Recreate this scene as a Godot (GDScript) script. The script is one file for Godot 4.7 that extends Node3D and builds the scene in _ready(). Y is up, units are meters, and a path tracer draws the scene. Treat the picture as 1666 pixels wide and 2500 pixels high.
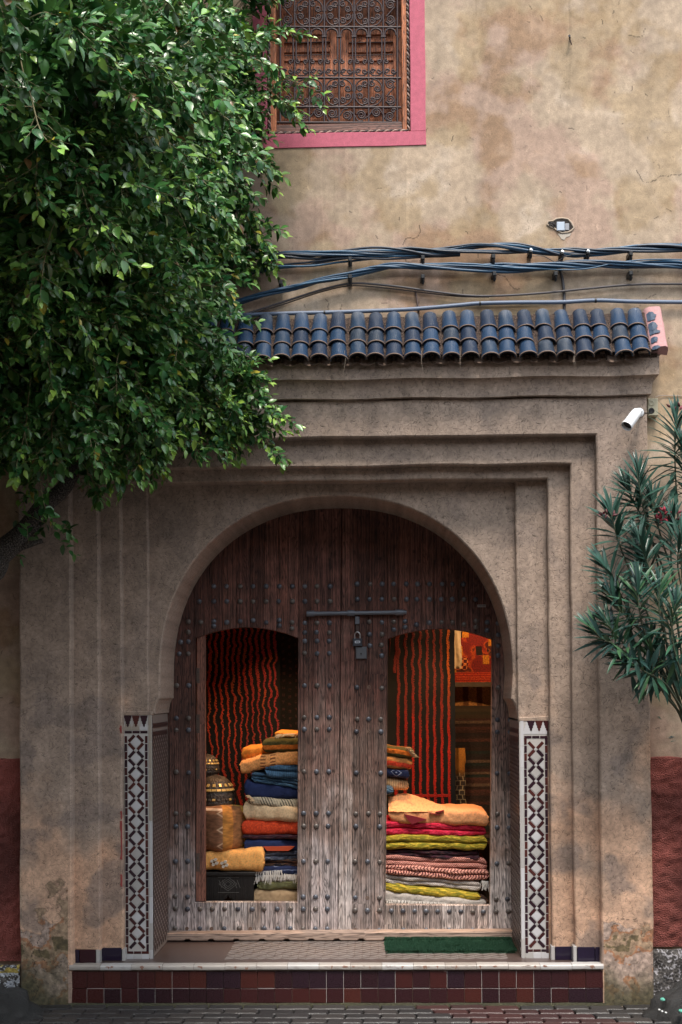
extends Node3D

# ---------------------------------------------------------------- camera numbers (the photograph is 1666 x 2500)
const FOCAL := 3134.0
const EYE := Vector3(0.0, 1.8, 7.375)
const YAW := 0.02903
const PITCH := 0.017
const ROLL := -0.0078
const SHIFT := 0.14008 - 0.017
var cam_basis := Basis.from_euler(Vector3(0, YAW, 0)) * Basis(Vector3.RIGHT, PITCH) * Basis(Vector3.BACK, ROLL)
var rng := RandomNumberGenerator.new()
var bases := {}
var taken := {}

# planes of the gate, metres from its front face
const ZW := -0.085   # house wall
const ZBACK := -0.30
const ZA := 0.0
const ZB := -0.075
const ZC := -0.15
const ZD := -0.225
const ZE := -0.28
const ZT := -0.212   # mosaic face
const ZDOOR := -0.80
const YSTEP := 0.235
const YGROUND := 0.012

func P(sx: float, sy: float, z: float) -> Vector3:      # the point of plane z that a measured photo position stands for
	var d := cam_basis * Vector3((sx - 833.0) / FOCAL, -(sy - 1250.0) / FOCAL + SHIFT, -1.0)
	return EYE + d * ((z - EYE.z) / d.z)

func Q(p: Vector3) -> Vector2:
	var l := cam_basis.inverse() * (p - EYE)
	return Vector2(l.x / -l.z * FOCAL + 833.0, -(l.y / -l.z - SHIFT) * FOCAL + 1250.0)

func rr(a: float, b: float) -> float:
	return rng.randf_range(a, b)

# ---------------------------------------------------------------- mesh builder: faces are given counter-clockwise and stored clockwise
class MB:
	var v := PackedVector3Array()
	var n := PackedVector3Array()
	var uv := PackedVector2Array()
	var uv2 := PackedVector2Array()
	var c := PackedColorArray()
	var ix := PackedInt32Array()
	var col := Color.WHITE
	var off := Vector2.ZERO
	func flat_uv(p: Vector3, m: Vector3) -> Vector2:
		var a := m.abs()
		if a.z >= a.x and a.z >= a.y * 0.9: return Vector2(p.x, -p.y)
		if a.x >= a.y: return Vector2(p.z + p.x, -p.y)
		return Vector2(p.x, p.z - p.y)
	func add(p: Vector3, m: Vector3, t: Vector2) -> int:
		v.append(p); n.append(m); uv.append(t + off); uv2.append(Vector2(p.x, -p.y)); c.append(col)
		return v.size() - 1
	func poly(pts: Array) -> void:
		var m: Vector3 = (pts[1] - pts[0]).cross(pts[2] - pts[0])
		if m.length_squared() < 1e-16 and pts.size() > 3: m = (pts[2] - pts[0]).cross(pts[3] - pts[0])
		m = m.normalized()
		var s := v.size()
		for p in pts: add(p, m, flat_uv(p, m))
		for i in range(1, pts.size() - 1):
			ix.append_array([s, s + i + 1, s + i])
	func quad(a: Vector3, b: Vector3, d: Vector3, e: Vector3) -> void:
		poly([a, b, d, e])
	func box(p: Vector3, q: Vector3) -> void:
		bevel_box(p, q, 0.0)
	func bevel_box(p: Vector3, q: Vector3, b: float) -> void:
		# front (+z) face inset by b on all sides
		var f := q.z
		var g := q.z - b
		if b > 0.0:
			var i0 := p + Vector3(b, b, 0); var i1 := q - Vector3(b, b, 0)
			quad(Vector3(i0.x, i0.y, f), Vector3(i1.x, i0.y, f), Vector3(i1.x, i1.y, f), Vector3(i0.x, i1.y, f))
			quad(Vector3(p.x, p.y, g), Vector3(q.x, p.y, g), Vector3(i1.x, i0.y, f), Vector3(i0.x, i0.y, f))
			quad(Vector3(q.x, p.y, g), Vector3(q.x, q.y, g), Vector3(i1.x, i1.y, f), Vector3(i1.x, i0.y, f))
			quad(Vector3(q.x, q.y, g), Vector3(p.x, q.y, g), Vector3(i0.x, i1.y, f), Vector3(i1.x, i1.y, f))
			quad(Vector3(p.x, q.y, g), Vector3(p.x, p.y, g), Vector3(i0.x, i0.y, f), Vector3(i0.x, i1.y, f))
		else:
			quad(Vector3(p.x, p.y, f), Vector3(q.x, p.y, f), Vector3(q.x, q.y, f), Vector3(p.x, q.y, f))
		quad(Vector3(q.x, p.y, p.z), Vector3(p.x, p.y, p.z), Vector3(p.x, q.y, p.z), Vector3(q.x, q.y, p.z))
		quad(Vector3(q.x, p.y, g), Vector3(q.x, p.y, p.z), Vector3(q.x, q.y, p.z), Vector3(q.x, q.y, g))
		quad(Vector3(p.x, p.y, p.z), Vector3(p.x, p.y, g), Vector3(p.x, q.y, g), Vector3(p.x, q.y, p.z))
		quad(Vector3(p.x, q.y, g), Vector3(q.x, q.y, g), Vector3(q.x, q.y, p.z), Vector3(p.x, q.y, p.z))
		quad(Vector3(p.x, p.y, p.z), Vector3(q.x, p.y, p.z), Vector3(q.x, p.y, g), Vector3(p.x, p.y, g))
	func inset(pl: PackedVector2Array, b: float) -> PackedVector2Array:
		var o := PackedVector2Array()
		var k := pl.size()
		for i in k:
			var d0 := (pl[i] - pl[(i + k - 1) % k]).normalized()
			var d1 := (pl[(i + 1) % k] - pl[i]).normalized()
			var m0 := Vector2(-d0.y, d0.x); var m1 := Vector2(-d1.y, d1.x)
			var s := m0 + m1
			var l := maxf(s.length_squared(), 0.5)
			o.append(pl[i] + s * (2.0 * b / l))
		return o
	func prism(pl: PackedVector2Array, z0: float, z1: float, b := 0.0, back := false) -> void:
		var area := 0.0
		for i in pl.size(): area += pl[i].cross(pl[(i + 1) % pl.size()])
		if area < 0.0: pl.reverse()
		var cap := inset(pl, b) if b > 0.0 else pl
		var tris := Geometry2D.triangulate_polygon(cap)
		if tris.is_empty(): tris = Geometry2D.triangulate_polygon(pl); cap = pl
		for face in ([1, 0] if back else [1]):
			var s := v.size()
			var m := Vector3(0, 0, 1 if face else -1)
			var src := cap if face else pl
			for p in src: add(Vector3(p.x, p.y, z1 if face else z0), m, Vector2(p.x, -p.y))
			for t in range(0, tris.size(), 3):
				var a := src[tris[t]]; var q := src[tris[t + 1]]; var r := src[tris[t + 2]]
				var ccw := (q - a).cross(r - a) > 0.0
				if ccw == (face == 1): ix.append_array([s + tris[t], s + tris[t + 2], s + tris[t + 1]])
				else: ix.append_array([s + tris[t], s + tris[t + 1], s + tris[t + 2]])
		var k := pl.size()
		for i in k:
			var j := (i + 1) % k
			var a := Vector3(pl[i].x, pl[i].y, z1 - b); var q := Vector3(pl[j].x, pl[j].y, z1 - b)
			if a.distance_to(q) < 1e-5: continue
			quad(Vector3(a.x, a.y, z0), Vector3(q.x, q.y, z0), q, a)
			if b > 0.0: quad(a, q, Vector3(cap[j].x, cap[j].y, z1), Vector3(cap[i].x, cap[i].y, z1))
	func grid(rows: Array, uvs: Array = [], closed := false) -> void:
		# rows of equal length; (next in row) x (next row) points outwards
		var k: int = rows.size()
		var m: int = rows[0].size()
		var s := v.size()
		for i in k:
			for j in m:
				var ja := j - 1; var jb := j + 1
				if closed:
					if ja < 0: ja = m - 2
					if jb > m - 1: jb = 1
				else:
					ja = maxi(ja, 0); jb = mini(jb, m - 1)
				var du: Vector3 = rows[i][jb] - rows[i][ja]
				var dv: Vector3 = rows[mini(i + 1, k - 1)][j] - rows[maxi(i - 1, 0)][j]
				if dv.length_squared() < 1e-14: dv = rows[mini(i + 1, k - 1)][(j + m / 4) % m] - rows[maxi(i - 1, 0)][(j + m / 4) % m]
				var nn := du.cross(dv)
				if nn.length_squared() < 1e-18:
					var mid := Vector3.ZERO
					for q in rows[i]: mid += q
					var far := Vector3.ZERO
					var other: int = 1 if i == 0 else k - 2
					for q in rows[other]: far += q
					nn = (mid - far)
				add(rows[i][j], nn.normalized(), uvs[i][j] if uvs else Vector2(float(j) / (m - 1), float(i) / (k - 1)))
		for i in k - 1:
			for j in m - 1:
				var a := s + i * m + j
				ix.append_array([a, a + m + 1, a + 1, a, a + m, a + m + 1])
	func tube(path: Array, r, sides := 6, flat := 1.0) -> void:
		# r: a number or one radius for each point; ends are closed
		var k: int = path.size()
		var up := Vector3.UP
		var t0: Vector3 = (path[1] - path[0]).normalized()
		if absf(t0.dot(up)) > 0.9: up = Vector3.BACK
		var side := t0.cross(up).normalized()
		var rows := []
		var uvs := []
		var run := 0.0
		for i in k:
			var t: Vector3 = (path[mini(i + 1, k - 1)] - path[maxi(i - 1, 0)])
			if t.length_squared() < 1e-14: t = t0
			t = t.normalized()
			side = (side - t * side.dot(t)).normalized()
			var bin := t.cross(side).normalized()
			if i: run += path[i].distance_to(path[i - 1])
			var rad: float = r[i] if (r is Array or r is PackedFloat32Array) else r
			var row := []
			var ur := []
			for j in sides + 1:
				var a := TAU * j / sides
				row.append(path[i] + (side * cos(a) + bin * sin(a) * flat) * rad)
				ur.append(Vector2(TAU * rad * j / sides, run))
			rows.append(row); uvs.append(ur)
		# caps as flat fans
		for e in [0, k - 1]:
			var cap := []
			for j in sides: cap.append(rows[e][j])
			if e == 0: cap.reverse()
			poly(cap)
		grid(rows, uvs, true)
	func lathe(profile: Array, at: Vector3, sides := 16) -> void:
		# profile: Vector2(radius, height) from bottom to top
		var rows := []
		var uvs := []
		for p in profile:
			var row := []; var ur := []
			for j in sides + 1:
				var a := -TAU * j / sides
				row.append(at + Vector3(cos(a) * p.x, p.y, sin(a) * p.x))
				ur.append(Vector2(float(j) / sides, p.y))
			rows.append(row); uvs.append(ur)
		grid(rows, uvs, true)
	static func new_box(p: Vector3, q: Vector3) -> MB:
		var b := MB.new()
		b.box(p, q)
		return b
	func mesh() -> ArrayMesh:
		var a := []
		a.resize(Mesh.ARRAY_MAX)
		a[Mesh.ARRAY_VERTEX] = v; a[Mesh.ARRAY_NORMAL] = n; a[Mesh.ARRAY_TEX_UV] = uv; a[Mesh.ARRAY_TEX_UV2] = uv2
		a[Mesh.ARRAY_COLOR] = c; a[Mesh.ARRAY_INDEX] = ix
		var m := ArrayMesh.new()
		m.add_surface_from_arrays(Mesh.PRIMITIVE_TRIANGLES, a)
		return m

# ---------------------------------------------------------------- nodes
func numbered(called: String) -> String:
	taken[called] = taken.get(called, -1) + 1
	return called if taken[called] == 0 else "%s_%03d" % [called, taken[called]]

func thing(called: String, label: String, category: String, at: Vector3, group := "") -> Node3D:
	var o := Node3D.new()
	o.name = numbered(called)
	add_child(o)
	o.position = at
	o.set_meta("label", label); o.set_meta("category", category)
	if group: o.set_meta("group", group)
	bases[o] = true
	return o

func part(called: String, shape, m: Material, parent: Node3D) -> MeshInstance3D:   # shape in world measures
	var o := MeshInstance3D.new()
	o.name = called
	o.mesh = shape.mesh() if shape is MB else shape
	o.material_override = m
	parent.add_child(o, true)
	if bases.has(parent): o.position = -parent.position
	return o

func inst(called: String, shape: Mesh, m: Material, parent: Node3D, where: Transform3D) -> MeshInstance3D:
	var o := MeshInstance3D.new()
	o.name = called
	o.mesh = shape
	o.material_override = m
	parent.add_child(o, true)
	o.transform = where.translated(-parent.position) if bases.has(parent) else where
	return o

func struct(called: String, shape, m: Material) -> MeshInstance3D:
	var o := part(called, shape, m, self)
	o.set_meta("kind", "structure")
	return o

func stuff(o: Node) -> Node:
	o.set_meta("kind", "stuff")
	return o

func smooth_path(pts: Array, per := 6) -> Array:
	var o := []
	for i in pts.size() - 1:
		var a = pts[maxi(i - 1, 0)]; var b = pts[i]; var c = pts[i + 1]; var d = pts[mini(i + 2, pts.size() - 1)]
		for k in per:
			var t := float(k) / per
			o.append(0.5 * ((2.0 * b) + (c - a) * t + (2.0 * a - 5.0 * b + 4.0 * c - d) * t * t + (3.0 * b - a - 3.0 * c + d) * t * t * t))
	o.append(pts[-1])
	return o

# ---------------------------------------------------------------- textures
func noise(w: int, h: int, freq: float, sd: int, oct := 4, kind := FastNoiseLite.TYPE_SIMPLEX_SMOOTH) -> PackedByteArray:
	var f := FastNoiseLite.new()
	f.noise_type = kind; f.frequency = freq; f.seed = sd; f.fractal_octaves = oct
	if oct == 1: f.fractal_type = FastNoiseLite.FRACTAL_NONE
	var im := f.get_image(w, h)
	im.convert(Image.FORMAT_L8)
	return im.get_data()

func tiled(w: int, freq: float, sd: int, oct := 4, kind := FastNoiseLite.TYPE_SIMPLEX_SMOOTH) -> PackedByteArray:
	var f := FastNoiseLite.new()
	f.noise_type = kind; f.frequency = freq; f.seed = sd; f.fractal_octaves = oct
	if oct == 1: f.fractal_type = FastNoiseLite.FRACTAL_NONE
	var im := f.get_seamless_image(w, w)
	im.convert(Image.FORMAT_L8)
	return im.get_data()

func stretched(w: int, h: int, w0: int, h0: int, freq: float, sd: int, oct := 3) -> PackedByteArray:
	var im := Image.create_from_data(w0, h0, false, Image.FORMAT_L8, noise(w0, h0, freq, sd, oct))
	im.resize(w, h, Image.INTERPOLATE_CUBIC)
	return im.get_data()

func grey(w: int, h: int, d: PackedByteArray) -> ImageTexture:
	return ImageTexture.create_from_image(Image.create_from_data(w, h, false, Image.FORMAT_L8, d))

func colour(w: int, h: int, d: PackedByteArray) -> ImageTexture:
	return ImageTexture.create_from_image(Image.create_from_data(w, h, false, Image.FORMAT_RGB8, d))

func ss(a: float, b: float, x: float) -> float:
	var t := clampf((x - a) / (b - a), 0.0, 1.0)
	return t * t * (3.0 - 2.0 * t)

func lin(r: float, g: float, b: float) -> Color:      # a real-world base colour
	return Color(r, g, b).linear_to_srgb()

func mat(called: String, albedo: Color, rough := 0.8, metal := 0.0) -> StandardMaterial3D:
	var m := StandardMaterial3D.new()
	m.resource_name = called
	m.albedo_color = albedo
	m.roughness = rough
	m.metallic = metal
	return m

func vmat(called: String, rough := 0.8) -> StandardMaterial3D:
	var m := mat(called, Color.WHITE, rough)
	m.vertex_color_use_as_albedo = true
	return m

func variants(called: String, cols: Array, rough: float) -> Array:
	var o := []
	for k in cols: o.append(mat(called, k, rough))
	return o

func bump(m: StandardMaterial3D, t: Texture2D, cm: float) -> StandardMaterial3D:
	m.heightmap_enabled = true
	m.heightmap_texture = t
	m.heightmap_scale = cm
	return m

# ---------------------------------------------------------------- the scene
var M := {}

func _ready() -> void:
	rng.seed = 20240611
	var cam := Camera3D.new()
	cam.name = "camera"
	add_child(cam)
	cam.transform = Transform3D(cam_basis, EYE)
	cam.projection = Camera3D.PROJECTION_FRUSTUM
	cam.near = 0.05
	cam.far = 400.0
	cam.size = 2.0 * 1250.0 / FOCAL * cam.near
	cam.frustum_offset = Vector2(0, SHIFT * cam.near)
	cam.current = true

	var sky_mat := ProceduralSkyMaterial.new()          # an overcast sky, brighter overhead than at the horizon
	sky_mat.sky_top_color = Color(0.93, 0.97, 1.0)
	sky_mat.sky_horizon_color = Color(0.55, 0.575, 0.615)
	sky_mat.sky_curve = 0.28
	sky_mat.ground_bottom_color = Color(0.16, 0.15, 0.14)
	sky_mat.ground_horizon_color = Color(0.30, 0.29, 0.28)
	sky_mat.sun_angle_max = 1.0
	var sky := Sky.new()
	sky.sky_material = sky_mat
	var env := Environment.new()
	env.background_mode = Environment.BG_SKY
	env.sky = sky
	env.tonemap_mode = Environment.TONE_MAPPER_LINEAR
	env.tonemap_exposure = 3.1
	env.sdfgi_enabled = true
	env.ssao_enabled = true
	env.ssil_enabled = true
	var we := WorldEnvironment.new()
	we.name = "world"
	we.environment = env
	add_child(we)

	var sun := DirectionalLight3D.new()
	sun.name = "sun"
	add_child(sun)
	sun.light_energy = 0.5
	sun.light_color = Color(1.0, 0.965, 0.92)
	sun.light_angular_distance = 14.0
	sun.shadow_enabled = true
	sun.look_at_from_position(Vector3(0.5, 7.0, 3.3), Vector3.ZERO)

	make_materials()
	make_setting()
	make_wall()
	make_opposite()
	make_gate()
	make_step()
	make_roof()
	make_door()
	make_shop()
	make_window()
	make_cables()
	make_small_things()
	make_kerbs()
	make_oleander()
	make_tree()

func make_materials() -> void:
	# --- plaster of the house wall: a fine tile and one large map of stains, 5.2 x 4.55 m
	var w := 1024; var h := 896
	var a := noise(w, h, 0.0045, 11, 5); var b := noise(w, h, 0.011, 12, 5); var g := noise(w, h, 0.06, 13, 4)
	var e := noise(w, h, 0.0075, 14, 5); var sk := stretched(w, h, w, 96, 0.02, 15, 4); var hz := stretched(w, h, 128, h, 0.02, 16, 4)
	var d := PackedByteArray(); d.resize(w * h * 3)
	for i in w * h:
		var x := i % w; var y := i / w
		var fa := a[i] / 255.0; var fb := b[i] / 255.0; var fe := e[i] / 255.0; var fg := g[i] / 255.0
		var ochre := ss(0.46, 0.62, fa * 0.45 + fb * 0.55)
		var pink := ss(0.46, 0.66, fe)
		var pale := ss(0.50, 0.66, fb * 0.6 + (1.0 - fe) * 0.4) * 0.8
		var r := 188.0 - 19.0 * ochre - 3.0 * pink + 15.0 * pale
		var gg := 166.0 - 22.0 * ochre - 9.0 * pink + 17.0 * pale
		var bl := 144.0 - 30.0 * ochre - 5.0 * pink + 20.0 * pale
		var m := 1.0 + (fg - 0.5) * 0.20 + (sk[i] / 255.0 - 0.5) * 0.12 + (hz[i] / 255.0 - 0.5) * 0.08
		if fb > 0.497 and fb < 0.505 and fe > 0.56: m *= 0.90     # edges of old repairs
		if absf(fb - 0.60) < 0.0016 and fe < 0.30: m *= 0.80       # hair cracks
		if fg > 0.73: m *= 0.93
		d[i * 3] = clampi(int(r * m), 0, 255); d[i * 3 + 1] = clampi(int(gg * m), 0, 255); d[i * 3 + 2] = clampi(int(bl * m), 0, 255)
	# scratches, pits, cracks and drips
	var put := func(px: int, py: int, f: float):
		if px < 0 or py < 0 or px >= w or py >= h: return
		for q in 3: d[(py * w + px) * 3 + q] = clampi(int(d[(py * w + px) * 3 + q] * f), 0, 255)
	for k in 520:
		var px := rr(0, w); var py := rr(0, h); var an := rr(-0.5, 1.9); var dk := rr(0.55, 0.85) if rng.randf() < 0.75 else rr(1.08, 1.2)
		for q in rng.randi_range(1, 8):
			put.call(int(px), int(py), dk); px += cos(an); py += sin(an)
	for k in 9:
		var px := rr(w * 0.42, w * 0.98); var py := rr(h * 0.12, h * 0.7); var an := rr(-0.7, 2.0)
		for q in rng.randi_range(25, 90):
			an += rr(-0.45, 0.45); px += cos(an); py += sin(an)
			if rng.randf() < 0.8: put.call(int(px), int(py), 0.62)
	for k in 46:
		var px := rr(w * 0.4, w); var py := rr(0, h * 0.6); var wd2 := rng.randi_range(1, 3); var dk := rr(0.93, 0.98) if rng.randf() < 0.6 else rr(1.02, 1.06)
		for q in rng.randi_range(30, 190):
			px += rr(-0.25, 0.25); py += 1.0
			for s in wd2: put.call(int(px) + s, int(py), dk)
	var stain := colour(w, h, d)
	# fine grain: pits and trowel marks
	w = 512
	var t1 := tiled(w, 0.03, 21, 4); var t2 := tiled(w, 0.16, 22, 2)
	var fine := PackedByteArray(); fine.resize(w * w)
	for i in w * w:
		fine[i] = clampi(int(236 + (t1[i] - 128) * 0.10 + (t2[i] - 128) * 0.14 - (60 if t2[i] > 208 else 0)), 0, 255)
	var grain := grey(w, w, fine)
	M.wall = mat("house plaster", Color.WHITE, 0.92)
	M.wall.albedo_texture = grain
	M.wall.uv1_scale = Vector3(1.0 / 0.9, 1.0 / 0.9, 1)
	bump(M.wall, grain, 0.30)
	M.wall.detail_enabled = true
	M.wall.detail_albedo = stain
	M.wall.detail_blend_mode = BaseMaterial3D.BLEND_MODE_MUL
	M.wall.detail_uv_layer = BaseMaterial3D.DETAIL_UV_2
	M.wall.uv2_scale = Vector3(1.0 / 5.2, 1.0 / 4.55, 1)
	M.wall.uv2_offset = Vector3(0.5, 6.75 / 4.55, 0)
	M.grain = grain

	# --- straw render of the gate: a tile of straw marks and one map of weathering, 3.7 x 3.9 m
	var st := tiled(w, 0.05, 31, 4)
	var sa := PackedByteArray(); sa.resize(w * w)
	var sh := PackedByteArray(); sh.resize(w * w)
	for i in w * w:
		sa[i] = clampi(int(238 + (st[i] - 128) * 0.13 + (t2[i] - 128) * 0.12), 0, 255)
		sh[i] = clampi(int(170 + (st[i] - 128) * 0.22 + (t2[i] - 128) * 0.14), 0, 255)
	for k in 1250:
		var px := rr(0, w); var py := rr(0, w); var an := rr(0, TAU); var cv := rr(-0.12, 0.12); var ln := rng.randi_range(7, 22)
		var dark := rng.randi_range(45, 125); var lum := rng.randf() < 0.18
		for q in ln:
			px += cos(an); py += sin(an); an += cv
			var ii := posmod(int(py), w) * w + posmod(int(px), w)
			sa[ii] = clampi(sa[ii] + (26 if lum else -dark), 0, 255)
			sh[ii] = clampi(sh[ii] - 90, 0, 255)
			var jj := posmod(int(py) + 1, w) * w + posmod(int(px), w)
			sh[jj] = clampi(sh[jj] - 40, 0, 255)
	w = 864; h = 912
	a = noise(w, h, 0.007, 41, 5); b = noise(w, h, 0.022, 42, 5); g = noise(w, h, 0.09, 43, 3); e = noise(w, h, 0.010, 44, 4)
	sk = stretched(w, h, w, 80, 0.03, 45, 4)
	d = PackedByteArray(); d.resize(w * h * 3)
	for y in h:
		var hy := 3.9 - (y + 0.5) * 3.9 / h               # height above the pavement
		for x in w:
			var i := y * w + x
			var wx := -2.1 + (x + 0.5) * 3.7 / w
			var fa := a[i] / 255.0; var fb := b[i] / 255.0; var fe := e[i] / 255.0; var fg := g[i] / 255.0
			var peach := ss(1.45, 0.55, hy + (fa - 0.5) * 1.7) * 0.92
			var r := 172.0 + 44.0 * peach; var gg := 151.0 + 24.0 * peach; var bl := 136.0 + 11.0 * peach
			var gy := ss(0.52, 0.70, fe) * (0.55 if hy < 1.9 else 0.25)
			r = lerpf(r, 132, gy); gg = lerpf(gg, 118, gy); bl = lerpf(bl, 112, gy)
			var m := 1.0 + (fg - 0.5) * 0.16 + (fb - 0.5) * 0.22 + (sk[i] / 255.0 - 0.5) * 0.09
			var outer := wx < -1.80 or wx > 1.27
			if outer and hy < 0.75:                        # render coming off the two outer pillars near the ground
				var k := hy + (fa - 0.5) * 0.55 + (fb - 0.5) * 0.16
				if k < 0.52:
					var q := fb * 0.7 + fe * 0.3
					if q > 0.55: r = 176; gg = 153; bl = 140
					elif q > 0.47: r = 170; gg = 122; bl = 92
					elif q > 0.36 or hy > 0.40: r = 168; gg = 141; bl = 116
					else: r = 112; gg = 97; bl = 72
					var low := ss(0.34, 0.05, hy + (fe - 0.5) * 0.3)
					r = lerpf(r, 74, low * 0.85); gg = lerpf(gg, 70, low * 0.85); bl = lerpf(bl, 50, low * 0.85)
					m = 1.0 + (fg - 0.5) * 0.55
				if k > 0.515 and k < 0.53: m *= 0.82        # the lip of the broken coat
				if absf(q_(fe)) < 0.004 and hy < 0.5: m *= 0.45
			elif hy < 1.9 and absf(fa - 0.47) < 0.0022 and fe > 0.5: m *= 0.7
			d[i * 3] = clampi(int(r * m), 0, 255); d[i * 3 + 1] = clampi(int(gg * m), 0, 255); d[i * 3 + 2] = clampi(int(bl * m), 0, 255)
	M.render = mat("straw render", Color.WHITE, 0.93)
	M.render.albedo_texture = grey(512, 512, sa)
	M.render.uv1_scale = Vector3(1.0 / 0.62, 1.0 / 0.62, 1)
	bump(M.render, grey(512, 512, sh), 0.35)
	M.render.detail_enabled = true
	M.render.detail_albedo = colour(w, h, d)
	M.render.detail_blend_mode = BaseMaterial3D.BLEND_MODE_MUL
	M.render.detail_uv_layer = BaseMaterial3D.DETAIL_UV_2
	M.render.uv2_scale = Vector3(1.0 / 3.7, 1.0 / 3.9, 1)
	M.render.uv2_offset = Vector3(2.1 / 3.7, 1.0, 0)

	# --- weathered wood: grain tile 1 x 2 m, fading map of the doors 2.4 x 2.9 m
	w = 768; h = 768
	a = stretched(w, h, w, 14, 0.10, 51, 4); b = noise(w, h, 0.012, 52, 3); g = stretched(w, h, w, 120, 0.30, 53, 2)
	e = stretched(w, h, 384, 96, 0.014, 54, 3)
	var wd := PackedByteArray(); wd.resize(w * h * 3)
	var wh := PackedByteArray(); wh.resize(w * h)
	for i in w * h:
		var ring := fposmod(e[i] / 255.0 * 9.0 + a[i] / 255.0 * 0.6, 1.0)
		var late := ss(0.55, 0.9, ring) * (1.0 - ss(0.93, 1.0, ring))
		var v := 0.80 + (a[i] / 255.0 - 0.5) * 0.54 + (g[i] / 255.0 - 0.5) * 0.34 - late * 0.26
		var crack := ss(0.76, 0.84, g[i] / 255.0 * 0.6 + a[i] / 255.0 * 0.4)
		v *= 1.0 - 0.55 * crack
		v = clampf(v, 0.06, 1.0)
		wd[i * 3] = int(255 * v); wd[i * 3 + 1] = int(255 * (v * 0.955)); wd[i * 3 + 2] = int(255 * (v * 0.93))
		wh[i] = int(255 * v)
	M.wood_t = colour(w, h, wd); M.wood_h = grey(w, h, wh)
	w = 384; h = 464
	a = noise(w, h, 0.012, 61, 4); b = stretched(w, h, w, 100, 0.08, 62, 4); e = noise(w, h, 0.05, 63, 3)
	d = PackedByteArray(); d.resize(w * h * 3)
	for y in h:
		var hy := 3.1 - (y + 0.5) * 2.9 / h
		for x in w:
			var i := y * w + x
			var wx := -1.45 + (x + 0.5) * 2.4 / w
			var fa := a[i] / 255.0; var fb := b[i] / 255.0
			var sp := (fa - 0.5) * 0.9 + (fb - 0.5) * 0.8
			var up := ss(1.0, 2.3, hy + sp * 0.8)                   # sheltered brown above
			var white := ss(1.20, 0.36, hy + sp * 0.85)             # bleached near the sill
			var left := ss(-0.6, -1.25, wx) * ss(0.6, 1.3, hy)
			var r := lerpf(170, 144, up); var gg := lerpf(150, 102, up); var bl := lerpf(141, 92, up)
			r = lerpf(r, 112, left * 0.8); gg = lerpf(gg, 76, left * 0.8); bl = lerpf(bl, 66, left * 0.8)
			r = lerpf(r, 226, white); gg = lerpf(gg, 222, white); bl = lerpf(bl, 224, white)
			var m := 1.0 + (e[i] / 255.0 - 0.5) * 0.34 + (fb - 0.5) * 0.22
			d[i * 3] = clampi(int(r * m), 0, 255); d[i * 3 + 1] = clampi(int(gg * m), 0, 255); d[i * 3 + 2] = clampi(int(bl * m), 0, 255)
	for q in studs_left() + studs_right():                     # rust running down from the nails
		var p := P(q[0], q[1], ZDOOR)
		var ux := int((p.x + 1.45) / 2.4 * w); var uy := int((3.1 - p.y) / 2.9 * h)
		var ln := rng.randi_range(2, 11)
		for k in ln:
			for s in [-1, 0, 1]:
				var xi := ux + int(s); var yi := uy - 1 + k
				if xi < 0 or yi < 0 or xi >= w or yi >= h: continue
				var f: float = lerpf(0.66, 0.97, float(k) / ln) if s == 0 else lerpf(0.84, 0.99, float(k) / ln)
				for t in 3: d[(yi * w + xi) * 3 + t] = int(d[(yi * w + xi) * 3 + t] * f)
	for k in 34:                                               # knots and long splits
		var ux := rng.randi_range(10, w - 10); var uy := rng.randi_range(20, h - 20)
		for q in (rng.randi_range(8, 40) if k % 2 else 3):
			var yi := mini(uy + q, h - 1)
			for s in ([0] if k % 2 else [-1, 0, 1]):
				for t in 3: d[(yi * w + ux + int(s)) * 3 + t] = int(d[(yi * w + ux + int(s)) * 3 + t] * (0.72 if k % 2 else 0.62))
	M.fade = colour(w, h, d)
	M.door = []
	for k in 5:
		var t: float = [1.0, 0.86, 0.93, 1.0, 0.80][k]
		var m := mat("weathered door board", Color(t, t * [1.0, 0.98, 0.99, 0.97, 0.97][k], t * [1.0, 0.96, 1.0, 0.95, 0.96][k]), 0.82)
		m.albedo_texture = M.wood_t
		m.uv1_scale = Vector3(1.0 / 0.85, 1.0 / 1.7, 1)
		bump(m, M.wood_h, 0.45)
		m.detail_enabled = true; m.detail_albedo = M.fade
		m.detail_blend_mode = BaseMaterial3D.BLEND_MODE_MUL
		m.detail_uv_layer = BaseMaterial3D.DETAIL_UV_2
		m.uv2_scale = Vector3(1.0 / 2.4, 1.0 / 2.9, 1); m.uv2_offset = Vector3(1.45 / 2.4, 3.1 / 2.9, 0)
		M.door.append(m)
	M.sill_wood = wood("pale sill wood", Color(0.80, 0.72, 0.67), 0.8)
	M.post_wood = wood("red brown wood", Color(0.62, 0.43, 0.37), 0.7)
	M.shutter = wood("orange brown shutter wood", Color(0.82, 0.52, 0.36), 0.6)
	M.frame_wood = wood("window frame wood", Color(0.92, 0.60, 0.42), 0.6)
	M.dark_wood = wood("dark carved wood", Color(0.13, 0.12, 0.12), 0.5)
	M.moulding = wood("dark rope moulding", Color(0.30, 0.24, 0.23), 0.55)

	# --- metals, glazes, others
	var spots := grey(512, 512, tiled(512, 0.09, 71, 4))
	M.spots = spots
	M.iron = mat("black iron", lin(0.040, 0.038, 0.042), 0.5, 0.35)
	M.stud = variants("iron nail head", [lin(0.105, 0.112, 0.135), lin(0.135, 0.142, 0.168), lin(0.085, 0.087, 0.105), lin(0.14, 0.12, 0.11)], 0.4)
	for m in M.stud: m.metallic = 0.45
	M.grille = mat("painted window iron", lin(0.045, 0.026, 0.028), 0.5, 0.1)
	M.white_paint = mat("white enamel", lin(0.74, 0.75, 0.78), 0.35)
	M.black = mat("black plastic", lin(0.012, 0.012, 0.014), 0.45)
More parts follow.
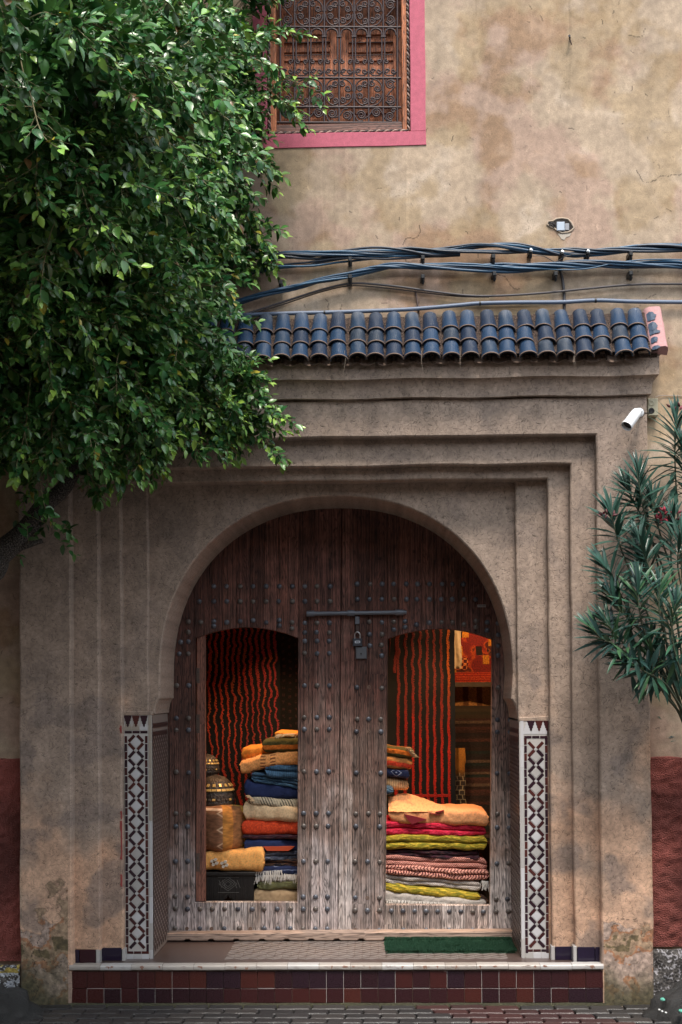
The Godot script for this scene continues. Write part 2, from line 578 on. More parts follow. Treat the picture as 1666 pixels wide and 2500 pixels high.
	M.steel = mat("bright steel", lin(0.55, 0.56, 0.58), 0.3, 0.9)
	M.maroon = variants("maroon glazed tile", [lin(0.058, 0.013, 0.012), lin(0.040, 0.010, 0.012), lin(0.028, 0.009, 0.013), lin(0.050, 0.012, 0.013), lin(0.072, 0.017, 0.013), lin(0.026, 0.010, 0.017), lin(0.036, 0.010, 0.013)], 0.30)
	for m in M.maroon:
		m.roughness_texture = spots; m.roughness = 0.62
		m.albedo_texture = M.grain; m.uv1_scale = Vector3(3, 3, 1); bump(m, spots, 0.05)
	M.plum = variants("plum glazed tile", [lin(0.020, 0.010, 0.022), lin(0.034, 0.009, 0.014), lin(0.016, 0.010, 0.028)], 0.18)
	M.glaze_brown = variants("brown mosaic glaze", [lin(0.050, 0.014, 0.016), lin(0.030, 0.012, 0.020), lin(0.075, 0.020, 0.018), lin(0.024, 0.011, 0.018)], 0.22)
	M.glaze_white = variants("white mosaic glaze", [lin(0.50, 0.49, 0.50), lin(0.42, 0.40, 0.39), lin(0.55, 0.54, 0.56)], 0.25)
	M.glaze_beige = mat("beige mosaic glaze", lin(0.36, 0.31, 0.26), 0.3)
	M.grout = mat("pale grout", lin(0.46, 0.43, 0.41), 0.9)
	M.dark_grout = mat("dark grout", lin(0.20, 0.15, 0.12), 0.95)
	M.nosing = variants("white nosing tile", [lin(0.40, 0.36, 0.33), lin(0.33, 0.29, 0.26), lin(0.44, 0.42, 0.41)], 0.4)
	M.chip = mat("bare terracotta chip", lin(0.26, 0.14, 0.10), 0.9)
	M.pink = mat("pink paint", lin(0.62, 0.150, 0.215), 0.85)
	M.pink.albedo_texture = M.grain; M.pink.uv1_scale = Vector3(1.4, 1.4, 1); bump(M.pink, M.grain, 0.12)
	M.pink.roughness = 0.85
	M.red_render = mat("red roughcast", lin(0.125, 0.030, 0.026), 0.95)
	M.red_render.albedo_texture = M.grain; M.red_render.uv1_scale = Vector3(2.2, 2.2, 1); bump(M.red_render, spots, 1.2)
	M.red_render.vertex_color_use_as_albedo = true
	M.red_render.albedo_color = lin(0.36, 0.098, 0.085)
	M.moss = mat("mossy cement", lin(0.15, 0.14, 0.075), 0.95)
	bump(M.moss, spots, 0.5); M.moss.albedo_texture = spots; M.moss.uv1_scale = Vector3(3, 3, 1)
	M.moss.albedo_color = lin(0.30, 0.28, 0.16)
	M.paver = variants("grey paver", [lin(0.036, 0.033, 0.034), lin(0.029, 0.027, 0.028), lin(0.043, 0.038, 0.037)], 0.75)
	M.red_paver = variants("red paver", [lin(0.060, 0.023, 0.022), lin(0.048, 0.021, 0.021)], 0.75)
	for m in M.paver + M.red_paver:
		m.albedo_texture = M.grain; m.uv1_scale = Vector3(4, 4, 1); bump(m, spots, 0.12); m.roughness_texture = spots; m.roughness = 0.95
	M.ground = mat("worn street", lin(0.045, 0.042, 0.040), 0.95)
	M.ground.albedo_texture = M.grain; bump(M.ground, spots, 0.3)
	M.stone = mat("dark stone", lin(0.055, 0.054, 0.054), 0.7)
	M.stone.albedo_texture = spots; M.stone.uv1_scale = Vector3(2.0, 2.0, 1); M.stone.albedo_color = lin(0.11, 0.105, 0.105); bump(M.stone, spots, 0.6)
	M.earth = mat("crumbled mortar", lin(0.13, 0.085, 0.065), 0.97)
	M.earth.albedo_texture = spots; M.earth.uv1_scale = Vector3(2.5, 2.5, 1); M.earth.albedo_color = lin(0.26, 0.165, 0.125); bump(M.earth, spots, 0.9)
	M.roof_tile = vmat("blue roof glaze", 0.55)
	M.roof_tile.albedo_color = lin(0.17, 0.19, 0.22)
	M.roof_tile.roughness_texture = spots; M.roof_tile.metallic_specular = 0.35
	bump(M.roof_tile, spots, 0.10)
	M.clay = mat("clay edge", lin(0.16, 0.11, 0.085), 0.9)

func q_(f: float) -> float:
	return f - 0.43

func wood(called: String, tint: Color, rough: float) -> StandardMaterial3D:
	var m := mat(called, tint, rough)
	m.albedo_texture = M.wood_t
	m.uv1_scale = Vector3(1.0 / 0.62, 1.0 / 1.5, 1)
	bump(m, M.wood_h, 0.16)
	return m

# ---------------------------------------------------------------- setting
func make_setting() -> void:
	var g := MB.new()
	g.quad(Vector3(-150, -0.02, 150), Vector3(150, -0.02, 150), Vector3(150, -0.02, -150), Vector3(-150, -0.02, -150))
	struct("street", g, M.ground)
	# interlocking paving stones in rows along the house
	var road := Node3D.new()
	road.name = "pavement"
	add_child(road)
	road.set_meta("kind", "structure")
	var dz := 0.098; var dx := 0.196
	var more := MB.new()
	for row in 9:
		var z0 := 0.012 + row * dz
		for k in range(-18, 46):
			var x0 := -2.75 + k * dx + (0.5 * dx if row % 2 else 0.0)
			var red := (x0 > 0.02 + row * 0.12 and x0 < 0.72 + row * 0.16)
			var b := MB.new()
			b.off = Vector2(rr(0, 3), rr(0, 3))
			var pl := PackedVector2Array()
			var j := 0.0045
			var wv := 0.020
			for q in [[j, j], [dx * 0.5 - wv, j + 0.007], [dx * 0.5 + wv, j - 0.004], [dx - j, j], [dx - j + 0.008, dz * 0.5], [dx - j, dz - j], [dx * 0.5 + wv, dz - j - 0.004], [dx * 0.5 - wv, dz - j + 0.004], [j, dz - j], [j + 0.008, dz * 0.5]]:
				pl.append(Vector2(q[0], -q[1]))
			if k < 0 or k > 26:                               # beyond the view: one joined piece
				for pi in pl.size(): pl[pi] = Vector2(pl[pi].x + x0, pl[pi].y - z0)
				more.prism(pl, -0.05, 0.0, 0.006)
				continue
			b.prism(pl, -0.05, 0.0, 0.006)
			var m: Material = (M.red_paver if red else M.paver)[rng.randi() % (2 if red else 3)]
			var o := inst("paving_stone", b.mesh(), m, road, Transform3D(Basis(Vector3.RIGHT, -PI / 2) * Basis(Vector3(0, 0, 1), rr(-0.012, 0.012)), Vector3(x0, YGROUND + rr(-0.003, 0.003), z0)))
			o.rotate_x(rr(-0.008, 0.008))
	stuff(inst("paving_stones", more.mesh(), M.paver[0], road, Transform3D(Basis(Vector3.RIGHT, -PI / 2), Vector3(0, YGROUND, 0))))

func make_wall() -> void:
	var w := thing("house_wall", "tan plastered house wall with stains rising behind the tiled gate roof", "wall", Vector3(0, 0, ZW))
	var wl := P(640, 150, ZW).x; var wr := P(1004, 300, ZW).x; var wb := P(830, 327, ZW).y; var wt := P(830, -60, ZW).y
	var b := MB.new()
	for r in [[-9, 0, -1.95, 3.3], [1.42, 0, 9, 3.3], [-9, 3.3, 9, wb], [-9, wb, wl, 9.5], [wr, wb, 9, 9.5], [wl, wt, wr, 9.5]]:
		b.box(Vector3(r[0], r[1], ZW - 0.5), Vector3(r[2], r[3], ZW))
	part("plaster", b, M.wall, w)
	# rough red dado to both sides of the gate
	for s in [0, 1]:
		var x0: float = -4.2 if s == 0 else 1.50; var x1: float = -2.03 if s == 0 else 4.2
		var top := P(20, 1856, ZW + 0.03).y if s == 0 else P(1640, 1848, ZW + 0.03).y
		var rows := []; var uvs := []
		var nf := FastNoiseLite.new(); nf.seed = 90 + s; nf.frequency = 14.0; nf.fractal_octaves = 3
		var foot := P(20, 2347, ZW + 0.03).y if s == 0 else P(1640, 2312, ZW + 0.03).y
		var nx := 110; var ny := 80
		for i in ny + 1:
			var row := []; var ur := []
			var y := foot + (top - foot) * i / ny
			for j in nx + 1:
				var x := lerpf(x0, x1, float(j) / nx)
				row.append(Vector3(x, y + (nf.get_noise_2d(x * 0.3, 9.0) * 0.02 if i == ny else 0.0), ZW + 0.022 + 0.016 * nf.get_noise_2d(x, y)))
				ur.append(Vector2(x, -y))
			rows.append(row); uvs.append(ur)
		var lip := []; var lu := []
		for p in rows[ny]: lip.append(Vector3(p.x, p.y + 0.004, ZW + 0.001)); lu.append(Vector2(p.x, -p.y))
		rows.append(lip); uvs.append(lu)
		var db := MB.new(); db.grid(rows, uvs)
		for vi in db.c.size():
			var kk := clampf(0.74 + 0.5 * nf.get_noise_2d(db.v[vi].x * 0.12, db.v[vi].y * 0.16 + 5.0) + 0.16 * ss(1.0, 1.35, db.v[vi].y), 0.4, 1.0)
			db.c[vi] = Color(kk, kk * 0.98, kk * 0.90)
		part("red_dado", db, M.red_render, w)

# the houses on the other side of the narrow street
func make_opposite() -> void:
	var z := 10.6
	var o := thing("opposite_house", "plain ochre plastered house across the narrow street, facing the gateway", "house", Vector3(0, 0, z))
	var wallm := mat("ochre house plaster", lin(0.20, 0.13, 0.085), 0.9)
	wallm.albedo_texture = M.grain; bump(wallm, M.grain, 0.3)
	var holes := [-8.4, -4.2, 0.0, 4.2, 8.4]
	var b := MB.new()
	b.box(Vector3(-14, -0.1, z), Vector3(14, 3.9, z + 5)); b.box(Vector3(-14, 5.2, z), Vector3(14, 6.9, z + 5))
	var x := -14.0
	for h in holes + [14.5]:
		b.box(Vector3(x, 3.9, z), Vector3(h - 0.5, 5.2, z + 5)); x = h + 0.5
	part("wall", b, wallm, o)
	b = MB.new(); b.box(Vector3(-14.05, 6.9, z - 0.06), Vector3(14.05, 7.05, z + 5.05)); part("parapet", b, wallm, o)
	for h in holes:
		b = MB.new(); b.box(Vector3(h - 0.5, 3.9, z + 0.12), Vector3(h + 0.5, 5.2, z + 0.2)); part("shutter", b, M.shutter, o)
	b = MB.new(); b.box(Vector3(-0.7, -0.1, z - 0.05), Vector3(0.7, 2.3, z - 0.002)); part("door", b, M.dark_wood, o)

# ---------------------------------------------------------------- the gate
var GX := {}

func gate_numbers() -> void:
	GX.al = -2.078; GX.ar = 1.552
	GX.abl = P(173, 1740, ZA).x; GX.abr = P(1464, 1740, ZA).x; GX.abt = P(1000, 1066, ZA).y
	GX.bcl = P(242, 1740, ZB).x; GX.bcr = P(1399, 1740, ZB).x; GX.bct = P(1000, 1137, ZB).y
	GX.cdl = P(297.5, 1740, ZC).x; GX.cdr = P(1343, 1740, ZC).x; GX.cdt = P(1000, 1171, ZC).y
	GX.del = P(362, 1560, ZD).x; GX.der = P(1263, 1560, ZD).x
	GX.jl = -1.345; GX.jr = P(1270, 2000, ZT).x
	GX.jt = P(304, 1742, ZT).y; GX.jtr = P(1310, 1756, ZT).y
	GX.top = P(1400, 968, 0.0).y
	GX.cx = P(820.5, 1648, ZE).x; GX.cy = P(820.5, 1648, ZE).y
	GX.a = (P(1251.5, 1648, ZE).x - P(389.5, 1648, ZE).x) / 2.0
	GX.b = P(820, 1211, ZE).y - GX.cy

func arch(grow: float, n := 48) -> PackedVector2Array:     # upper half, right to left
	var o := PackedVector2Array()
	for i in n + 1:
		var t := PI * i / n
		var c := cos(t); var s := sin(t)
		o.append(Vector2(GX.cx + (GX.a + grow) * signf(c) * pow(absf(c), 2.0 / 2.2), GX.cy + (GX.b + grow) * pow(absf(s), 2.0 / 2.2)))
	return o

func frame_poly(l0: float, r0: float, t0: float, l1: float, r1: float, t1: float, y: float) -> PackedVector2Array:
	return PackedVector2Array([Vector2(l0, y), Vector2(l1, y), Vector2(l1, t1), Vector2(r1, t1), Vector2(r1, y), Vector2(r0, y), Vector2(r0, t0), Vector2(l0, t0)])

func wobble(pl: PackedVector2Array, amt: float, sd: int) -> PackedVector2Array:   # hand-made edges: points every 12 cm, a few millimetres out of line
	var nf := FastNoiseLite.new(); nf.seed = sd; nf.frequency = 1.7
	var o := PackedVector2Array()
	for i in pl.size():
		var a := pl[i]; var q := pl[(i + 1) % pl.size()]
		var k := maxi(1, int(a.distance_to(q) / 0.12))
		for j in k:
			var p := a.lerp(q, float(j) / k)
			o.append(p + Vector2(nf.get_noise_2d(p.x, p.y), nf.get_noise_2d(p.x + 40.0, p.y)) * amt)
	return o

func make_gate() -> void:
	gate_numbers()
	var g := thing("arched_gateway", "brown plastered gateway with stepped frames around a horseshoe arch", "gateway", Vector3(-0.26, 0, 0))
	var top: float = GX.top
	var y0 := -0.02
	var b := MB.new()
	b.prism(wobble(frame_poly(GX.al, GX.ar, top, GX.abl, GX.abr, GX.abt, y0), 0.008, 1), ZBACK, ZA, 0.008)
	part("outer_frame", b, M.render, g)
	b = MB.new()
	b.prism(wobble(frame_poly(GX.abl - 0.02, GX.abr + 0.02, GX.abt + 0.02, GX.bcl, GX.bcr, GX.bct, P(205, 2320, ZB).y), 0.007, 2), ZBACK - 0.002, ZB, 0.007)
	part("second_frame", b, M.render, g)
	b = MB.new()
	b.prism(wobble(frame_poly(GX.bcl - 0.02, GX.bcr + 0.02, GX.bct + 0.02, GX.cdl, GX.cdr, GX.cdt, P(265, 2318, ZC).y), 0.007, 3), ZBACK - 0.004, ZC, 0.007)
	part("third_frame", b, M.render, g)
	for s in [0, 1]:                                          # two flat strips beside the arch
		b = MB.new()
		var x0: float = GX.cdl - 0.02 if s == 0 else GX.der; var x1: float = GX.del if s == 0 else GX.cdr + 0.02
		var yb: float = GX.jt if s == 0 else GX.jtr
		b.prism(wobble(PackedVector2Array([Vector2(x0, yb), Vector2(x1, yb), Vector2(x1, GX.cdt + 0.02), Vector2(x0, GX.cdt + 0.02)]), 0.005, 4 + s), ZBACK - 0.006, ZD, 0.006)
		part("side_strip", b, M.render, g)
	# the arch itself, with a small curved corbel at each springing
	var pl := arch(0.0)
	var yl := P(390, 1706, ZE).y; var yr := P(1249, 1707, ZE).y
	var poly := PackedVector2Array()
	var xo0: float = GX.cdl - 0.01; var xo1: float = GX.cdr + 0.01
	poly.append(Vector2(xo1, GX.cdt + 0.03)); poly.append(Vector2(xo0, GX.cdt + 0.03)); poly.append(Vector2(xo0, GX.jt - 0.01))
	for q in [[371.5, 1744], [378.5, 1743], [379, 1734], [382, 1720], [386, 1710], [391, 1705]]:
		var w := P(q[0], q[1], ZE); poly.append(Vector2(w.x, w.y))
	var ar := Array(pl); ar.reverse()
	for p in ar: poly.append(p)
	for q in [[1249, 1706], [1256, 1717], [1261, 1729], [1263, 1744], [1263.5, 1755], [1271, 1756]]:
		var w := P(q[0], q[1], ZE); poly.append(Vector2(w.x, w.y))
	poly.append(Vector2(xo1, GX.jtr - 0.01))
	b = MB.new()
	b.prism(poly, ZDOOR + 0.0015, ZE, 0.008)
	part("arch", b, M.render, g)
	# piers below the corbels
	for s in [0, 1]:
		b = MB.new()
		if s == 0: b.box(Vector3(GX.cdl - 0.05, 0.0, ZDOOR + 0.0025), Vector3(GX.jl - 0.004, GX.jt - 0.01, ZT - 0.012))
		else: b.box(Vector3(GX.jr + 0.004, 0.0, ZDOOR + 0.0025), Vector3(GX.cdr + 0.05, GX.jtr - 0.01, ZT - 0.012))
		part("pier", b, M.render, g)
		for k in 1:
			b = MB.new()
			if s == 0: b.prism(PackedVector2Array([Vector2(GX.cdl - 0.004, GX.jt - 0.012), Vector2(GX.jl + 0.004, GX.jt - 0.012), Vector2(GX.jl - 0.002, GX.jt + 0.012), Vector2(GX.cdl - 0.004, GX.jt + 0.016)]), ZD - 0.03, ZT + 0.003, 0.004)
			else: b.prism(PackedVector2Array([Vector2(GX.jr - 0.004, GX.jtr - 0.012), Vector2(GX.cdr + 0.004, GX.jtr - 0.012), Vector2(GX.cdr + 0.004, GX.jtr + 0.018), Vector2(GX.jr + 0.002, GX.jtr + 0.012)]), ZD - 0.03, ZT + 0.003, 0.004)
			part("plaster_lip", b, M.render, g)
	# cornice: a fascia over a cove, returned at both ends
	var zf := 0.085
	var yf1 := P(1400, 880, zf).y + 0.03; var yf0 := P(1400, 918, zf).y
	var prof := [Vector2(zf, yf1), Vector2(zf, yf0 + 0.006)]
	for i in 9:
		var t := i / 8.0 * PI / 2.0
		prof.append(Vector2(zf - (zf - 0.030) * sin(t) , yf0 - (yf0 - GX.top) * (1.0 - cos(t))))
	prof.append(Vector2(0.0, GX.top - 0.002))
	var rows := []; var uvs := []
	for q in prof:
		var o: float = q.x * 0.62
		var row := []; var ur := []
		var line := [Vector3(GX.al - o, q.y, ZW)]
		for k in 26: line.append(Vector3(lerpf(GX.al - o, GX.ar + o, k / 25.0), q.y + 0.004 * sin(k * 1.3), q.x))
		line.append(Vector3(GX.ar + o, q.y, ZW))
		for p in line: row.append(p); ur.append(Vector2(p.x + p.z, -p.y))
		rows.append(row); uvs.append(ur)
	b = MB.new()
	for i in rows.size() - 1:
		for j in rows[0].size() - 1:
			b.quad(rows[i + 1][j], rows[i + 1][j + 1], rows[i][j + 1], rows[i][j])
	b.quad(Vector3(GX.al - 0.065, yf1, ZW), Vector3(GX.al - 0.065, yf1, zf), Vector3(GX.ar + 0.065, yf1, zf), Vector3(GX.ar + 0.065, yf1, ZW))
	part("cornice", b, M.render, g)
	GX.yf1 = yf1
	# mosaic panels on the piers
	zellij(g, 0)
	zellij(g, 1)
	# the patches of red paint that show beside the left panel
	for q in [[297, 1772, 1790], [296, 1980, 2000], [297, 2004, 2098], [298, 2135, 2165]]:
		b = MB.new()
		var pa := P(q[0], q[2], ZC + 0.0025); var pb := P(q[0] - 3.5, q[1], ZC + 0.0025)
		var pp := PackedVector2Array()
		var n := 7
		for i in n: pp.append(Vector2(GX.cdl - 0.001, lerpf(pa.y, pb.y, i / (n - 1.0))))
		for i in n: pp.append(Vector2(GX.cdl - 0.004 - rr(0.002, 0.012), lerpf(pb.y, pa.y, i / (n - 1.0))))
		b.prism(pp, ZC - 0.004, ZC + 0.0025)
		part("red_paint_patch", b, mat("old red paint", lin(0.30, 0.055, 0.050), 0.9), g)

var bar_mesh := {}
func tile_mesh(w: float, h: float, d: float, bev: float) -> ArrayMesh:
	var key := "%.4f %.4f %.4f %.4f" % [w, h, d, bev]
	if not bar_mesh.has(key):
		var b := MB.new()
		b.bevel_box(Vector3(-w / 2, -h / 2, -d), Vector3(w / 2, h / 2, 0), bev)
		bar_mesh[key] = b.mesh()
	return bar_mesh[key]

func zellij(g: Node3D, side: int) -> void:
	# measured in the photo: inner columns of the panel and the rows from top to bottom
	var L: Dictionary = {"x0": 304.5, "x1": 311.3, "x2": 353.4, "x3": 361.3, "mer": 1747.0, "mer2": 1783.0, "row": 1787.5, "bar": 1803.0, "n": 27, "last": 2325.5, "base": 2347.0, "first": 0} if side == 0 else {"x0": 1279.5, "x1": 1286.6, "x2": 1330.0, "x3": 1337.4, "mer": 1758.5, "mer2": 1792.0, "row": 1799.5, "bar": 1819.5, "n": 26, "last": 2320.5, "base": 2344.0, "first": 1}
	var z := ZT
	var px := 0.00242
	var pan := part("mosaic_panel", MB.new_box(Vector3((GX.cdl + 0.002) if side == 0 else GX.jr, YSTEP, ZT - 0.02), Vector3(GX.jl if side == 0 else (GX.cdr - 0.012), (GX.jt if side == 0 else GX.jtr) - 0.012, ZT)), M.grout, g)
	var q := func(sx, sy) -> Vector3: return P(sx, sy, z)
	var cxs: float = (L.x1 + L.x2) / 2.0
	var lean := func(sy) -> float: return (sy - 2040.0) * 0.0075     # the image's slight roll, so that the panel stands plumb
	var place := func(called: String, w: float, h: float, sx: float, sy: float, turn: float, m: Material, out: float):
		var p: Vector3 = P(sx + (sy - 1800.0) * 0.0065, sy, z)
		inst(called, tile_mesh(w, h, 0.004, 0.0012), m, pan, Transform3D(Basis(Vector3.BACK, turn), Vector3(p.x, p.y, z + out + rr(0, 0.0008))))
	# border bricks
	var pitch := 19.55
	for c in 2:
		var sx: float = (L.x0 + L.x1) / 2.0 if c == 0 else (L.x2 + L.x3) / 2.0
		var k := 0
		var sy: float = L.row + (12.0 if side == 0 else 4.0)
		while sy < L.last - 8.0:
			place.call("border_tile", (L.x1 - L.x0 - 0.6) * px, (pitch - 1.6) * px * rr(0.94, 1.0), sx + rr(-0.3, 0.3), sy + 6.0, rr(-0.02, 0.02), M.glaze_brown[rng.randi() % 4], 0.0022)
			sy += pitch
	for k in 3:
		var wx: float = (L.x3 - L.x0) / 3.0
		for sy in [L.row, L.last]:
			place.call("border_tile", (wx - 1.6) * px, 6.0 * px, L.x0 + wx * (k + 0.5), sy, rr(-0.02, 0.02), M.glaze_brown[rng.randi() % 4], 0.0024)
		place.call("white_tile", (wx - 0.9) * px, (L.base - L.last - 5.0) * px, L.x0 + wx * (k + 0.5), (L.base + L.last + 5.0) / 2.0, 0.0, M.glaze_white[rng.randi() % 3], 0.0018)
	# lozenges and bars
	var rp: float = 19.4
	for k in L.n:
		var sy: float = L.bar + k * rp
		var up: bool = (k + int(L.first)) % 2 == 0
		for s in [-1, 1]:
			var turn: float = deg_to_rad(47.0) * (1.0 if (s < 0) == up else -1.0)
			place.call("mosaic_bar", 20.6 * px, 7.4 * px, cxs + s * 10.6, sy, turn, M.glaze_brown[rng.randi() % 4], 0.0026)
		if up and k + 1 < L.n:
			place.call("mosaic_lozenge", 18.0 * px, 18.0 * px, cxs, sy + rp / 2.0, PI / 4, M.glaze_white[rng.randi() % 3], 0.0019)
		elif k + 1 < L.n:
			place.call("mosaic_square", 4.6 * px, 4.6 * px, cxs, sy + rp / 2.0, PI / 4, M.glaze_white[rng.randi() % 3], 0.0017)
			for s in [-1, 1]:
				var tri := MB.new()
				var tx := 9.6 * px
				tri.prism(PackedVector2Array([Vector2(s * tx, -tx * 1.35), Vector2(s * tx, tx * 1.35), Vector2(-s * tx * 0.45, 0)]), -0.004, 0.0, 0.0012)
				var p := P(cxs + s * 10.9 + (sy - 1800.0) * 0.0065, sy + rp / 2.0, z)
				inst("mosaic_triangle", tri.mesh(), M.glaze_white[rng.randi() % 3], pan, Transform3D(Basis(), Vector3(p.x, p.y, z + 0.0018)))
	# stepped merlons along the top
	var mh: float = (L.mer2 - L.mer) * px
	var tw := 19.8 * px
	for k in 3:
		var c: float = L.x0 + 8.0 + k * 19.8 + (0.0 if side == 0 else 9.0)
		var dark := MB.new()
		var hw := tw * 0.47
		var right: float = [hw, hw, (hw * 0.9 if side == 0 else hw * 0.25)][k]
		var pts := PackedVector2Array([Vector2(-hw, 0), Vector2(-hw, -mh * 0.10), Vector2(-hw * 0.76, -mh * 0.24), Vector2(-hw * 0.76, -mh * 0.34), Vector2(-hw * 0.52, -mh * 0.42), Vector2(-hw * 0.52, -mh * 0.54), Vector2(-hw * 0.28, -mh * 0.60), Vector2(-hw * 0.28, -mh * 0.70), Vector2(0, -mh * 0.80)])
		var half := pts.size()
		for i in range(half - 2, -1, -1):
			var v := pts[i]
			pts.append(Vector2(minf(-v.x, right), v.y))
		dark.prism(pts, -0.004, 0.0)
		var p := P(c, L.mer, z)
		inst("dark_merlon", dark.mesh(), M.glaze_brown[rng.randi() % 2 + (1 if k == 1 else 0)], pan, Transform3D(Basis(), Vector3(p.x, p.y, z + 0.0026)))
		var pale: Material = M.glaze_beige if side == 0 and k < 2 else M.glaze_white[2]
		var light := MB.new()
		var lw := tw * 0.47
		light.prism(PackedVector2Array([Vector2(-lw, -mh), Vector2(lw, -mh), Vector2(lw, -mh * 0.80), Vector2(lw * 0.74, -mh * 0.72), Vector2(lw * 0.74, -mh * 0.60), Vector2(lw * 0.50, -mh * 0.54), Vector2(lw * 0.50, -mh * 0.42), Vector2(lw * 0.26, -mh * 0.34), Vector2(lw * 0.26, -mh * 0.24), Vector2(0, -mh * 0.10), Vector2(-lw * 0.26, -mh * 0.24), Vector2(-lw * 0.26, -mh * 0.34), Vector2(-lw * 0.50, -mh * 0.42), Vector2(-lw * 0.50, -mh * 0.54), Vector2(-lw * 0.74, -mh * 0.60), Vector2(-lw * 0.74, -mh * 0.72), Vector2(-lw, -mh * 0.80)]), -0.004, 0.0)
		p = P(c + 9.9 - (19.8 if side == 0 and k == 0 else 0.0) + (-19.8 if side == 1 or k > 0 else 0.0), L.mer, z)
		if side == 0: p = P(L.x0 + 9.0 + k * 19.0 - 1.0, L.mer, z)
		inst("pale_merlon", light.mesh(), pale, pan, Transform3D(Basis(), Vector3(p.x, p.y, z + 0.0018)))
	# plain edge tiles along the corner of the pier
	var ex: float = 367.0 if side == 0 else 1274.6
	var sy: float = L.mer
	while sy < L.base - 10.0:
		var ln := 62.0 * rr(0.85, 1.1)
		if sy + ln > L.base: ln = L.base - sy
		place.call("edge_tile", 8.2 * px, (ln - 1.2) * px, ex, sy + ln / 2.0, 0.0, M.glaze_white[rng.randi() % 3] if side == 1 or sy > 1990 else M.glaze_beige, 0.0016)
		sy += ln
	# the narrow mosaic of slanting pieces inside the doorway
	var jx: float = GX.jl if side == 0 else GX.jr
	var dir := 1.0 if side == 0 else -1.0
	var zz := MB.new(); var pale2 := MB.new()
	var zr := ZDOOR + 0.02
	var jt: float = (GX.jt if side == 0 else GX.jtr) - 0.014
	pale2.box(Vector3(minf(jx, jx - dir * 0.004), YSTEP, zr), Vector3(maxf(jx, jx - dir * 0.004), jt, ZT - 0.001))
	var y := YSTEP + 0.03
	var rown := 0
	while y < jt - 0.06:
		var zc := ZT - 0.012
		var kk := 0
		while zc > zr + 0.03:
			var up := kk % 2 == 0
			var y0 := y if up else y + 0.042
			var y1 := y + 0.042 if up else y
			var w := 0.013
			if y > jt - 0.13:
				w = 0.022; y0 = y; y1 = y
			var o := jx + dir * 0.0025
			var pts := [Vector3(o, y0 - 0.009, zc), Vector3(o, y1 - 0.009, zc - 0.034), Vector3(o, y1 + w - 0.009 + 0.006, zc - 0.034), Vector3(o, y0 + w - 0.009 + 0.006, zc)]
			if dir < 0: pts.reverse()
			zz.poly(pts)
			for i in 4:
				var pa: Vector3 = pts[i]; var pb: Vector3 = pts[(i + 1) % 4]
				zz.quad(Vector3(jx, pa.y, pa.z), Vector3(jx, pb.y, pb.z), pb, pa)
			zc -= 0.0355; kk += 1
		y += 0.0495; rown += 1
	var grid := part("jamb_mosaic", pale2, mat("dull jamb glaze", lin(0.25, 0.205, 0.18), 0.35), g)
	stuff(part("slanting_pieces", zz, mat("brown jamb glaze", lin(0.055, 0.028, 0.026), 0.3), grid))

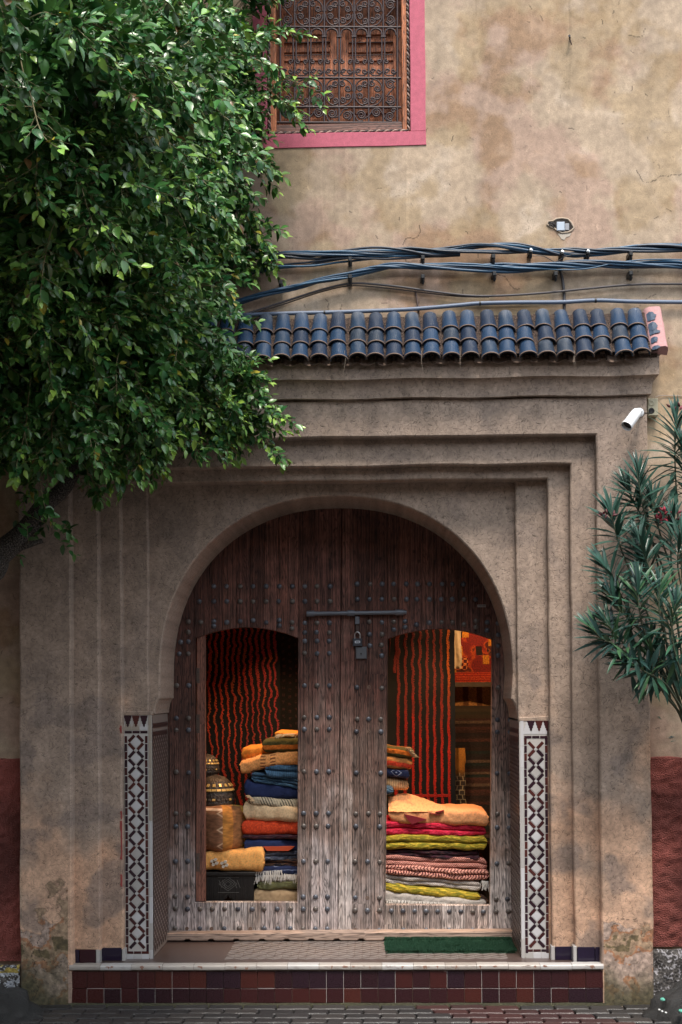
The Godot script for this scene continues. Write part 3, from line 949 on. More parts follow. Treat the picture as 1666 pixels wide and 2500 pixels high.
# ---------------------------------------------------------------- the tiled doorstep
func make_step() -> void:
	var s := thing("tiled_doorstep", "low doorstep faced with two rows of maroon glazed tiles under a white nosing", "doorstep", Vector3(-0.26, 0, 0))
	var zf := -0.004
	var x0 := P(171, 2410, zf).x; var x1 := P(1473.5, 2410, zf).x
	var yb := P(820, 2449, zf).y; var yt := P(820, 2371, zf).y; var ym := P(820, 2413, zf).y
	var core := MB.new()
	core.box(Vector3(x0 + 0.004, -0.02, ZDOOR - 0.05), Vector3(x1 - 0.004, YSTEP - 0.010, zf - 0.010))
	part("step_body", core, M.dark_grout, s)
	var n := 31
	var tw := (x1 - x0) / n
	for k in n:
		for r in 2:
			var y0 := yb if r == 0 else ym; var y1 := ym if r == 0 else yt
			var th := y1 - y0
			var m: Material = M.maroon[rng.randi() % 7]
			if k < 8 and r == 1: m = M.maroon[[0, 0, 4, 3, 0, 4, 0, 4][k]]
			var o := inst("step_tile", tile_mesh(tw - 0.0022, th - 0.0024, 0.012, 0.0016), m, s, Transform3D(Basis(Vector3.BACK, rr(-0.006, 0.006)) * Basis(Vector3.UP, rr(-0.012, 0.012)) * Basis(Vector3.RIGHT, rr(-0.01, 0.01)), Vector3(x0 + (k + 0.5) * tw, (y0 + y1) / 2.0 + rr(-0.0012, 0.0012), zf + rr(-0.001, 0.0012))))
	var pale := MB.new()
	for k in range(1, n):
		if rng.randf() < 0.42:
			var gx := x0 + k * tw
			pale.box(Vector3(gx - 0.0008, yb + (0.0 if rng.randf() < 0.6 else (ym - yb)), zf - 0.012), Vector3(gx + 0.0008, yt - (0.0 if rng.randf() < 0.6 else (yt - ym)), zf - 0.0012))
	for k in n:
		if rng.randf() < 0.35: pale.box(Vector3(x0 + k * tw + 0.002, ym - 0.001, zf - 0.012), Vector3(x0 + (k + 1) * tw - 0.002, ym + 0.001, zf - 0.0014))
	part("pale_joints", pale, M.grout, s)
	# nosing pieces with worn patches
	var nn := 17
	var nw := (x1 - x0 + 0.004) / nn
	for k in nn:
		var b := MB.new()
		var a := x0 - 0.002 + k * nw + 0.0012; var e := x0 - 0.002 + (k + 1) * nw - 0.0012
		var jog := rr(-0.0015, 0.0015)
		var rows := []
		for xx in 9:
			var x := lerpf(a, e, xx / 8.0)
			var row := []
			for q in [[-0.05, 0.004], [0.004, 0.003], [0.011, -0.001], [0.014, -0.007], [0.0135, -0.022], [0.010, -0.0265], [-0.012, -0.027]]:
				row.append(Vector3(x, YSTEP + q[1] + jog + rr(-0.0006, 0.0006), zf + q[0] + rr(-0.0006, 0.0006)))
			row.reverse()
			rows.append(row)
		b.grid(rows)
		var nose := part("nosing_tile", b, M.nosing[rng.randi() % 3], s)
		var chips := 5 if k > 7 and k < 13 else 1 + rng.randi() % 3
		for c in chips:
			var cx := lerpf(a, e, rr(0.08, 0.92)); var cw := rr(0.006, 0.020); var ch := rr(0.003, 0.007)
			var cb := MB.new()
			var pl := PackedVector2Array()
			for i in 9: pl.append(Vector2(cx + cos(i * TAU / 9) * cw * rr(0.6, 1.1), YSTEP - (0.006 if rng.randf() < 0.75 else 0.019) + sin(i * TAU / 9) * ch * rr(0.6, 1.1)))
			cb.prism(pl, zf + 0.008, zf + 0.0148)
			part("worn_chip", cb, M.chip, nose)
	# mossy footing under the tiles
	var foot := MB.new()
	var rows := []
	for k in 70:
		var x := lerpf(x0 - 0.01, x1 + 0.01, k / 69.0)
		var wv := 0.006 * sin(k * 0.9) + 0.004 * sin(k * 2.3) + rr(-0.002, 0.002)
		rows.append([Vector3(x, -0.01, zf + 0.030 + wv), Vector3(x, YGROUND + 0.012 + wv * 0.5, zf + 0.022 + wv), Vector3(x, yb - 0.001 + wv * 0.3, zf + 0.006), Vector3(x, yb + 0.002, zf - 0.01)])
	foot.grid(rows)
	part("mossy_footing", foot, M.moss, s)
	# floor of the doorway: slanting strips of mosaic
	var fl := MB.new()
	fl.box(Vector3(GX.jl - 0.01, YSTEP - 0.012, ZDOOR - 0.02), Vector3(GX.jr + 0.01, YSTEP - 0.004, -0.052))
	fl.box(Vector3(x0 + 0.002, YSTEP - 0.012, -0.20), Vector3(GX.jl - 0.012, YSTEP - 0.004, -0.052))
	fl.box(Vector3(GX.jr + 0.012, YSTEP - 0.012, -0.20), Vector3(x1 - 0.002, YSTEP - 0.004, -0.052))
	var floor_part := part("doorway_floor", fl, mat("worn floor glaze", lin(0.085, 0.058, 0.052), 0.3), s)
	var zz := MB.new()
	var fx0 := P(560, 2330, -0.4).x; var fx1 := P(1226, 2330, -0.4).x
	var row_n := 0
	var z := -0.175
	while z > -0.70:
		var kx := 0
		var x := fx0
		while x < fx1 - 0.03:
			var up := (kx + row_n / 2) % 2 == 0
			var za := z if up else z - 0.028; var zb := z - 0.028 if up else z
			var w := 0.021
			var p := [Vector3(x, YSTEP - 0.0012, za), Vector3(x + 0.046, YSTEP - 0.0012, zb), Vector3(x + 0.046, YSTEP - 0.0012, zb - w), Vector3(x, YSTEP - 0.0012, za - w)]
			zz.poly(p)
			for i in 4:
				var a: Vector3 = p[i]; var q: Vector3 = p[(i + 1) % 4]
				zz.quad(a - Vector3(0, 0.004, 0), q - Vector3(0, 0.004, 0), q, a)
			x += 0.0475; kx += 1
		z -= 0.046; row_n += 1
	stuff(part("floor_mosaic", zz, mat("pale floor glaze", lin(0.23, 0.195, 0.18), 0.28), floor_part))
	# plum tiles with white uprights at the feet of the stepped frames
	for q in [[175.5, 193.0, ZB, 0, 2319, 2359], [194.5, 233.5, ZB, 0, 2319, 2359], [235.0, 243.0, ZB, 1, 2319, 2358], [245.0, 297.0, ZC, 0, 2314, 2357], [298.5, 305.5, ZC, 1, 2318, 2355], [1346.5, 1355.0, ZC, 1, 2310, 2349], [1356.5, 1399.0, ZC, 0, 2311, 2350], [1400.5, 1408.5, ZB, 1, 2310, 2349], [1410.5, 1452.5, ZB, 0, 2312, 2350], [1454.5, 1467.5, ZB, 0, 2312, 2350]]:
		var pa := P(q[0], q[5], q[2] + 0.004); var pb := P(q[1], q[4], q[2] + 0.004)
		var b := MB.new()
		b.bevel_box(Vector3(pa.x, YSTEP - 0.004, q[2] - 0.06), Vector3(pb.x, pb.y, q[2] + 0.004), 0.0018)
		part("skirting_tile", b, M.glaze_white[1] if q[3] else M.plum[rng.randi() % 3], s)
	# wooden sill in front of the doors, notched along its foot
	var t := thing("wooden_sill", "pale worn wooden beam lying along the foot of the double door", "door sill", Vector3(-0.26, YSTEP, ZDOOR + 0.05))
	var zs := -0.705
	var pl := PackedVector2Array()
	var l := P(402, 2293, zs); var rgt := P(1252, 2293, zs)
	var y1l := P(402, 2279, zs).y; var y1r := P(1252, 2273, zs).y
	pl.append(Vector2(l.x, YSTEP + 0.004))
	var k := 0
	var xx := l.x + 0.12
	while xx < rgt.x - 0.10:
		pl.append(Vector2(xx, YSTEP + 0.003)); pl.append(Vector2(xx + 0.012, YSTEP + 0.013)); pl.append(Vector2(xx + 0.035, YSTEP + 0.014)); pl.append(Vector2(xx + 0.048, YSTEP + 0.003))
		xx += 0.158 + rr(-0.012, 0.012); k += 1
	pl.append(Vector2(rgt.x, YSTEP + 0.010))
	for i in 20:
		var f := 1.0 - i / 19.0
		pl.append(Vector2(lerpf(l.x, rgt.x, f), lerpf(y1l, y1r, f) + rr(-0.0015, 0.0015)))
	var b := MB.new()
	b.off = Vector2(0.1, 0.2)
	b.prism(pl, ZDOOR - 0.08, zs, 0.005)
	# grain along the beam
	for i in b.uv.size(): b.uv[i] = Vector2(b.uv[i].y * 1.0, b.uv[i].x * 0.5)
	part("beam", b, M.sill_wood, t)

# ---------------------------------------------------------------- tiled roof over the gate
func make_roof() -> void:
	var r := thing("tiled_gate_roof", "narrow sloping roof of blue black barrel tiles over the gateway", "roof", Vector3(-0.26, 3.7, -0.05))
	var ze := 0.125; var ye := P(1300, 878, ze).y
	var zt := ZW + 0.035; var yt := P(1300, 777, zt).y
	var low := Vector3(0, ye, ze); var high := Vector3(0, yt, zt)
	var down := (low - high).normalized()
	var nrm := Vector3(0, -down.z, down.y) * -1.0
	if nrm.y < 0: nrm = -nrm
	var length := low.distance_to(high)
	var xa: float = GX.al - 0.06; var xb := P(1600, 820, 0.05).x
	# bed of mortar
	var bed := MB.new()
	var nf := FastNoiseLite.new(); nf.seed = 5; nf.frequency = 9.0
	var rows := []; var uvs := []
	for i in 15:
		var row := []; var ur := []
		var s := i / 14.0 * (length - 0.028)
		for k in 221:
			var x := lerpf(xa, xb, k / 220.0)
			var p := high + down * s + nrm * (0.024 + 0.012 * nf.get_noise_2d(x * 2.0, s * 2.0) + 0.010 * nf.get_noise_2d(x * 6.0, s * 6.0))
			row.append(Vector3(x, p.y, p.z)); ur.append(Vector2(x, s))
		rows.append(row); uvs.append(ur)
	rows.reverse(); uvs.reverse()
	bed.grid(rows, uvs)
	part("mortar_bed", bed, M.earth, r)
	var sof := MB.new()
	var yf: float = GX.yf1
	sof.poly([Vector3(xa, yf - 0.002, ZW), Vector3(xb, yf - 0.002, ZW), Vector3(xb, yf - 0.002, 0.11), Vector3(xa, yf - 0.002, 0.11)])
	var e1 := low - nrm * 0.03 - down * 0.03
	sof.poly([Vector3(xa, yf, 0.10), Vector3(xb, yf, 0.10), Vector3(xb, e1.y, e1.z), Vector3(xa, e1.y, e1.z)])
	part("soffit", sof, M.earth, r)
	# barrel tiles
	var tl := length / 3.0 + 0.055
	var meshes := []
	for q in 5:
		var c: Color = [Color(0.11, 0.20, 0.33), Color(0.09, 0.14, 0.24), Color(0.12, 0.24, 0.43), Color(0.13, 0.18, 0.25), Color(0.10, 0.21, 0.38)][q]
		var b := MB.new()
		var rim := Color(6.0, 3.2, 1.6)
		var segs := 10
		var outer := []; var inner := []
		for i in 6:
			var f := i / 5.0
			var rad := lerpf(0.0355, 0.0465, f * f * 0.5 + f * 0.5) + (0.001 if i == 5 else 0.0)
			var ro := []; var rn := []
			for j in segs + 1:
				var a := PI - PI * j / segs
				var sag := 0.012
				ro.append(Vector3(cos(a) * rad, sin(a) * rad * 1.02, f * tl))
				rn.append(Vector3(cos(a) * (rad - 0.009), sin(a) * (rad - 0.009), f * tl))
			ro.reverse(); rn.reverse()
			outer.append(ro); inner.append(rn)
		b.col = c
		var turned := []
		var first_v := b.v.size()
		for i in outer.size(): 
			var x: Array = outer[outer.size() - 1 - i].duplicate(); turned.append(x)
		var dome := [turned[5]]
		for dq in [[0.80, -0.008], [0.45, -0.016], [0.05, -0.019]]:
			dome.append(turned[5].map(func(v): return Vector3(v.x * dq[0], v.y * dq[0], dq[1])))
		b.grid(dome)
		b.grid(turned)
		for vi in range(first_v, b.v.size()):                      # dust and lime that collect towards the upper end
			var dz: float = b.v[vi].z / tl
			var dust: float = ss(0.50, 0.0, dz + 0.16 * sin(b.v[vi].x * 160.0 + q)) * [0.75, 0.25, 0.5, 0.85, 0.4][q]
			b.c[vi] = c.lerp(Color(0.85, 0.82, 0.82), dust * 0.8)
		b.grid(inner)
		for j in segs:
			b.col = c
			b.quad(outer[5][j], outer[5][j + 1], inner[5][j + 1], inner[5][j])
			b.quad(inner[0][j], inner[0][j + 1], outer[0][j + 1], outer[0][j])
		meshes.append(b.mesh())
	var lipm := MB.new()                                         # the unglazed clay edge that shows under each tile
	var la := []; var lb := []
	for j in 11:
		var a := PI - PI * j / 10.0
		la.append(Vector3(cos(a) * 0.0480, sin(a) * 0.0480 * 1.02, tl + 0.0015)); lb.append(Vector3(cos(a) * 0.0445, sin(a) * 0.0445 * 1.02, tl + 0.0022))
	for j in 10: lipm.quad(lb[j], lb[j + 1], la[j + 1], la[j])
	for j in 10: lipm.quad(la[j], la[j + 1], la[j + 1] - Vector3(0, 0, 0.006), la[j] - Vector3(0, 0, 0.006))
	var lip_mesh := lipm.mesh()
	var pan := MB.new()
	var po := []; var pi := []
	for i in 2:
		var ro := []; var rn := []
		for j in 9:
			var a := PI + PI * (0.08 + 0.84 * j / 8.0)
			ro.append(Vector3(cos(a) * 0.045, sin(a) * 0.030, 0.30 * i)); rn.append(Vector3(cos(a) * 0.037, sin(a) * 0.022, 0.30 * i))
		po.append(ro); pi.append(rn)
	pan.grid([po[1], po[0]]); pan.grid(pi)
	for j in 8: pan.quad(po[1][j], po[1][j + 1], pi[1][j + 1], pi[1][j])
	var pan_mesh := pan.mesh()
	var step := (P(1566, 850, 0.12).x - P(596, 850, 0.12).x) / 21.0
	var first := P(1566, 850, 0.12).x
	var basis := Basis(Vector3.RIGHT, nrm, Vector3.RIGHT.cross(nrm))
	if basis.z.dot(down) < 0: basis = Basis(-Vector3.RIGHT, nrm, down)
	for k in 37:
		var x := first - k * step
		if x < xa + 0.03: break
		var jig := rr(-0.004, 0.004)
		for row in 3:
			var s := length / 3.0 * row - (0.022 if row == 0 else 0.045) + rr(-0.006, 0.006)
			var at := high + down * s + nrm * (0.012 + 0.004 * row + rr(-0.003, 0.003))
			var tb := basis * Basis.from_scale(Vector3(1.13, 1, 0.88 if row == 0 else 1.0)) * Basis(Vector3.RIGHT, -0.045) * Basis(Vector3.UP, rr(-0.03, 0.03)) * Basis(Vector3.BACK, rr(-0.06, 0.06))
			var o := inst("roof_tile", meshes[rng.randi() % 5], M.roof_tile, r, Transform3D(tb, Vector3(x + jig + rr(-0.003, 0.003), at.y, at.z)))
			inst("clay_lip", lip_mesh, M.clay, o, Transform3D())
		var at2 := high + down * (length - 0.292 + rr(-0.005, 0.005)) + nrm * 0.006
		inst("pan_tile", pan_mesh, M.clay, r, Transform3D(basis, Vector3(x - step / 2.0 + jig, at2.y, at2.z)))
	# plastered verge at the right end, painted pink over blue
	var v := MB.new()
	var vx0 := P(1580, 800, 0.0).x; var vx1 := P(1619, 800, 0.0).x
	var rr_rows := []
	for i in 13:
		var s := length * i / 12.0 * 0.97 - 0.03
		var row := []
		for q in [[vx0 - 0.012, 0.0], [vx0 - 0.004, 0.030], [vx0 + 0.02, 0.046], [vx1 - 0.02, 0.050], [vx1 - 0.006, 0.042], [vx1, 0.022], [vx1, -0.02]]:
			var p: Vector3 = high + down * s + nrm * (q[1] + 0.004 * nf.get_noise_2d(q[0] * 9.0, s * 9.0))
			row.append(Vector3(q[0] + 0.004 * nf.get_noise_2d(s * 12.0, 3.0), p.y, p.z))
		rr_rows.append(row)
	var back := rr_rows.duplicate(); back.reverse()
	v.grid(back)
	v.poly([rr_rows[12][6], rr_rows[12][5], rr_rows[12][4], rr_rows[12][3], rr_rows[12][2], rr_rows[12][1], rr_rows[12][0]])
	var pinkm := mat("faded pink paint", lin(0.50, 0.27, 0.27), 0.85)
	pinkm.albedo_texture = M.grain
	var verge := part("verge", v, pinkm, r)
	for q in [[0.03, 0.26, 0.034], [0.30, 0.50, 0.030], [0.46, 0.60, 0.040], [0.64, 0.80, 0.024], [0.86, 0.95, 0.030]]:
		var pb := MB.new()
		var ring := []
		for i in 16:
			var a := i * TAU / 16.0
			var s: float = length * (lerpf(q[0], q[1], 0.5) + (q[1] - q[0]) * 0.5 * sin(a) * rr(0.75, 1.1))
			var x: float = clampf(vx0 + 0.014 + q[2] * cos(a) * rr(0.6, 1.2), vx0 - 0.002, vx1 - 0.03)
			var lift := 0.0475 + 0.0045 * (x - vx0) / 0.05 if x > vx0 + 0.018 else lerpf(0.033, 0.0475, (x - vx0 + 0.002) / 0.02)
			var p: Vector3 = high + down * s + nrm * (lift + 0.0035)
			ring.append(Vector3(x, p.y, p.z))
		var mid := Vector3.ZERO
		for p in ring: mid += p / 16.0
		mid += nrm * 0.002
		for i in 16: pb.poly([mid, ring[(i + 1) % 16], ring[i]] if (ring[i] - mid).cross(ring[(i + 1) % 16] - mid).dot(nrm) < 0 else [mid, ring[i], ring[(i + 1) % 16]])
		part("blue_paint_remnant", pb, mat("old blue paint", lin(0.022, 0.045, 0.085), 0.6), verge)
	# dry stalks hanging from the eave
	for q in [[842, 915], [1030, 905], [1124, 900], [1402, 895], [1404, 890]]:
		var b := MB.new()
		var a := P(q[0], 868, ze + 0.045)
		var path := smooth_path([a + Vector3(0, 0.03, -0.01), a, a + Vector3(rr(-0.006, 0.006), -0.03, 0.006), P(q[0] + rr(-4, 4), q[1], ze + 0.04)], 4)
		b.tube(path, 0.0011, 4)
		part("dry_stalk", b, mat("dry stalk", lin(0.30, 0.24, 0.19), 0.9), r)

# ---------------------------------------------------------------- the double door
func slab(pl: PackedVector2Array, z0: float, z1: float, bev: float, off: Vector2) -> MB:
	var b := MB.new()
	b.off = off
	b.prism(pl, z0, z1, bev, true)
	return b

func make_door() -> void:
	var z := ZDOOR
	# outline of the whole door: the arch a little enlarged, straight sides, foot behind the sill
	var outline := PackedVector2Array()
	for p in arch(0.035): outline.append(p)
	outline.append(Vector2(GX.jl - 0.03, GX.cy)); outline.append(Vector2(GX.jl - 0.03, YSTEP + 0.04))
	outline.append(Vector2(GX.jr + 0.03, YSTEP + 0.02)); outline.append(Vector2(GX.jr + 0.03, GX.cy))
	var pt := func(sx: float, sy: float) -> Vector2:
		var p := P(sx, sy, z); return Vector2(p.x, p.y)
	var windows := [
		[[476, 2203], [726, 2203.5], [728.6, 1557.5], [700, 1547], [668, 1539], [640, 1534], [606, 1531.5], [570, 1533.5], [530, 1541], [500, 1550], [477, 1559]],
		[[942, 2209.5], [1197, 2211], [1202, 1561], [1170, 1550], [1140, 1542], [1108, 1537], [1079, 1535], [1045, 1536.5], [1010, 1542], [975, 1550], [947.6, 1560]]]
	var edges := [[372, 417, 474, 510, 543, 577, 610, 643, 677, 703, 727, 765, 831.2], [832.6, 866, 900, 945, 972, 1000, 1029, 1057, 1086, 1115, 1143, 1172, 1199.5, 1255, 1300]]
	var names := ["door leaf whose arched opening frames the blue blankets and stool", "door leaf with the padlock, its opening framing the crimson blanket"]
	var studs := [studs_left(), studs_right()]
	for leaf in 2:
		var d := thing("studded_door_leaf", "weathered studded wooden " + names[leaf], "door", Vector3(-0.75 if leaf == 0 else 0.25, YSTEP + 0.05, z), "double door leaves")
		var win := PackedVector2Array()
		for q in windows[leaf]: win.append(pt.call(q[0], q[1]))
		var e: Array = edges[leaf]
		for i in e.size() - 1:
			# a strip that leans with the hanging door, cut to the outline and the opening
			var tilt := func(sx: float, sy: float) -> Vector2: return pt.call(sx - (sy - 1600.0) * 0.0098, sy)
			var wide: float = e[i + 1] - e[i]
			var strip := PackedVector2Array([tilt.call(e[i] + 0.28, 2420), tilt.call(e[i + 1] - 0.28, 2420), tilt.call(e[i + 1] - 0.28, 1150), tilt.call(e[i] + 0.28, 1150)])
			for a in Geometry2D.intersect_polygons(strip, outline):
				for q in Geometry2D.clip_polygons(a, win):
					if Geometry2D.is_polygon_clockwise(q): continue
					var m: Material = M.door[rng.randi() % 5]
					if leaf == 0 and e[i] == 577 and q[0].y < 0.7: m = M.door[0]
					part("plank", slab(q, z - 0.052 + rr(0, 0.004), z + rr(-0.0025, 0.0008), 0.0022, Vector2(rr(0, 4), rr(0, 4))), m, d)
		# light stop added behind, so that no light comes through the joints
		var half := PackedVector2Array([pt.call(300 if leaf == 0 else 829, 2440), pt.call(826.5 if leaf == 0 else 1400, 2440), pt.call(840.5 if leaf == 0 else 1400, 1100), pt.call(300 if leaf == 0 else 843, 1100)])
		var mid := (win[0].x + win[1].x) / 2.0
		for cut in [PackedVector2Array([Vector2(-5, -1), Vector2(mid, -1), Vector2(mid, 5), Vector2(-5, 5)]), PackedVector2Array([Vector2(mid + 0.0005, -1), Vector2(5, -1), Vector2(5, 5), Vector2(mid + 0.0005, 5)])]:
			for a in Geometry2D.intersect_polygons(half, outline):
				for a2 in Geometry2D.intersect_polygons(a, cut):
					for q in Geometry2D.clip_polygons(a2, win):
						if not Geometry2D.is_polygon_clockwise(q): part("added_light_stop", slab(q, z - 0.064, z - 0.054, 0.0, Vector2(0.6, 0.3)), M.door[4], d)
		# battens behind
		for yy in ([0.36, 2.36] if leaf == 0 else [0.36, 2.36]):
			var b := MB.new()
			b.off = Vector2(0.3, 0.7)
			b.box(Vector3(-1.25 if leaf == 0 else -0.22, yy - 0.06, z - 0.105), Vector3(-0.28 if leaf == 0 else 0.78, yy + 0.06, z - 0.0645))
			for k in b.uv.size(): b.uv[k] = Vector2(b.uv[k].y, b.uv[k].x)
			part("back_batten", b, M.door[1], d)
		# nail heads
		var dome := MB.new()
		var prof := []
		for i in 6: prof.append(Vector2(0.0162 * cos(i / 5.0 * PI / 2.0) + 0.0002, 0.0115 * sin(i / 5.0 * PI / 2.0)))
		dome.lathe(prof, Vector3.ZERO, 12)
		var head := dome.mesh()
		var rustm := mat("rust spot", lin(0.16, 0.10, 0.075), 0.9)
		var ring := MB.new()
		ring.lathe([Vector2(0.0125, 0.0), Vector2(0.0125, 0.0015), Vector2(0.0085, 0.0018), Vector2(0.0075, 0.0006), Vector2(0.0045, 0.0004), Vector2(0.0035, 0.0022), Vector2(0.0002, 0.0026)], Vector3.ZERO, 12)
		var hole := ring.mesh()
		for q in studs[leaf]:
			var p := P(q[0], q[1], z)
			var gone: bool = q.size() > 2
			var tb := Basis(Vector3.RIGHT, PI / 2) * Basis(Vector3.UP, rr(0, 6)) * Basis(Vector3.RIGHT, rr(-0.06, 0.06))
			tb = tb.scaled(Vector3.ONE * rr(0.93, 1.07))
			inst("missing_nail" if gone else "nail_head", hole if gone else head, rustm if gone else M.stud[rng.randi() % 4 if rng.randf() < 0.9 else 3], d, Transform3D(tb, Vector3(p.x, p.y, z - 0.0012)))
		if leaf == 0:
			# upright edge of the wicket seen inside the opening
			var post := PackedVector2Array([pt.call(477.5, 2202), pt.call(501, 2202), pt.call(501, 1552), pt.call(497, 1546), pt.call(480, 1552)])
			var pm := part("wicket_edge", slab(post, z - 0.05, z - 0.014, 0.003, Vector2(0.2, 0.1)), M.post_wood, d)
			for q in [[1631, 1668], [1744, 1790], [1856, 1902], [2083, 2128]]:
				var pa := P(479.5, q[1], z - 0.0125); var pb := P(488, q[0], z - 0.0125)
				var hb := MB.new()
				hb.bevel_box(Vector3(pa.x, pa.y, z - 0.02), Vector3(pb.x, pb.y, z - 0.0125), 0.001)
				var hm := part("hinge_plate", hb, mat("rusty hinge plate", lin(0.09, 0.06, 0.048), 0.8), pm)
				for t in [0.2, 0.75]:
					inst("hinge_screw", head, M.iron, hm, Transform3D(Basis(Vector3.RIGHT, PI / 2).scaled(Vector3.ONE * 0.28), Vector3((pa.x + pb.x) / 2, lerpf(pa.y, pb.y, t), z - 0.0125)))
			var stop := MB.new()
			stop.prism(PackedVector2Array([pt.call(822, 2300), pt.call(837, 2300), pt.call(848, 1180), pt.call(833, 1180)]), z - 0.090, z - 0.066, 0.0, true)
			part("meeting_stop", stop, M.door[4], d)
		else:
			# rim lock and its plate, small label near the arch
			var b := MB.new()
			var pa := P(869, 1609, z); var pb := P(896, 1579, z)
			b.bevel_box(Vector3(pa.x, pa.y, z - 0.002), Vector3(pb.x, pb.y, z + 0.016), 0.004)
			var lockm := mat("old lock plate", lin(0.13, 0.135, 0.15), 0.55, 0.4)
			var lk := part("lock_plate", b, lockm, d)
			b = MB.new()
			var kp := P(882, 1596, z + 0.016)
			b.lathe([Vector2(0.0055, 0), Vector2(0.0055, 0.0012), Vector2(0.0002, 0.0012)], Vector3.ZERO, 10)
			inst("keyhole", b.mesh(), M.black, lk, Transform3D(Basis(Vector3.RIGHT, PI / 2), kp))
			b = MB.new()
			b.box(kp + Vector3(-0.002, -0.013, -0.001), kp + Vector3(0.002, -0.003, 0.0013))
			part("keyhole_slot", b, M.black, lk)
			b = MB.new()
			pa = P(1166, 1482.5, z); pb = P(1186.5, 1476, z)
			b.bevel_box(Vector3(pa.x, pa.y, z - 0.001), Vector3(pb.x, pb.y, z + 0.0035), 0.001)
			var tag := part("small_label", b, mat("dulled metal label", lin(0.30, 0.27, 0.26), 0.5, 0.3), d)
			for k in 5:
				b = MB.new()
				var px: float = lerpf(pa.x, pb.x, 0.14 + 0.17 * k)
				b.box(Vector3(px, pa.y + 0.005, z + 0.003), Vector3(px + 0.006, pb.y - 0.005, z + 0.0040))
				part("label_letter", b, M.iron, tag)
	# sliding bolt across both leaves
	var bt := thing("sliding_bolt", "long grey iron bolt sliding across the joint of both door leaves", "door bolt", P(840, 1497, z), "")
	var ironm := mat("grey bolt iron", lin(0.14, 0.15, 0.18), 0.45, 0.4)
	bump(ironm, M.spots, 0.05)
	var zb := z + 0.026
	var b := MB.new()
	var a0 := P(752, 1498.3, zb); var a1 := P(990, 1495, zb)
	b.tube([a0, a0.lerp(a1, 0.5), a1], 0.0135, 14)
	part("rod", b, ironm, bt)
	for q in [[749, 768, 0.0195], [848, 866, 0.0195], [965.5, 985.5, 0.019], [985, 993, 0.0145]]:
		b = MB.new()
		var p0 := P(q[0], 1498.3 - (q[0] - 752) * 0.0139, zb); var p1 := P(q[1], 1498.3 - (q[1] - 752) * 0.0139, zb)
		b.tube([p0, p0.lerp(p1, 0.08), p0.lerp(p1, 0.5), p0.lerp(p1, 0.92), p1], [q[2] * 0.9, q[2], q[2], q[2], q[2] * 0.9], 14)
		part("collar", b, ironm, bt)
		if q[2] > 0.015:
			b = MB.new()
			b.box(Vector3(p0.x, p0.y - 0.012, z - 0.003), Vector3(p1.x, p1.y + 0.012, zb))
			part("bracket", b, ironm, bt)
	b = MB.new()
	var h0 := P(867, 1505, zb - 0.006); var h1 := P(878, 1524, zb - 0.006)
	b.bevel_box(Vector3(h0.x, h1.y, zb - 0.012), Vector3(h1.x, h0.y, zb - 0.004), 0.002)
	part("hasp", b, ironm, bt)
	b = MB.new()
	h0 = P(869, 1519, zb - 0.008); h1 = P(876.5, 1541, zb - 0.008)
	b.bevel_box(Vector3(h0.x, h1.y, zb - 0.020), Vector3(h1.x, h0.y, zb - 0.013), 0.001)
	part("hasp_tail", b, mat("rusty hasp", lin(0.07, 0.045, 0.04), 0.8), bt)
	# padlock
	var pc := P(873.5, 1568, z + 0.02)
	var lock := thing("padlock", "dark grey padlock with a steel shackle hanging under the iron bolt", "padlock", pc)
	b = MB.new()
	var w0 := P(861.5, 1577.5, z + 0.034); var w1 := P(884.5, 1558.5, z + 0.034)
	b.bevel_box(Vector3(w0.x, w0.y, z + 0.006), Vector3(w1.x, w1.y, z + 0.034), 0.004)
	part("body", b, mat("grey lock body", lin(0.062, 0.068, 0.085), 0.4, 0.4), lock)
	b = MB.new()
	w0 = P(866.5, 1570.5, z + 0.0348); w1 = P(880, 1564, z + 0.0348)
	var pl := PackedVector2Array()
	for i in 16:
		var an := i * TAU / 16
		pl.append(Vector2((w0.x + w1.x) / 2 + (w1.x - w0.x) / 2 * signf(cos(an)) * pow(absf(cos(an)), 0.45), (w0.y + w1.y) / 2 + (w1.y - w0.y) / 2 * signf(sin(an)) * pow(absf(sin(an)), 0.7)))
	b.prism(pl, z + 0.030, z + 0.0348)
	var bad := part("badge", b, mat("white lock badge", lin(0.50, 0.53, 0.60), 0.4), lock)
	for k in 3:
		b = MB.new()
		var bx := lerpf(w0.x, w1.x, 0.24 + 0.2 * k)
		b.box(Vector3(bx, w0.y + 0.004, z + 0.034), Vector3(bx + 0.0045, w1.y - 0.004, z + 0.0352))
		part("badge_letter", b, M.iron, bad)
	b = MB.new()
	var sc := P(873, 1551, z + 0.02)
	var path := []
	path.append(sc + Vector3(-0.0165, -0.022, 0))
	for i in 13:
		var an := PI - PI * i / 12.0
		path.append(sc + Vector3(cos(an) * 0.0165, sin(an) * 0.0185 + 0.002, 0))
	path.append(sc + Vector3(0.0165, -0.022, 0))
	b.tube(path, 0.0042, 8)
	part("shackle", b, M.steel, lock)

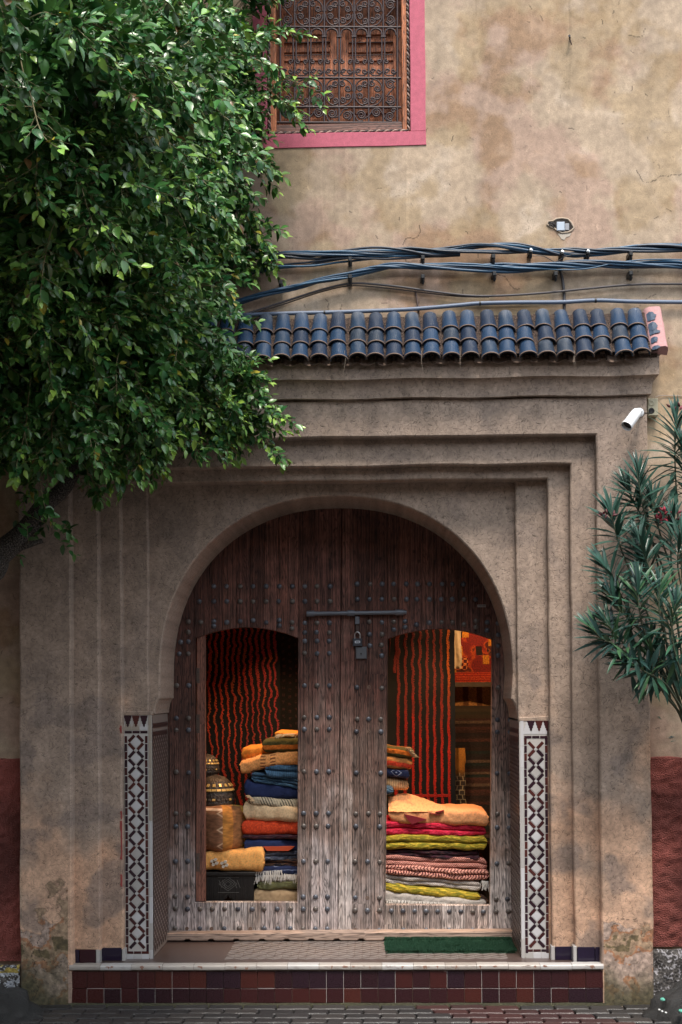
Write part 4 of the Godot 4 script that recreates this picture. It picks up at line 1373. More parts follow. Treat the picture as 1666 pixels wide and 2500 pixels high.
func studs_left() -> Array:
	var o := []
	var z8 := func(x, y, gone := false): o.append([400 + x / 1.742, 1200 + y / 1.742] if not gone else [400 + x / 1.742, 1200 + y / 1.742, 1])
	for x in [213, 267, 325, 380, 436, 492, 547, 600, 652, 707]: z8.call(x, 403)
	for x in [152, 213, 268, 325, 380, 435, 489, 547, 600, 652, 707]: z8.call(x, 467)
	for q in [[105, 553], [157, 556], [213, 552], [268, 556], [325, 552], [380, 548], [436, 557], [491, 547], [546, 556], [600, 559], [652, 559], [705, 559], [213, 572], [491, 570], [546, 583], [600, 600], [650, 598], [704, 600], [600, 636], [652, 636], [703, 636], [599, 687], [652, 689], [704, 688], [105, 690], [105, 638], [105, 598], [66, 690], [72, 640]]: z8.call(q[0], q[1])
	var z1 := func(x, y): o.append([400 + x / 3.484, 1500 + y / 3.484])
	for y in [605, 875, 977, 1337, 1692]:
		for x in [1198, 1305, 1410]: z1.call(x - (y - 605) * 0.007, y)
	for q in [[110, 605], [212, 605], [107, 883], [212, 883], [107, 983], [210, 983], [107, 1340], [212, 1346], [103, 1693], [209, 1697]]: z1.call(q[0], q[1])
	var z2 := func(x, y, gone := false): o.append([400 + x / 3.484, 1780 + y / 3.484] if not gone else [400 + x / 3.484, 1780 + y / 3.484, 1])
	for y in [825, 1125, 1427, 1531, 1700]:
		for x in [1192, 1297, 1398]: z2.call(x - (y - 825) * 0.008, y)
	for q in [[103, 827], [203, 830], [100, 1125], [203, 1123], [99, 1423], [203, 1427], [99, 1528], [203, 1532], [97, 1695]]: z2.call(q[0], q[1])
	z2.call(198, 1697, true); z2.call(408, 1698, true); z2.call(738, 1700, true)
	for x in [310, 413, 518, 632, 752, 855, 965, 1080]: z2.call(x, 1530)
	for x in [307, 516, 643, 855, 970, 1077]: z2.call(x, 1697)
	return o

func studs_right() -> Array:
	var o := []
	var z8 := func(x, y): o.append([400 + x / 1.742, 1200 + y / 1.742])
	for x in [822, 878, 929, 978, 1032, 1080, 1131, 1184, 1228, 1275]: z8.call(x, 393)
	for x in [824, 876, 928, 981, 1033, 1077, 1131, 1181, 1228, 1278, 1327]: z8.call(x, 458)
	for q in [[875, 554], [928, 556], [979, 553], [1027, 552], [1075, 566], [1130, 558], [1182, 556], [1229, 556], [1278, 565], [1329, 551], [1376, 556], [1422, 560], [979, 587], [1027, 577], [1328, 576], [1376, 590], [1423, 609], [875, 607], [929, 607], [877, 655], [926, 653], [927, 698], [1424, 656], [1423, 697]]: z8.call(q[0], q[1])
	var z3 := func(x, y, gone := false): o.append([850 + x / 3.484, 1500 + y / 3.484] if not gone else [850 + x / 3.484, 1500 + y / 3.484, 1])
	for q in [[75, 620], [288, 627], [80, 890], [175, 890], [278, 892], [72, 996], [280, 998], [70, 1347], [278, 1349], [67, 1696], [174, 1693], [272, 1697], [1280, 622], [1272, 897], [1378, 898], [1270, 1000], [1378, 1000], [1268, 1352], [1375, 1354], [1272, 1697], [1373, 1712]]: z3.call(q[0], q[1])
	z3.call(175, 996, true); z3.call(178, 620, true); z3.call(172, 1348, true)
	var z4 := func(x, y, gone := false): o.append([850 + x / 3.484, 1780 + y / 3.484] if not gone else [850 + x / 3.484, 1780 + y / 3.484, 1])
	for q in [[67, 827], [270, 830], [60, 1125], [167, 1127], [270, 1131], [62, 1434], [267, 1436], [62, 1541], [165, 1543], [268, 1543], [265, 1712], [1268, 837], [1371, 841], [1267, 1143], [1365, 1141], [1260, 1447], [1357, 1446], [1260, 1553], [1363, 1551], [1260, 1718], [1360, 1716]]: z4.call(q[0], q[1])
	z4.call(63, 1710, true); z4.call(165, 1712, true); z4.call(567, 1713, true); z4.call(175, 827, true); z4.call(165, 1436, true)
	for x in [370, 468, 567, 665, 762, 862, 960, 1062, 1150]: z4.call(x, 1545 + (x - 370) * 0.012)
	for x in [370, 472, 665, 762, 860, 960, 1060, 1150]: z4.call(x, 1711)
	return o

# ---------------------------------------------------------------- the rug shop behind the door
func cloth_tex(kind: String, c1: Color, c2: Color, c3: Color, sd: int) -> StandardMaterial3D:
	var w := 128
	var nb := tiled(w, 0.12, sd, 3)
	var st := stretched(w, w, 8, w, 0.35, sd + 1, 2)
	var st2 := stretched(w, w, 20, w, 0.16, sd + 2, 2)
	var d := PackedByteArray(); d.resize(w * w * 3)
	var hh := PackedByteArray(); hh.resize(w * w)
	for i in w * w:
		var x := i % w; var y := i / w
		var u := float(x) / w; var v := float(y) / w
		var f := 0.0; var g := 0.0
		match kind:
			"streak":
				f = ss(0.42, 0.58, st2[i] / 255.0); g = ss(0.66, 0.8, st[i] / 255.0) * 0.7
			"chevron":
				f = 1.0 if fposmod(v * 11.0 + absf(fposmod(u * 2.0, 1.0) - 0.5) * 9.0, 1.0) < 0.42 else 0.0
			"diag":
				f = (1.0 if fposmod(v * 6.0 - u * 14.0, 1.0) < 0.35 else 0.0) * (1.0 if fposmod(u * 2.0, 1.0) < 0.62 else 0.25)
			"diamond":
				f = 1.0 if fposmod((absf(fposmod(u * 2.0, 1.0) - 0.5) + absf(fposmod(v * 2.0, 1.0) - 0.5)) * 9.0, 1.0) < 0.5 else 0.0
			"dash":
				var col := int(u * 4.0)
				f = 1.0 if fposmod(v * 12.0, 1.0) < 0.35 and fposmod(u * 4.0, 1.0) < 0.52 and int(v * 3.0 + col) % 3 != 0 else 0.0
			"kilim":
				var q := int(v * 9.0)
				f = 1.0 if (q * 7 + 3) % 5 < 2 else 0.0
				if q % 3 == 1: f = 1.0 if fposmod(u * 6.0 + absf(fposmod(v * 9.0, 1.0) - 0.5), 1.0) < 0.5 else 0.0
				g = 1.0 if (q * 5 + 1) % 7 == 0 else 0.0
			"rib":
				f = 1.0 if fposmod(u * 22.0, 1.0) < 0.3 else 0.0
			"braid":
				f = 1.0 if fposmod(u * 12.0 + absf(fposmod(v * 6.0, 1.0) - 0.5) * 1.4, 1.0) < 0.36 else 0.0
				if fposmod(v * 3.0, 1.0) < 0.22: f = 1.0 if fposmod(u * 15.0, 1.0) < 0.55 else 0.0
			"motif":
				var du := absf(fposmod(u * 2.0, 1.0) - 0.5); var dv := absf(fposmod(v * 2.5, 1.0) - 0.5)
				f = 1.0 if absf(du + dv - 0.26) < 0.022 or (du + dv < 0.06) else 0.0
				if absf(fposmod(v * 2.5, 1.0) - 0.04) < 0.02: g = 1.0
			_:
				f = ss(0.55, 0.75, nb[i] / 255.0) * 0.4
		var c := c1.lerp(c2, f).lerp(c3, g)
		var m := 0.86 + 0.28 * (nb[i] / 255.0) + (0.07 if (x + y) % 2 == 0 else -0.03)
		d[i * 3] = clampi(int(c.r * 255.0 * m), 0, 255); d[i * 3 + 1] = clampi(int(c.g * 255.0 * m), 0, 255); d[i * 3 + 2] = clampi(int(c.b * 255.0 * m), 0, 255)
		hh[i] = clampi(int(120 + 60 * (nb[i] / 255.0 - 0.5) + 40 * f + (30 if (x + y) % 2 else 0)), 0, 255)
	var m := mat(kind + " weave", Color.WHITE, 0.95)
	m.albedo_texture = colour(w, w, d)
	m.uv1_scale = Vector3(1.0 / 0.26, 1.0 / 0.26, 1)
	bump(m, grey(w, w, hh), 0.12)
	return m

# a folded textile lying flat, its rounded folds towards the street: corners in photo positions on the plane z
func folded(called: String, label: String, category: String, z: float, lx: float, rx: float, lt: float, lb: float, rt: float, rb: float, m: Material, layers := 2, depth := 0.42, group := "", sag := 0.0, round_l := true, round_r := true) -> Node3D:
	var a := P(lx, (lt + lb) / 2.0, z); var e := P(rx, (rt + rb) / 2.0, z)
	var hl := P(lx, lt, z).y - P(lx, lb, z).y; var hr := P(rx, rt, z).y - P(rx, rb, z).y
	var o := thing(called, label, category, Vector3((a.x + e.x) / 2.0, minf(a.y, e.y) - maxf(hl, hr) / 2.0, z - depth / 2.0), group)
	var nf := FastNoiseLite.new(); nf.seed = rng.randi() % 10000; nf.frequency = 3.0; nf.fractal_octaves = 3
	var b := MB.new()
	b.off = Vector2(rr(0, 1), rr(0, 1))
	var n := 44
	var rows := []; var uvs := []
	var len_x := e.x - a.x
	for i in n + 1:
		var f := float(i) / n
		var x := lerpf(a.x, e.x, f)
		var h := lerpf(hl, hr, f) * (1.0 + 0.16 * nf.get_noise_2d(x * 2.0, 7.0)) * 0.5
		var edge := 1.0
		var dl := (x - a.x) / 0.022; var dr := (e.x - x) / 0.022
		if round_l and dl < 1.0: edge = sqrt(maxf(0.0, 1.0 - (1.0 - dl) * (1.0 - dl))) * 0.55 + 0.45
		if round_r and dr < 1.0: edge = minf(edge, sqrt(maxf(0.0, 1.0 - (1.0 - dr) * (1.0 - dr))) * 0.55 + 0.45)
		var cy := lerpf(a.y, e.y, f) - sag * 4.0 * f * (1.0 - f) + 0.010 * nf.get_noise_2d(x, 3.0)
		var zz := z + 0.026 * nf.get_noise_2d(x * 0.8, 11.0)
		var row := []; var ur := []
		var pts := []
		pts.append(Vector2(-depth, h))
		pts.append(Vector2(-depth * 0.55, h * (1.0 + 0.06 * nf.get_noise_2d(x, 21.0))))
		var per := 7
		for l in layers:
			for k in per + 1:
				var t := -1.0 + 2.0 * k / per
				var yy := h * (1.0 - 2.0 * (l + (t + 1.0) / 2.0) / layers)
				var bulge := pow(maxf(0.0, 1.0 - absf(t * t * t) * 0.97), 0.42)
				pts.append(Vector2(-0.026 + (minf(0.026, h * 1.2 / layers) + 0.004) * bulge + 0.016 * nf.get_noise_2d(x * 1.4 + l * 5.0, l * 3.1) - 0.010 * absf(nf.get_noise_2d(x * 4.0, l * 9.0 + t)), yy))
		pts.append(Vector2(-depth * 0.55, -h)); pts.append(Vector2(-depth, -h))
		var run := 0.0
		for q in pts.size():
			if q: run += pts[q].distance_to(pts[q - 1])
			row.append(Vector3(x + (0.016 * nf.get_noise_2d(run * 9.0, 40.0) * (1.0 - edge * 0.5) if dl < 2.0 or dr < 2.0 else 0.0), cy + pts[q].y * edge, zz + pts[q].x * (0.5 + 0.5 * edge) + 0.005 * nf.get_noise_2d(x * 5.0, run * 30.0)))
			ur.append(Vector2(x, run))
		rows.append(row); uvs.append(ur)
	rows.reverse(); uvs.reverse()
	# (next in row) goes from back over the front to the back again, rows run from right to left
	b.grid(rows, uvs)
	for ei in [0, n]:
		var cap := []
		for p in rows[ei]: cap.append(p)
		var mid := Vector3.ZERO
		for p in cap: mid += p / cap.size()
		for k in cap.size():
			var t := [mid, cap[k], cap[(k + 1) % cap.size()]]
			if ei == n: t = [mid, cap[(k + 1) % cap.size()], cap[k]]
			if (t[1] - t[0]).cross(t[2] - t[0]).length_squared() > 1e-14: b.poly([t[0], t[2], t[1]])
	part("cloth", b, m, o)
	return o

func fringe(o: Node3D, a: Vector3, e: Vector3, n: int, len: float, dir: Vector3, m: Material, called := "fringe") -> void:
	var b := MB.new()
	for i in n:
		var p := a.lerp(e, (i + rr(0, 0.8)) / n)
		var l := len * rr(0.6, 1.15)
		var d := (dir + Vector3(rr(-0.25, 0.25), rr(-0.2, 0.2), rr(-0.1, 0.2))).normalized()
		b.tube([p, p + d * l * 0.5 + Vector3(rr(-0.004, 0.004), 0, rr(0, 0.006)), p + d * l + Vector3(rr(-0.008, 0.008), -0.004, rr(0, 0.006))], [0.0022, 0.0022, 0.0016], 4)
	stuff(part(called, b, m, o))

func rug_tex(kind: String, w: int, h: int, sd: int) -> ImageTexture:
	var nb := noise(w, h, 0.25, sd, 2); var wob := stretched(w, h, 72, h, 0.024, sd + 1, 4); var lo := noise(w, h, 0.015, sd + 2, 3)
	var d := PackedByteArray(); d.resize(w * h * 3)
	for y in h:
		var v := float(y) / h
		for x in w:
			var i := y * w + x
			var u := float(x) / w
			var c := Color(0.03, 0.028, 0.036)
			var k := nb[i] / 255.0
			if kind == "left":
				var uu := u + 0.007 * sin(v * 15.0 + u * 9.0) + (wob[i] / 255.0 - 0.5) * 0.05 - 0.16 * v * v * (0.3 + u) + 0.05 * v
				var s := uu * 15.0
				var width := 0.36 + 0.12 * (k - 0.5) + 0.1 * sin(v * 9.0)
				if fposmod(s, 1.0) < width + (k - 0.5) * 0.22 and uu > 0.0 and uu < 0.96:
					var a := Color(0.72, 0.24, 0.14).lerp(Color(0.58, 0.18, 0.19), ss(0.3, 0.8, u + (lo[i] / 255.0 - 0.5) * 0.5))  # orange to plum drift: part dye, part warm light put into the colour
					a = a.lerp(Color(0.64, 0.33, 0.15), ss(0.55, 0.8, lo[i] / 255.0) * (1.0 - v))
					a = a.lerp(Color(0.58, 0.13, 0.09), ss(0.5, 0.95, v))
					c = a * (0.55 + 0.75 * k)
				else: c = c * (0.6 + 0.8 * k)
			elif kind == "right":
				var uu := u + (wob[i] / 255.0 - 0.5) * 0.035 * (1.0 - v) + 0.10 * ss(0.55, 0.0, u) * v * v
				var s := uu * 12.0 + 0.1
				var on := fposmod(s, 1.0) < 0.36 + (k - 0.5) * 0.30 and uu < 0.945 and uu > 0.0 and int(s) != 3
				if int(s) == 3 and v < 0.30: on = fposmod(s + v * 1.6, 1.0) < 0.36
				if int(s) == 10 and v < 0.02: on = false
				if v > 0.925 and v < 0.94 and u > 0.42 and u < 0.94: on = true
				if on:
					var a := Color(0.44, 0.14, 0.11).lerp(Color(0.68, 0.12, 0.07), ss(0.35, 0.8, v + (lo[i] / 255.0 - 0.5) * 0.4))  # brighter red lower down: lamplight put into the stripe colour
					if int(s) == 11: a = a.lerp(Color(0.75, 0.36, 0.12), ss(0.6, 0.2, v))
					c = a * (0.6 + 0.7 * k)
				else:
					c = Color(0.03, 0.027, 0.034).lerp(Color(0.05, 0.065, 0.10), ss(0.90, 0.97, u)) * (0.6 + 0.8 * k)
			elif kind == "dots":
				c = Color(0.045, 0.028, 0.03) * (0.6 + 0.7 * k)
				var gu := fposmod(u * 7.0, 1.0); var gv := fposmod(v * 28.0 + 0.3 * float(int(u * 7.0) % 2), 1.0)
				if gu > 0.3 and gu < 0.7 and gv > 0.28 and gv < 0.68 and nb[i] > 90: c = Color(0.22, 0.12, 0.12) * (0.6 + 0.6 * k)
			elif kind == "kilim":
				c = Color(0.45, 0.09, 0.06).lerp(Color(0.66, 0.24, 0.07), ss(0.42, 0.62, lo[i] / 255.0))
				c = c.lerp(Color(0.22, 0.06, 0.05), ss(0.62, 0.72, lo[i] / 255.0) * 0.8)
				var bu := int(u * 9.0); var bv := int(v * 8.0)
				if (bu * 13 + bv * 29) % 9 == 3: c = Color(0.72, 0.44, 0.10)
				if (bu * 17 + bv * 7) % 13 == 5: c = Color(0.12, 0.05, 0.04)
				if v > 0.66 and v < 0.82 and u < 0.30: c = Color(0.80, 0.45, 0.22) if (int(u * 18.0) + int(v * 22.0)) % 2 == 0 else Color(0.30, 0.05, 0.04)
				if v > 0.86: c = Color(0.60, 0.12, 0.06) if int(v * 60.0) % 2 == 0 else Color(0.70, 0.25, 0.10)
				if v > 0.53 and v < 0.59 and u > 0.64: c = Color(0.10, 0.05, 0.04) if fposmod(u * 14.0 + absf(fposmod(v * 17.0, 1.0) - 0.5), 1.0) < 0.5 else Color(0.5, 0.22, 0.1)
				c = c * (0.65 + 0.6 * k)
			elif kind == "tan":
				c = Color(0.72, 0.50, 0.28).lerp(Color(0.44, 0.27, 0.14), 1.0 if fposmod(u * 4.2 + 0.1, 1.0) < 0.38 else 0.0) * (0.7 + 0.5 * k)
			elif kind == "honeycomb":
				c = Color(0.62, 0.40, 0.12).lerp(Color(0.23, 0.18, 0.14), ss(0.3, 0.5, v))
				var q := v * 14.0; var sh := 0.5 if int(q) % 2 else 0.0
				if absf(fposmod(u * 3.0 + sh, 1.0) - 0.5) < 0.10 or fposmod(q, 1.0) < 0.12: 
					if v > 0.38: c = Color(0.62, 0.55, 0.42)
				c = c * (0.7 + 0.5 * k)
			else:
				var q := int(v * 46.0)
				var band := [Color(0.27, 0.17, 0.145), Color(0.17, 0.14, 0.13), Color(0.32, 0.19, 0.16), Color(0.15, 0.18, 0.16), Color(0.21, 0.14, 0.12), Color(0.40, 0.32, 0.26), Color(0.18, 0.13, 0.12)]
				c = band[(q * 5 + q / 3) % 7] * (0.65 + 0.6 * k)
				if v < 0.09: c = c.lerp(Color(0.24, 0.20, 0.14), 0.8)
			d[i * 3] = clampi(int(c.r * 255), 0, 255); d[i * 3 + 1] = clampi(int(c.g * 255), 0, 255); d[i * 3 + 2] = clampi(int(c.b * 255), 0, 255)
	return colour(w, h, d)

# a textile hanging on the plane z between photo positions
func hung(called: String, label: String, z: float, lx: float, ty: float, rx: float, by: float, kind: String, sd: int, wave: float, tw := 192, th := 384, thick := 0.008) -> Node3D:
	var a := P(lx, by, z); var e := P(rx, ty, z)
	var o := thing(called, label, "rug", Vector3((a.x + e.x) / 2.0, a.y, z))
	var t := rug_tex(kind, tw, th, sd)
	var m := mat("hung weave", Color.WHITE, 0.95)
	m.albedo_texture = t
	m.texture_repeat = false
	bump(m, t, 0.5)
	var nf := FastNoiseLite.new(); nf.seed = sd; nf.frequency = 1.6
	var rows := []; var uvs := []; var rows2 := []
	for i in 41:
		var f := i / 40.0
		var row := []; var ur := []; var r2 := []
		for j in 41:
			var g := j / 40.0
			var x := lerpf(a.x, e.x, g) + 0.010 * nf.get_noise_2d(f * 2.0, 5.0)
			var y := lerpf(a.y, e.y, f)
			var dz := wave * sin(g * 9.0 + f * 1.5 + sd) * (0.35 + 0.65 * (1.0 - f)) + wave * 1.5 * nf.get_noise_2d(x * 1.5, y)
			row.append(Vector3(x, y, z + dz)); r2.append(Vector3(x, y, z + dz - thick)); ur.append(Vector2(g, 1.0 - f))
		rows.append(row); uvs.append(ur); rows2.append(r2)
	var b := MB.new()
	b.grid(rows, uvs)
	rows2.reverse(); uvs.reverse()
	b.grid(rows2, uvs)
	part("rug_cloth", b, m, o)
	return o

func make_shop() -> void:
	var z0 := ZDOOR - 0.06
	var back := -3.1
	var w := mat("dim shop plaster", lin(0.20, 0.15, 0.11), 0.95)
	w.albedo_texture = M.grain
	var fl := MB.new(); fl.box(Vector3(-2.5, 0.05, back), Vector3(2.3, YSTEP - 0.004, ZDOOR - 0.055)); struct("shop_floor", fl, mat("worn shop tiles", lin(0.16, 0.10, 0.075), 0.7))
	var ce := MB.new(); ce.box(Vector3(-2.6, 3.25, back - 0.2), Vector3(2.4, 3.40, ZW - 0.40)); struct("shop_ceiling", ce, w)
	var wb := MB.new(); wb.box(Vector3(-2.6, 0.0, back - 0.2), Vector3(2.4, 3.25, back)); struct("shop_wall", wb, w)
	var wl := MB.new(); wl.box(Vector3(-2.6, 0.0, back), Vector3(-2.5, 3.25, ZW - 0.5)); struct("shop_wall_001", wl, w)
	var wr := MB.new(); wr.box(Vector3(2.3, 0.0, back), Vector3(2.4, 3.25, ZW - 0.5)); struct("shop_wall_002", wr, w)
	# two small spot lamps over the openings, inside, aimed at the piles and the rugs
	var b := MB.new()
	var glow := mat("warm lamp glass", Color(1, 0.85, 0.6), 0.3)
	glow.emission_enabled = true; glow.emission = Color(1.0, 0.72, 0.42); glow.emission_energy_multiplier = 2.0
	for k in 3:
		var lp: Vector3 = [Vector3(-0.62, 2.72, -1.02), Vector3(0.34, 2.72, -1.02), Vector3(0.70, 2.95, -1.45)][k]
		var aim: Vector3 = [Vector3(-0.70, 1.05, -1.30), Vector3(0.34, 1.05, -1.30), Vector3(0.66, 1.85, -2.02)][k]
		var lamp := thing("shop_spotlight", ["small black spotlight over the blue pile, inside above the left opening", "small black spotlight over the crimson pile, inside above the right opening", "small black spotlight aimed at the red kilim, inside above the right opening"][k], "lamp", lp, "spotlights in the shop")
		var tb := Basis.looking_at(aim - lp, Vector3.BACK)
		b = MB.new(); b.lathe([Vector2(0.002, 0.06), Vector2(0.030, 0.055), Vector2(0.034, 0.0), Vector2(0.034, -0.05), Vector2(0.031, -0.05), Vector2(0.029, -0.01)], Vector3.ZERO, 16)
		b.v = PackedVector3Array(Array(b.v).map(func(q): return Vector3(q.x, -q.z, q.y)))
		b.n = PackedVector3Array(Array(b.n).map(func(q): return Vector3(q.x, -q.z, q.y)))
		inst("shell", b.mesh(), M.black, lamp, Transform3D(tb, lp))
		b = MB.new()
		var ring := []
		for i in 16: ring.append(Vector3(cos(i * TAU / 16) * 0.028, -sin(i * TAU / 16) * 0.028, -0.030))
		b.poly(ring); inst("glass", b.mesh(), glow, lamp, Transform3D(tb, lp))
		b = MB.new(); b.tube([lp + Vector3(0, 0.03, 0), Vector3(lp.x, 3.0, lp.z + 0.03), Vector3(lp.x, 3.25, lp.z + 0.03)], 0.008, 8); part("stem", b, M.black, lamp)
		var ol := SpotLight3D.new()
		ol.name = "spot_light"
		ol.light_color = Color(1.0, 0.80, 0.58); ol.light_energy = 0.85 if k < 2 else 0.6; ol.light_size = 0.03; ol.spot_range = 9.0; ol.spot_attenuation = 2.0; ol.spot_angle = 40.0 if k < 2 else 62.0; ol.spot_angle_attenuation = 0.9; ol.shadow_enabled = true
		lamp.add_child(ol)
		ol.transform = Transform3D(tb, tb * Vector3(0, 0, -0.055))

	# --- hanging rugs
	hung("hanging_rug", "black rug with wavy orange and plum stripes hanging above the blue blankets", -1.72, 470, 1500, 684, 2050, "left", 301, 0.018, 256, 512)
	hung("hanging_rug", "dark dotted rug hanging to the right of the wavy striped rug", -1.80, 672, 1500, 775, 1990, "dots", 302, 0.006, 96, 320)
	hung("hanging_rug", "long black rug with straight red stripes hanging above the peach blanket", -1.62, 905, 1500, 1110, 1975, "right", 303, 0.010, 256, 512)
	hung("hanging_rug", "red and orange kilim hanging high beside the door's right-hand opening", -2.02, 1100, 1490, 1240, 1666, "kilim", 304, 0.006, 160, 160)
	hung("hanging_rug", "tan and brown striped cloth hanging below the red kilim", -2.10, 1100, 1676, 1240, 1740, "tan", 305, 0.006, 96, 64)
	hung("hanging_rug", "large dark rug with fine horizontal bands hanging below the tan striped cloth", -2.06, 1060, 1722, 1270, 2060, "bands", 306, 0.012, 128, 320)
	hung("hanging_scarf", "ochre scarf with a pale honeycomb edge hanging behind the red striped rug", -1.72, 1098, 1826, 1136, 1985, "honeycomb", 307, 0.012, 64, 160)
	hung("hanging_shawl", "cream ruffled shawl hanging between the red striped rug and the kilim", -1.86, 1098, 1520, 1126, 1632, "", 308, 0.012, 32, 64).find_child("rug_cloth*", false, false).material_override = mat("cream shawl", lin(0.52, 0.40, 0.25), 0.9)
	# low shelf that carries the piles
	var sh := thing("low_shelf", "low plank shelf inside the doorway carrying the piled blankets", "shelf", Vector3(-0.26, YSTEP, -1.2))
	for s in [[458, 770], [880, 1215]]:
		b = MB.new()
		var p0 := P(s[0], 2222, -0.96); var p1 := P(s[1], 2208, -0.96)
		b.box(Vector3(p0.x, p1.y - 0.035, -1.46), Vector3(p1.x, p1.y - 0.004, -0.96))
		part("board", b, M.dark_wood, sh)
		for x in [p0.x + 0.04, p1.x - 0.08]:
			b = MB.new(); b.box(Vector3(x, YSTEP - 0.004, -1.40), Vector3(x + 0.05, p1.y - 0.035, -1.02)); part("leg", b, M.dark_wood, sh)

	var C := func(r, g, bb) -> Color: return Color(r / 255.0, g / 255.0, bb / 255.0)
	var tan_c := cloth_tex("chevron", C.call(196, 168, 132), C.call(128, 100, 74), C.call(0, 0, 0), 401)
	var green := cloth_tex("diamond", C.call(168, 168, 112), C.call(34, 36, 34), C.call(0, 0, 0), 402)
	var white := cloth_tex("plain", C.call(172, 164, 158), C.call(138, 130, 124), C.call(0, 0, 0), 403)
	var navy := cloth_tex("motif", C.call(26, 36, 70), C.call(170, 176, 196), C.call(120, 130, 160), 404)
	var navy2 := cloth_tex("plain", C.call(28, 42, 84), C.call(18, 26, 54), C.call(0, 0, 0), 405)
	var dark := cloth_tex("streak", C.call(36, 32, 40), C.call(110, 70, 52), C.call(150, 120, 80), 406)
	var greyb := cloth_tex("streak", C.call(96, 104, 122), C.call(62, 66, 84), C.call(140, 142, 150), 407)
	var red := cloth_tex("plain", C.call(196, 62, 28), C.call(220, 100, 40), C.call(0, 0, 0), 408)
	var cream := cloth_tex("plain", C.call(212, 184, 148), C.call(190, 160, 126), C.call(0, 0, 0), 409)
	var diag := cloth_tex("diag", C.call(186, 172, 148), C.call(70, 66, 60), C.call(0, 0, 0), 410)
	var blue := cloth_tex("streak", C.call(62, 96, 122), C.call(34, 58, 84), C.call(120, 150, 168), 411)
	var denim := cloth_tex("rib", C.call(70, 106, 136), C.call(50, 78, 108), C.call(0, 0, 0), 412)
	var orange := cloth_tex("dash", C.call(228, 156, 92), C.call(120, 66, 36), C.call(0, 0, 0), 413)
	var gold := cloth_tex("plain", C.call(222, 140, 50), C.call(190, 104, 30), C.call(0, 0, 0), 414)
	var olive_k := cloth_tex("kilim", C.call(70, 64, 24), C.call(28, 24, 20), C.call(196, 104, 30), 415)
	var olive := cloth_tex("streak", C.call(128, 118, 30), C.call(196, 164, 52), C.call(84, 88, 30), 416)
	var crimson := cloth_tex("streak", C.call(176, 14, 44), C.call(210, 44, 74), C.call(120, 10, 34), 417)
	var pink := cloth_tex("braid", C.call(220, 158, 140), C.call(84, 28, 32), C.call(0, 0, 0), 418)
	var pink2 := cloth_tex("chevron", C.call(206, 146, 130), C.call(110, 50, 48), C.call(0, 0, 0), 419)
	var greyst := cloth_tex("chevron", C.call(186, 176, 168), C.call(140, 130, 126), C.call(0, 0, 0), 420)
	var peach := cloth_tex("plain", C.call(224, 156, 106), C.call(212, 138, 86), C.call(0, 0, 0), 421)
	var kil := cloth_tex("kilim", C.call(168, 112, 60), C.call(70, 52, 34), C.call(196, 60, 34), 422)
	var cream_r := cloth_tex("rib", C.call(216, 172, 124), C.call(160, 116, 78), C.call(0, 0, 0), 423)
	var burg := cloth_tex("streak", C.call(60, 18, 34), C.call(30, 16, 26), C.call(150, 110, 90), 424)
	var hide := cloth_tex("plain", C.call(230, 168, 96), C.call(206, 130, 62), C.call(0, 0, 0), 425)
	for m in [tan_c, green, greyst, pink2]: m.uv1_scale = Vector3(1.0 / 0.20, 1.0 / 0.20, 1)

	# --- left pile, from the bottom
	var gl := "blankets piled in the left opening"
	var z := -0.985
	var L := func(called, label, lx, lt, lb, rt, rb, m, layers := 2, sag := 0.0, rx := 1260.0, zo := 0.0) -> Node3D:
		return folded(called, label, "blanket", z + zo, 400 + lx / 3.484, 400 + rx / 3.484, 1780 + lt / 3.484, 1780 + lb / 3.484, 1780 + rt / 3.484, 1780 + rb / 3.484, m, layers, 0.42, gl, sag)
	L.call("folded_blanket", "tan chevron blanket at the bottom of the left pile beside the dark carved stool", 762, 1366, 1500, 1366, 1500, tan_c, 1, 0.0, 1260, 0.012)
	L.call("folded_blanket", "green and black diamond blanket lying on the tan chevron one", 800, 1290, 1368, 1292, 1368, green, 1)
	var f1 = L.call("folded_blanket", "white fringed blanket between the navy one and the green diamond one", 770, 1238, 1296, 1240, 1300, white, 1, 0.0, 1260, 0.004)
	L.call("folded_blanket", "dark navy blanket with white motifs above the white fringes", 795, 1168, 1250, 1162, 1245, navy, 1)
	L.call("folded_blanket", "thin dark kilim with a gold line under the grey blue blanket", 790, 1112, 1176, 1108, 1172, dark, 2)
	L.call("folded_blanket", "streaked grey blue blanket under the navy one with an orange patch", 800, 1042, 1118, 1034, 1114, greyb, 2)
	var nv = L.call("folded_blanket", "navy blanket with an orange red patch below the scarlet one", 690, 932, 1046, 934, 1040, navy2, 1)
	L.call("folded_blanket", "thin black cloth lying below the scarlet blanket", 670, 898, 936, 902, 938, burg, 1)
	L.call("folded_blanket", "scarlet orange blanket below the thick cream one", 663, 770, 904, 788, 908, red, 1)
	L.call("folded_blanket", "thick plain cream blanket on top of the scarlet one", 680, 616, 780, 672, 794, cream, 1, 0.0, 1260, 0.008)
	var dg = L.call("folded_blanket", "grey blanket with slanting stripes and a knotted end on the cream one", 722, 560, 650, 612, 684, diag, 1, 0.004)
	L.call("folded_blanket", "deep navy blanket with a thin white motif in the middle of the left pile", 690, 425, 580, 520, 622, navy2, 1, 0.0, 1260, -0.012)
	L.call("folded_blanket", "streaked teal blue blanket sloping under the denim coloured one", 750, 362, 446, 436, 530, blue, 3, 0.0, 1260, 0.006)
	L.call("folded_blanket", "denim coloured ribbed blanket near the top of the left pile", 868, 286, 404, 308, 442, denim, 2, 0.0, 1260, 0.004)
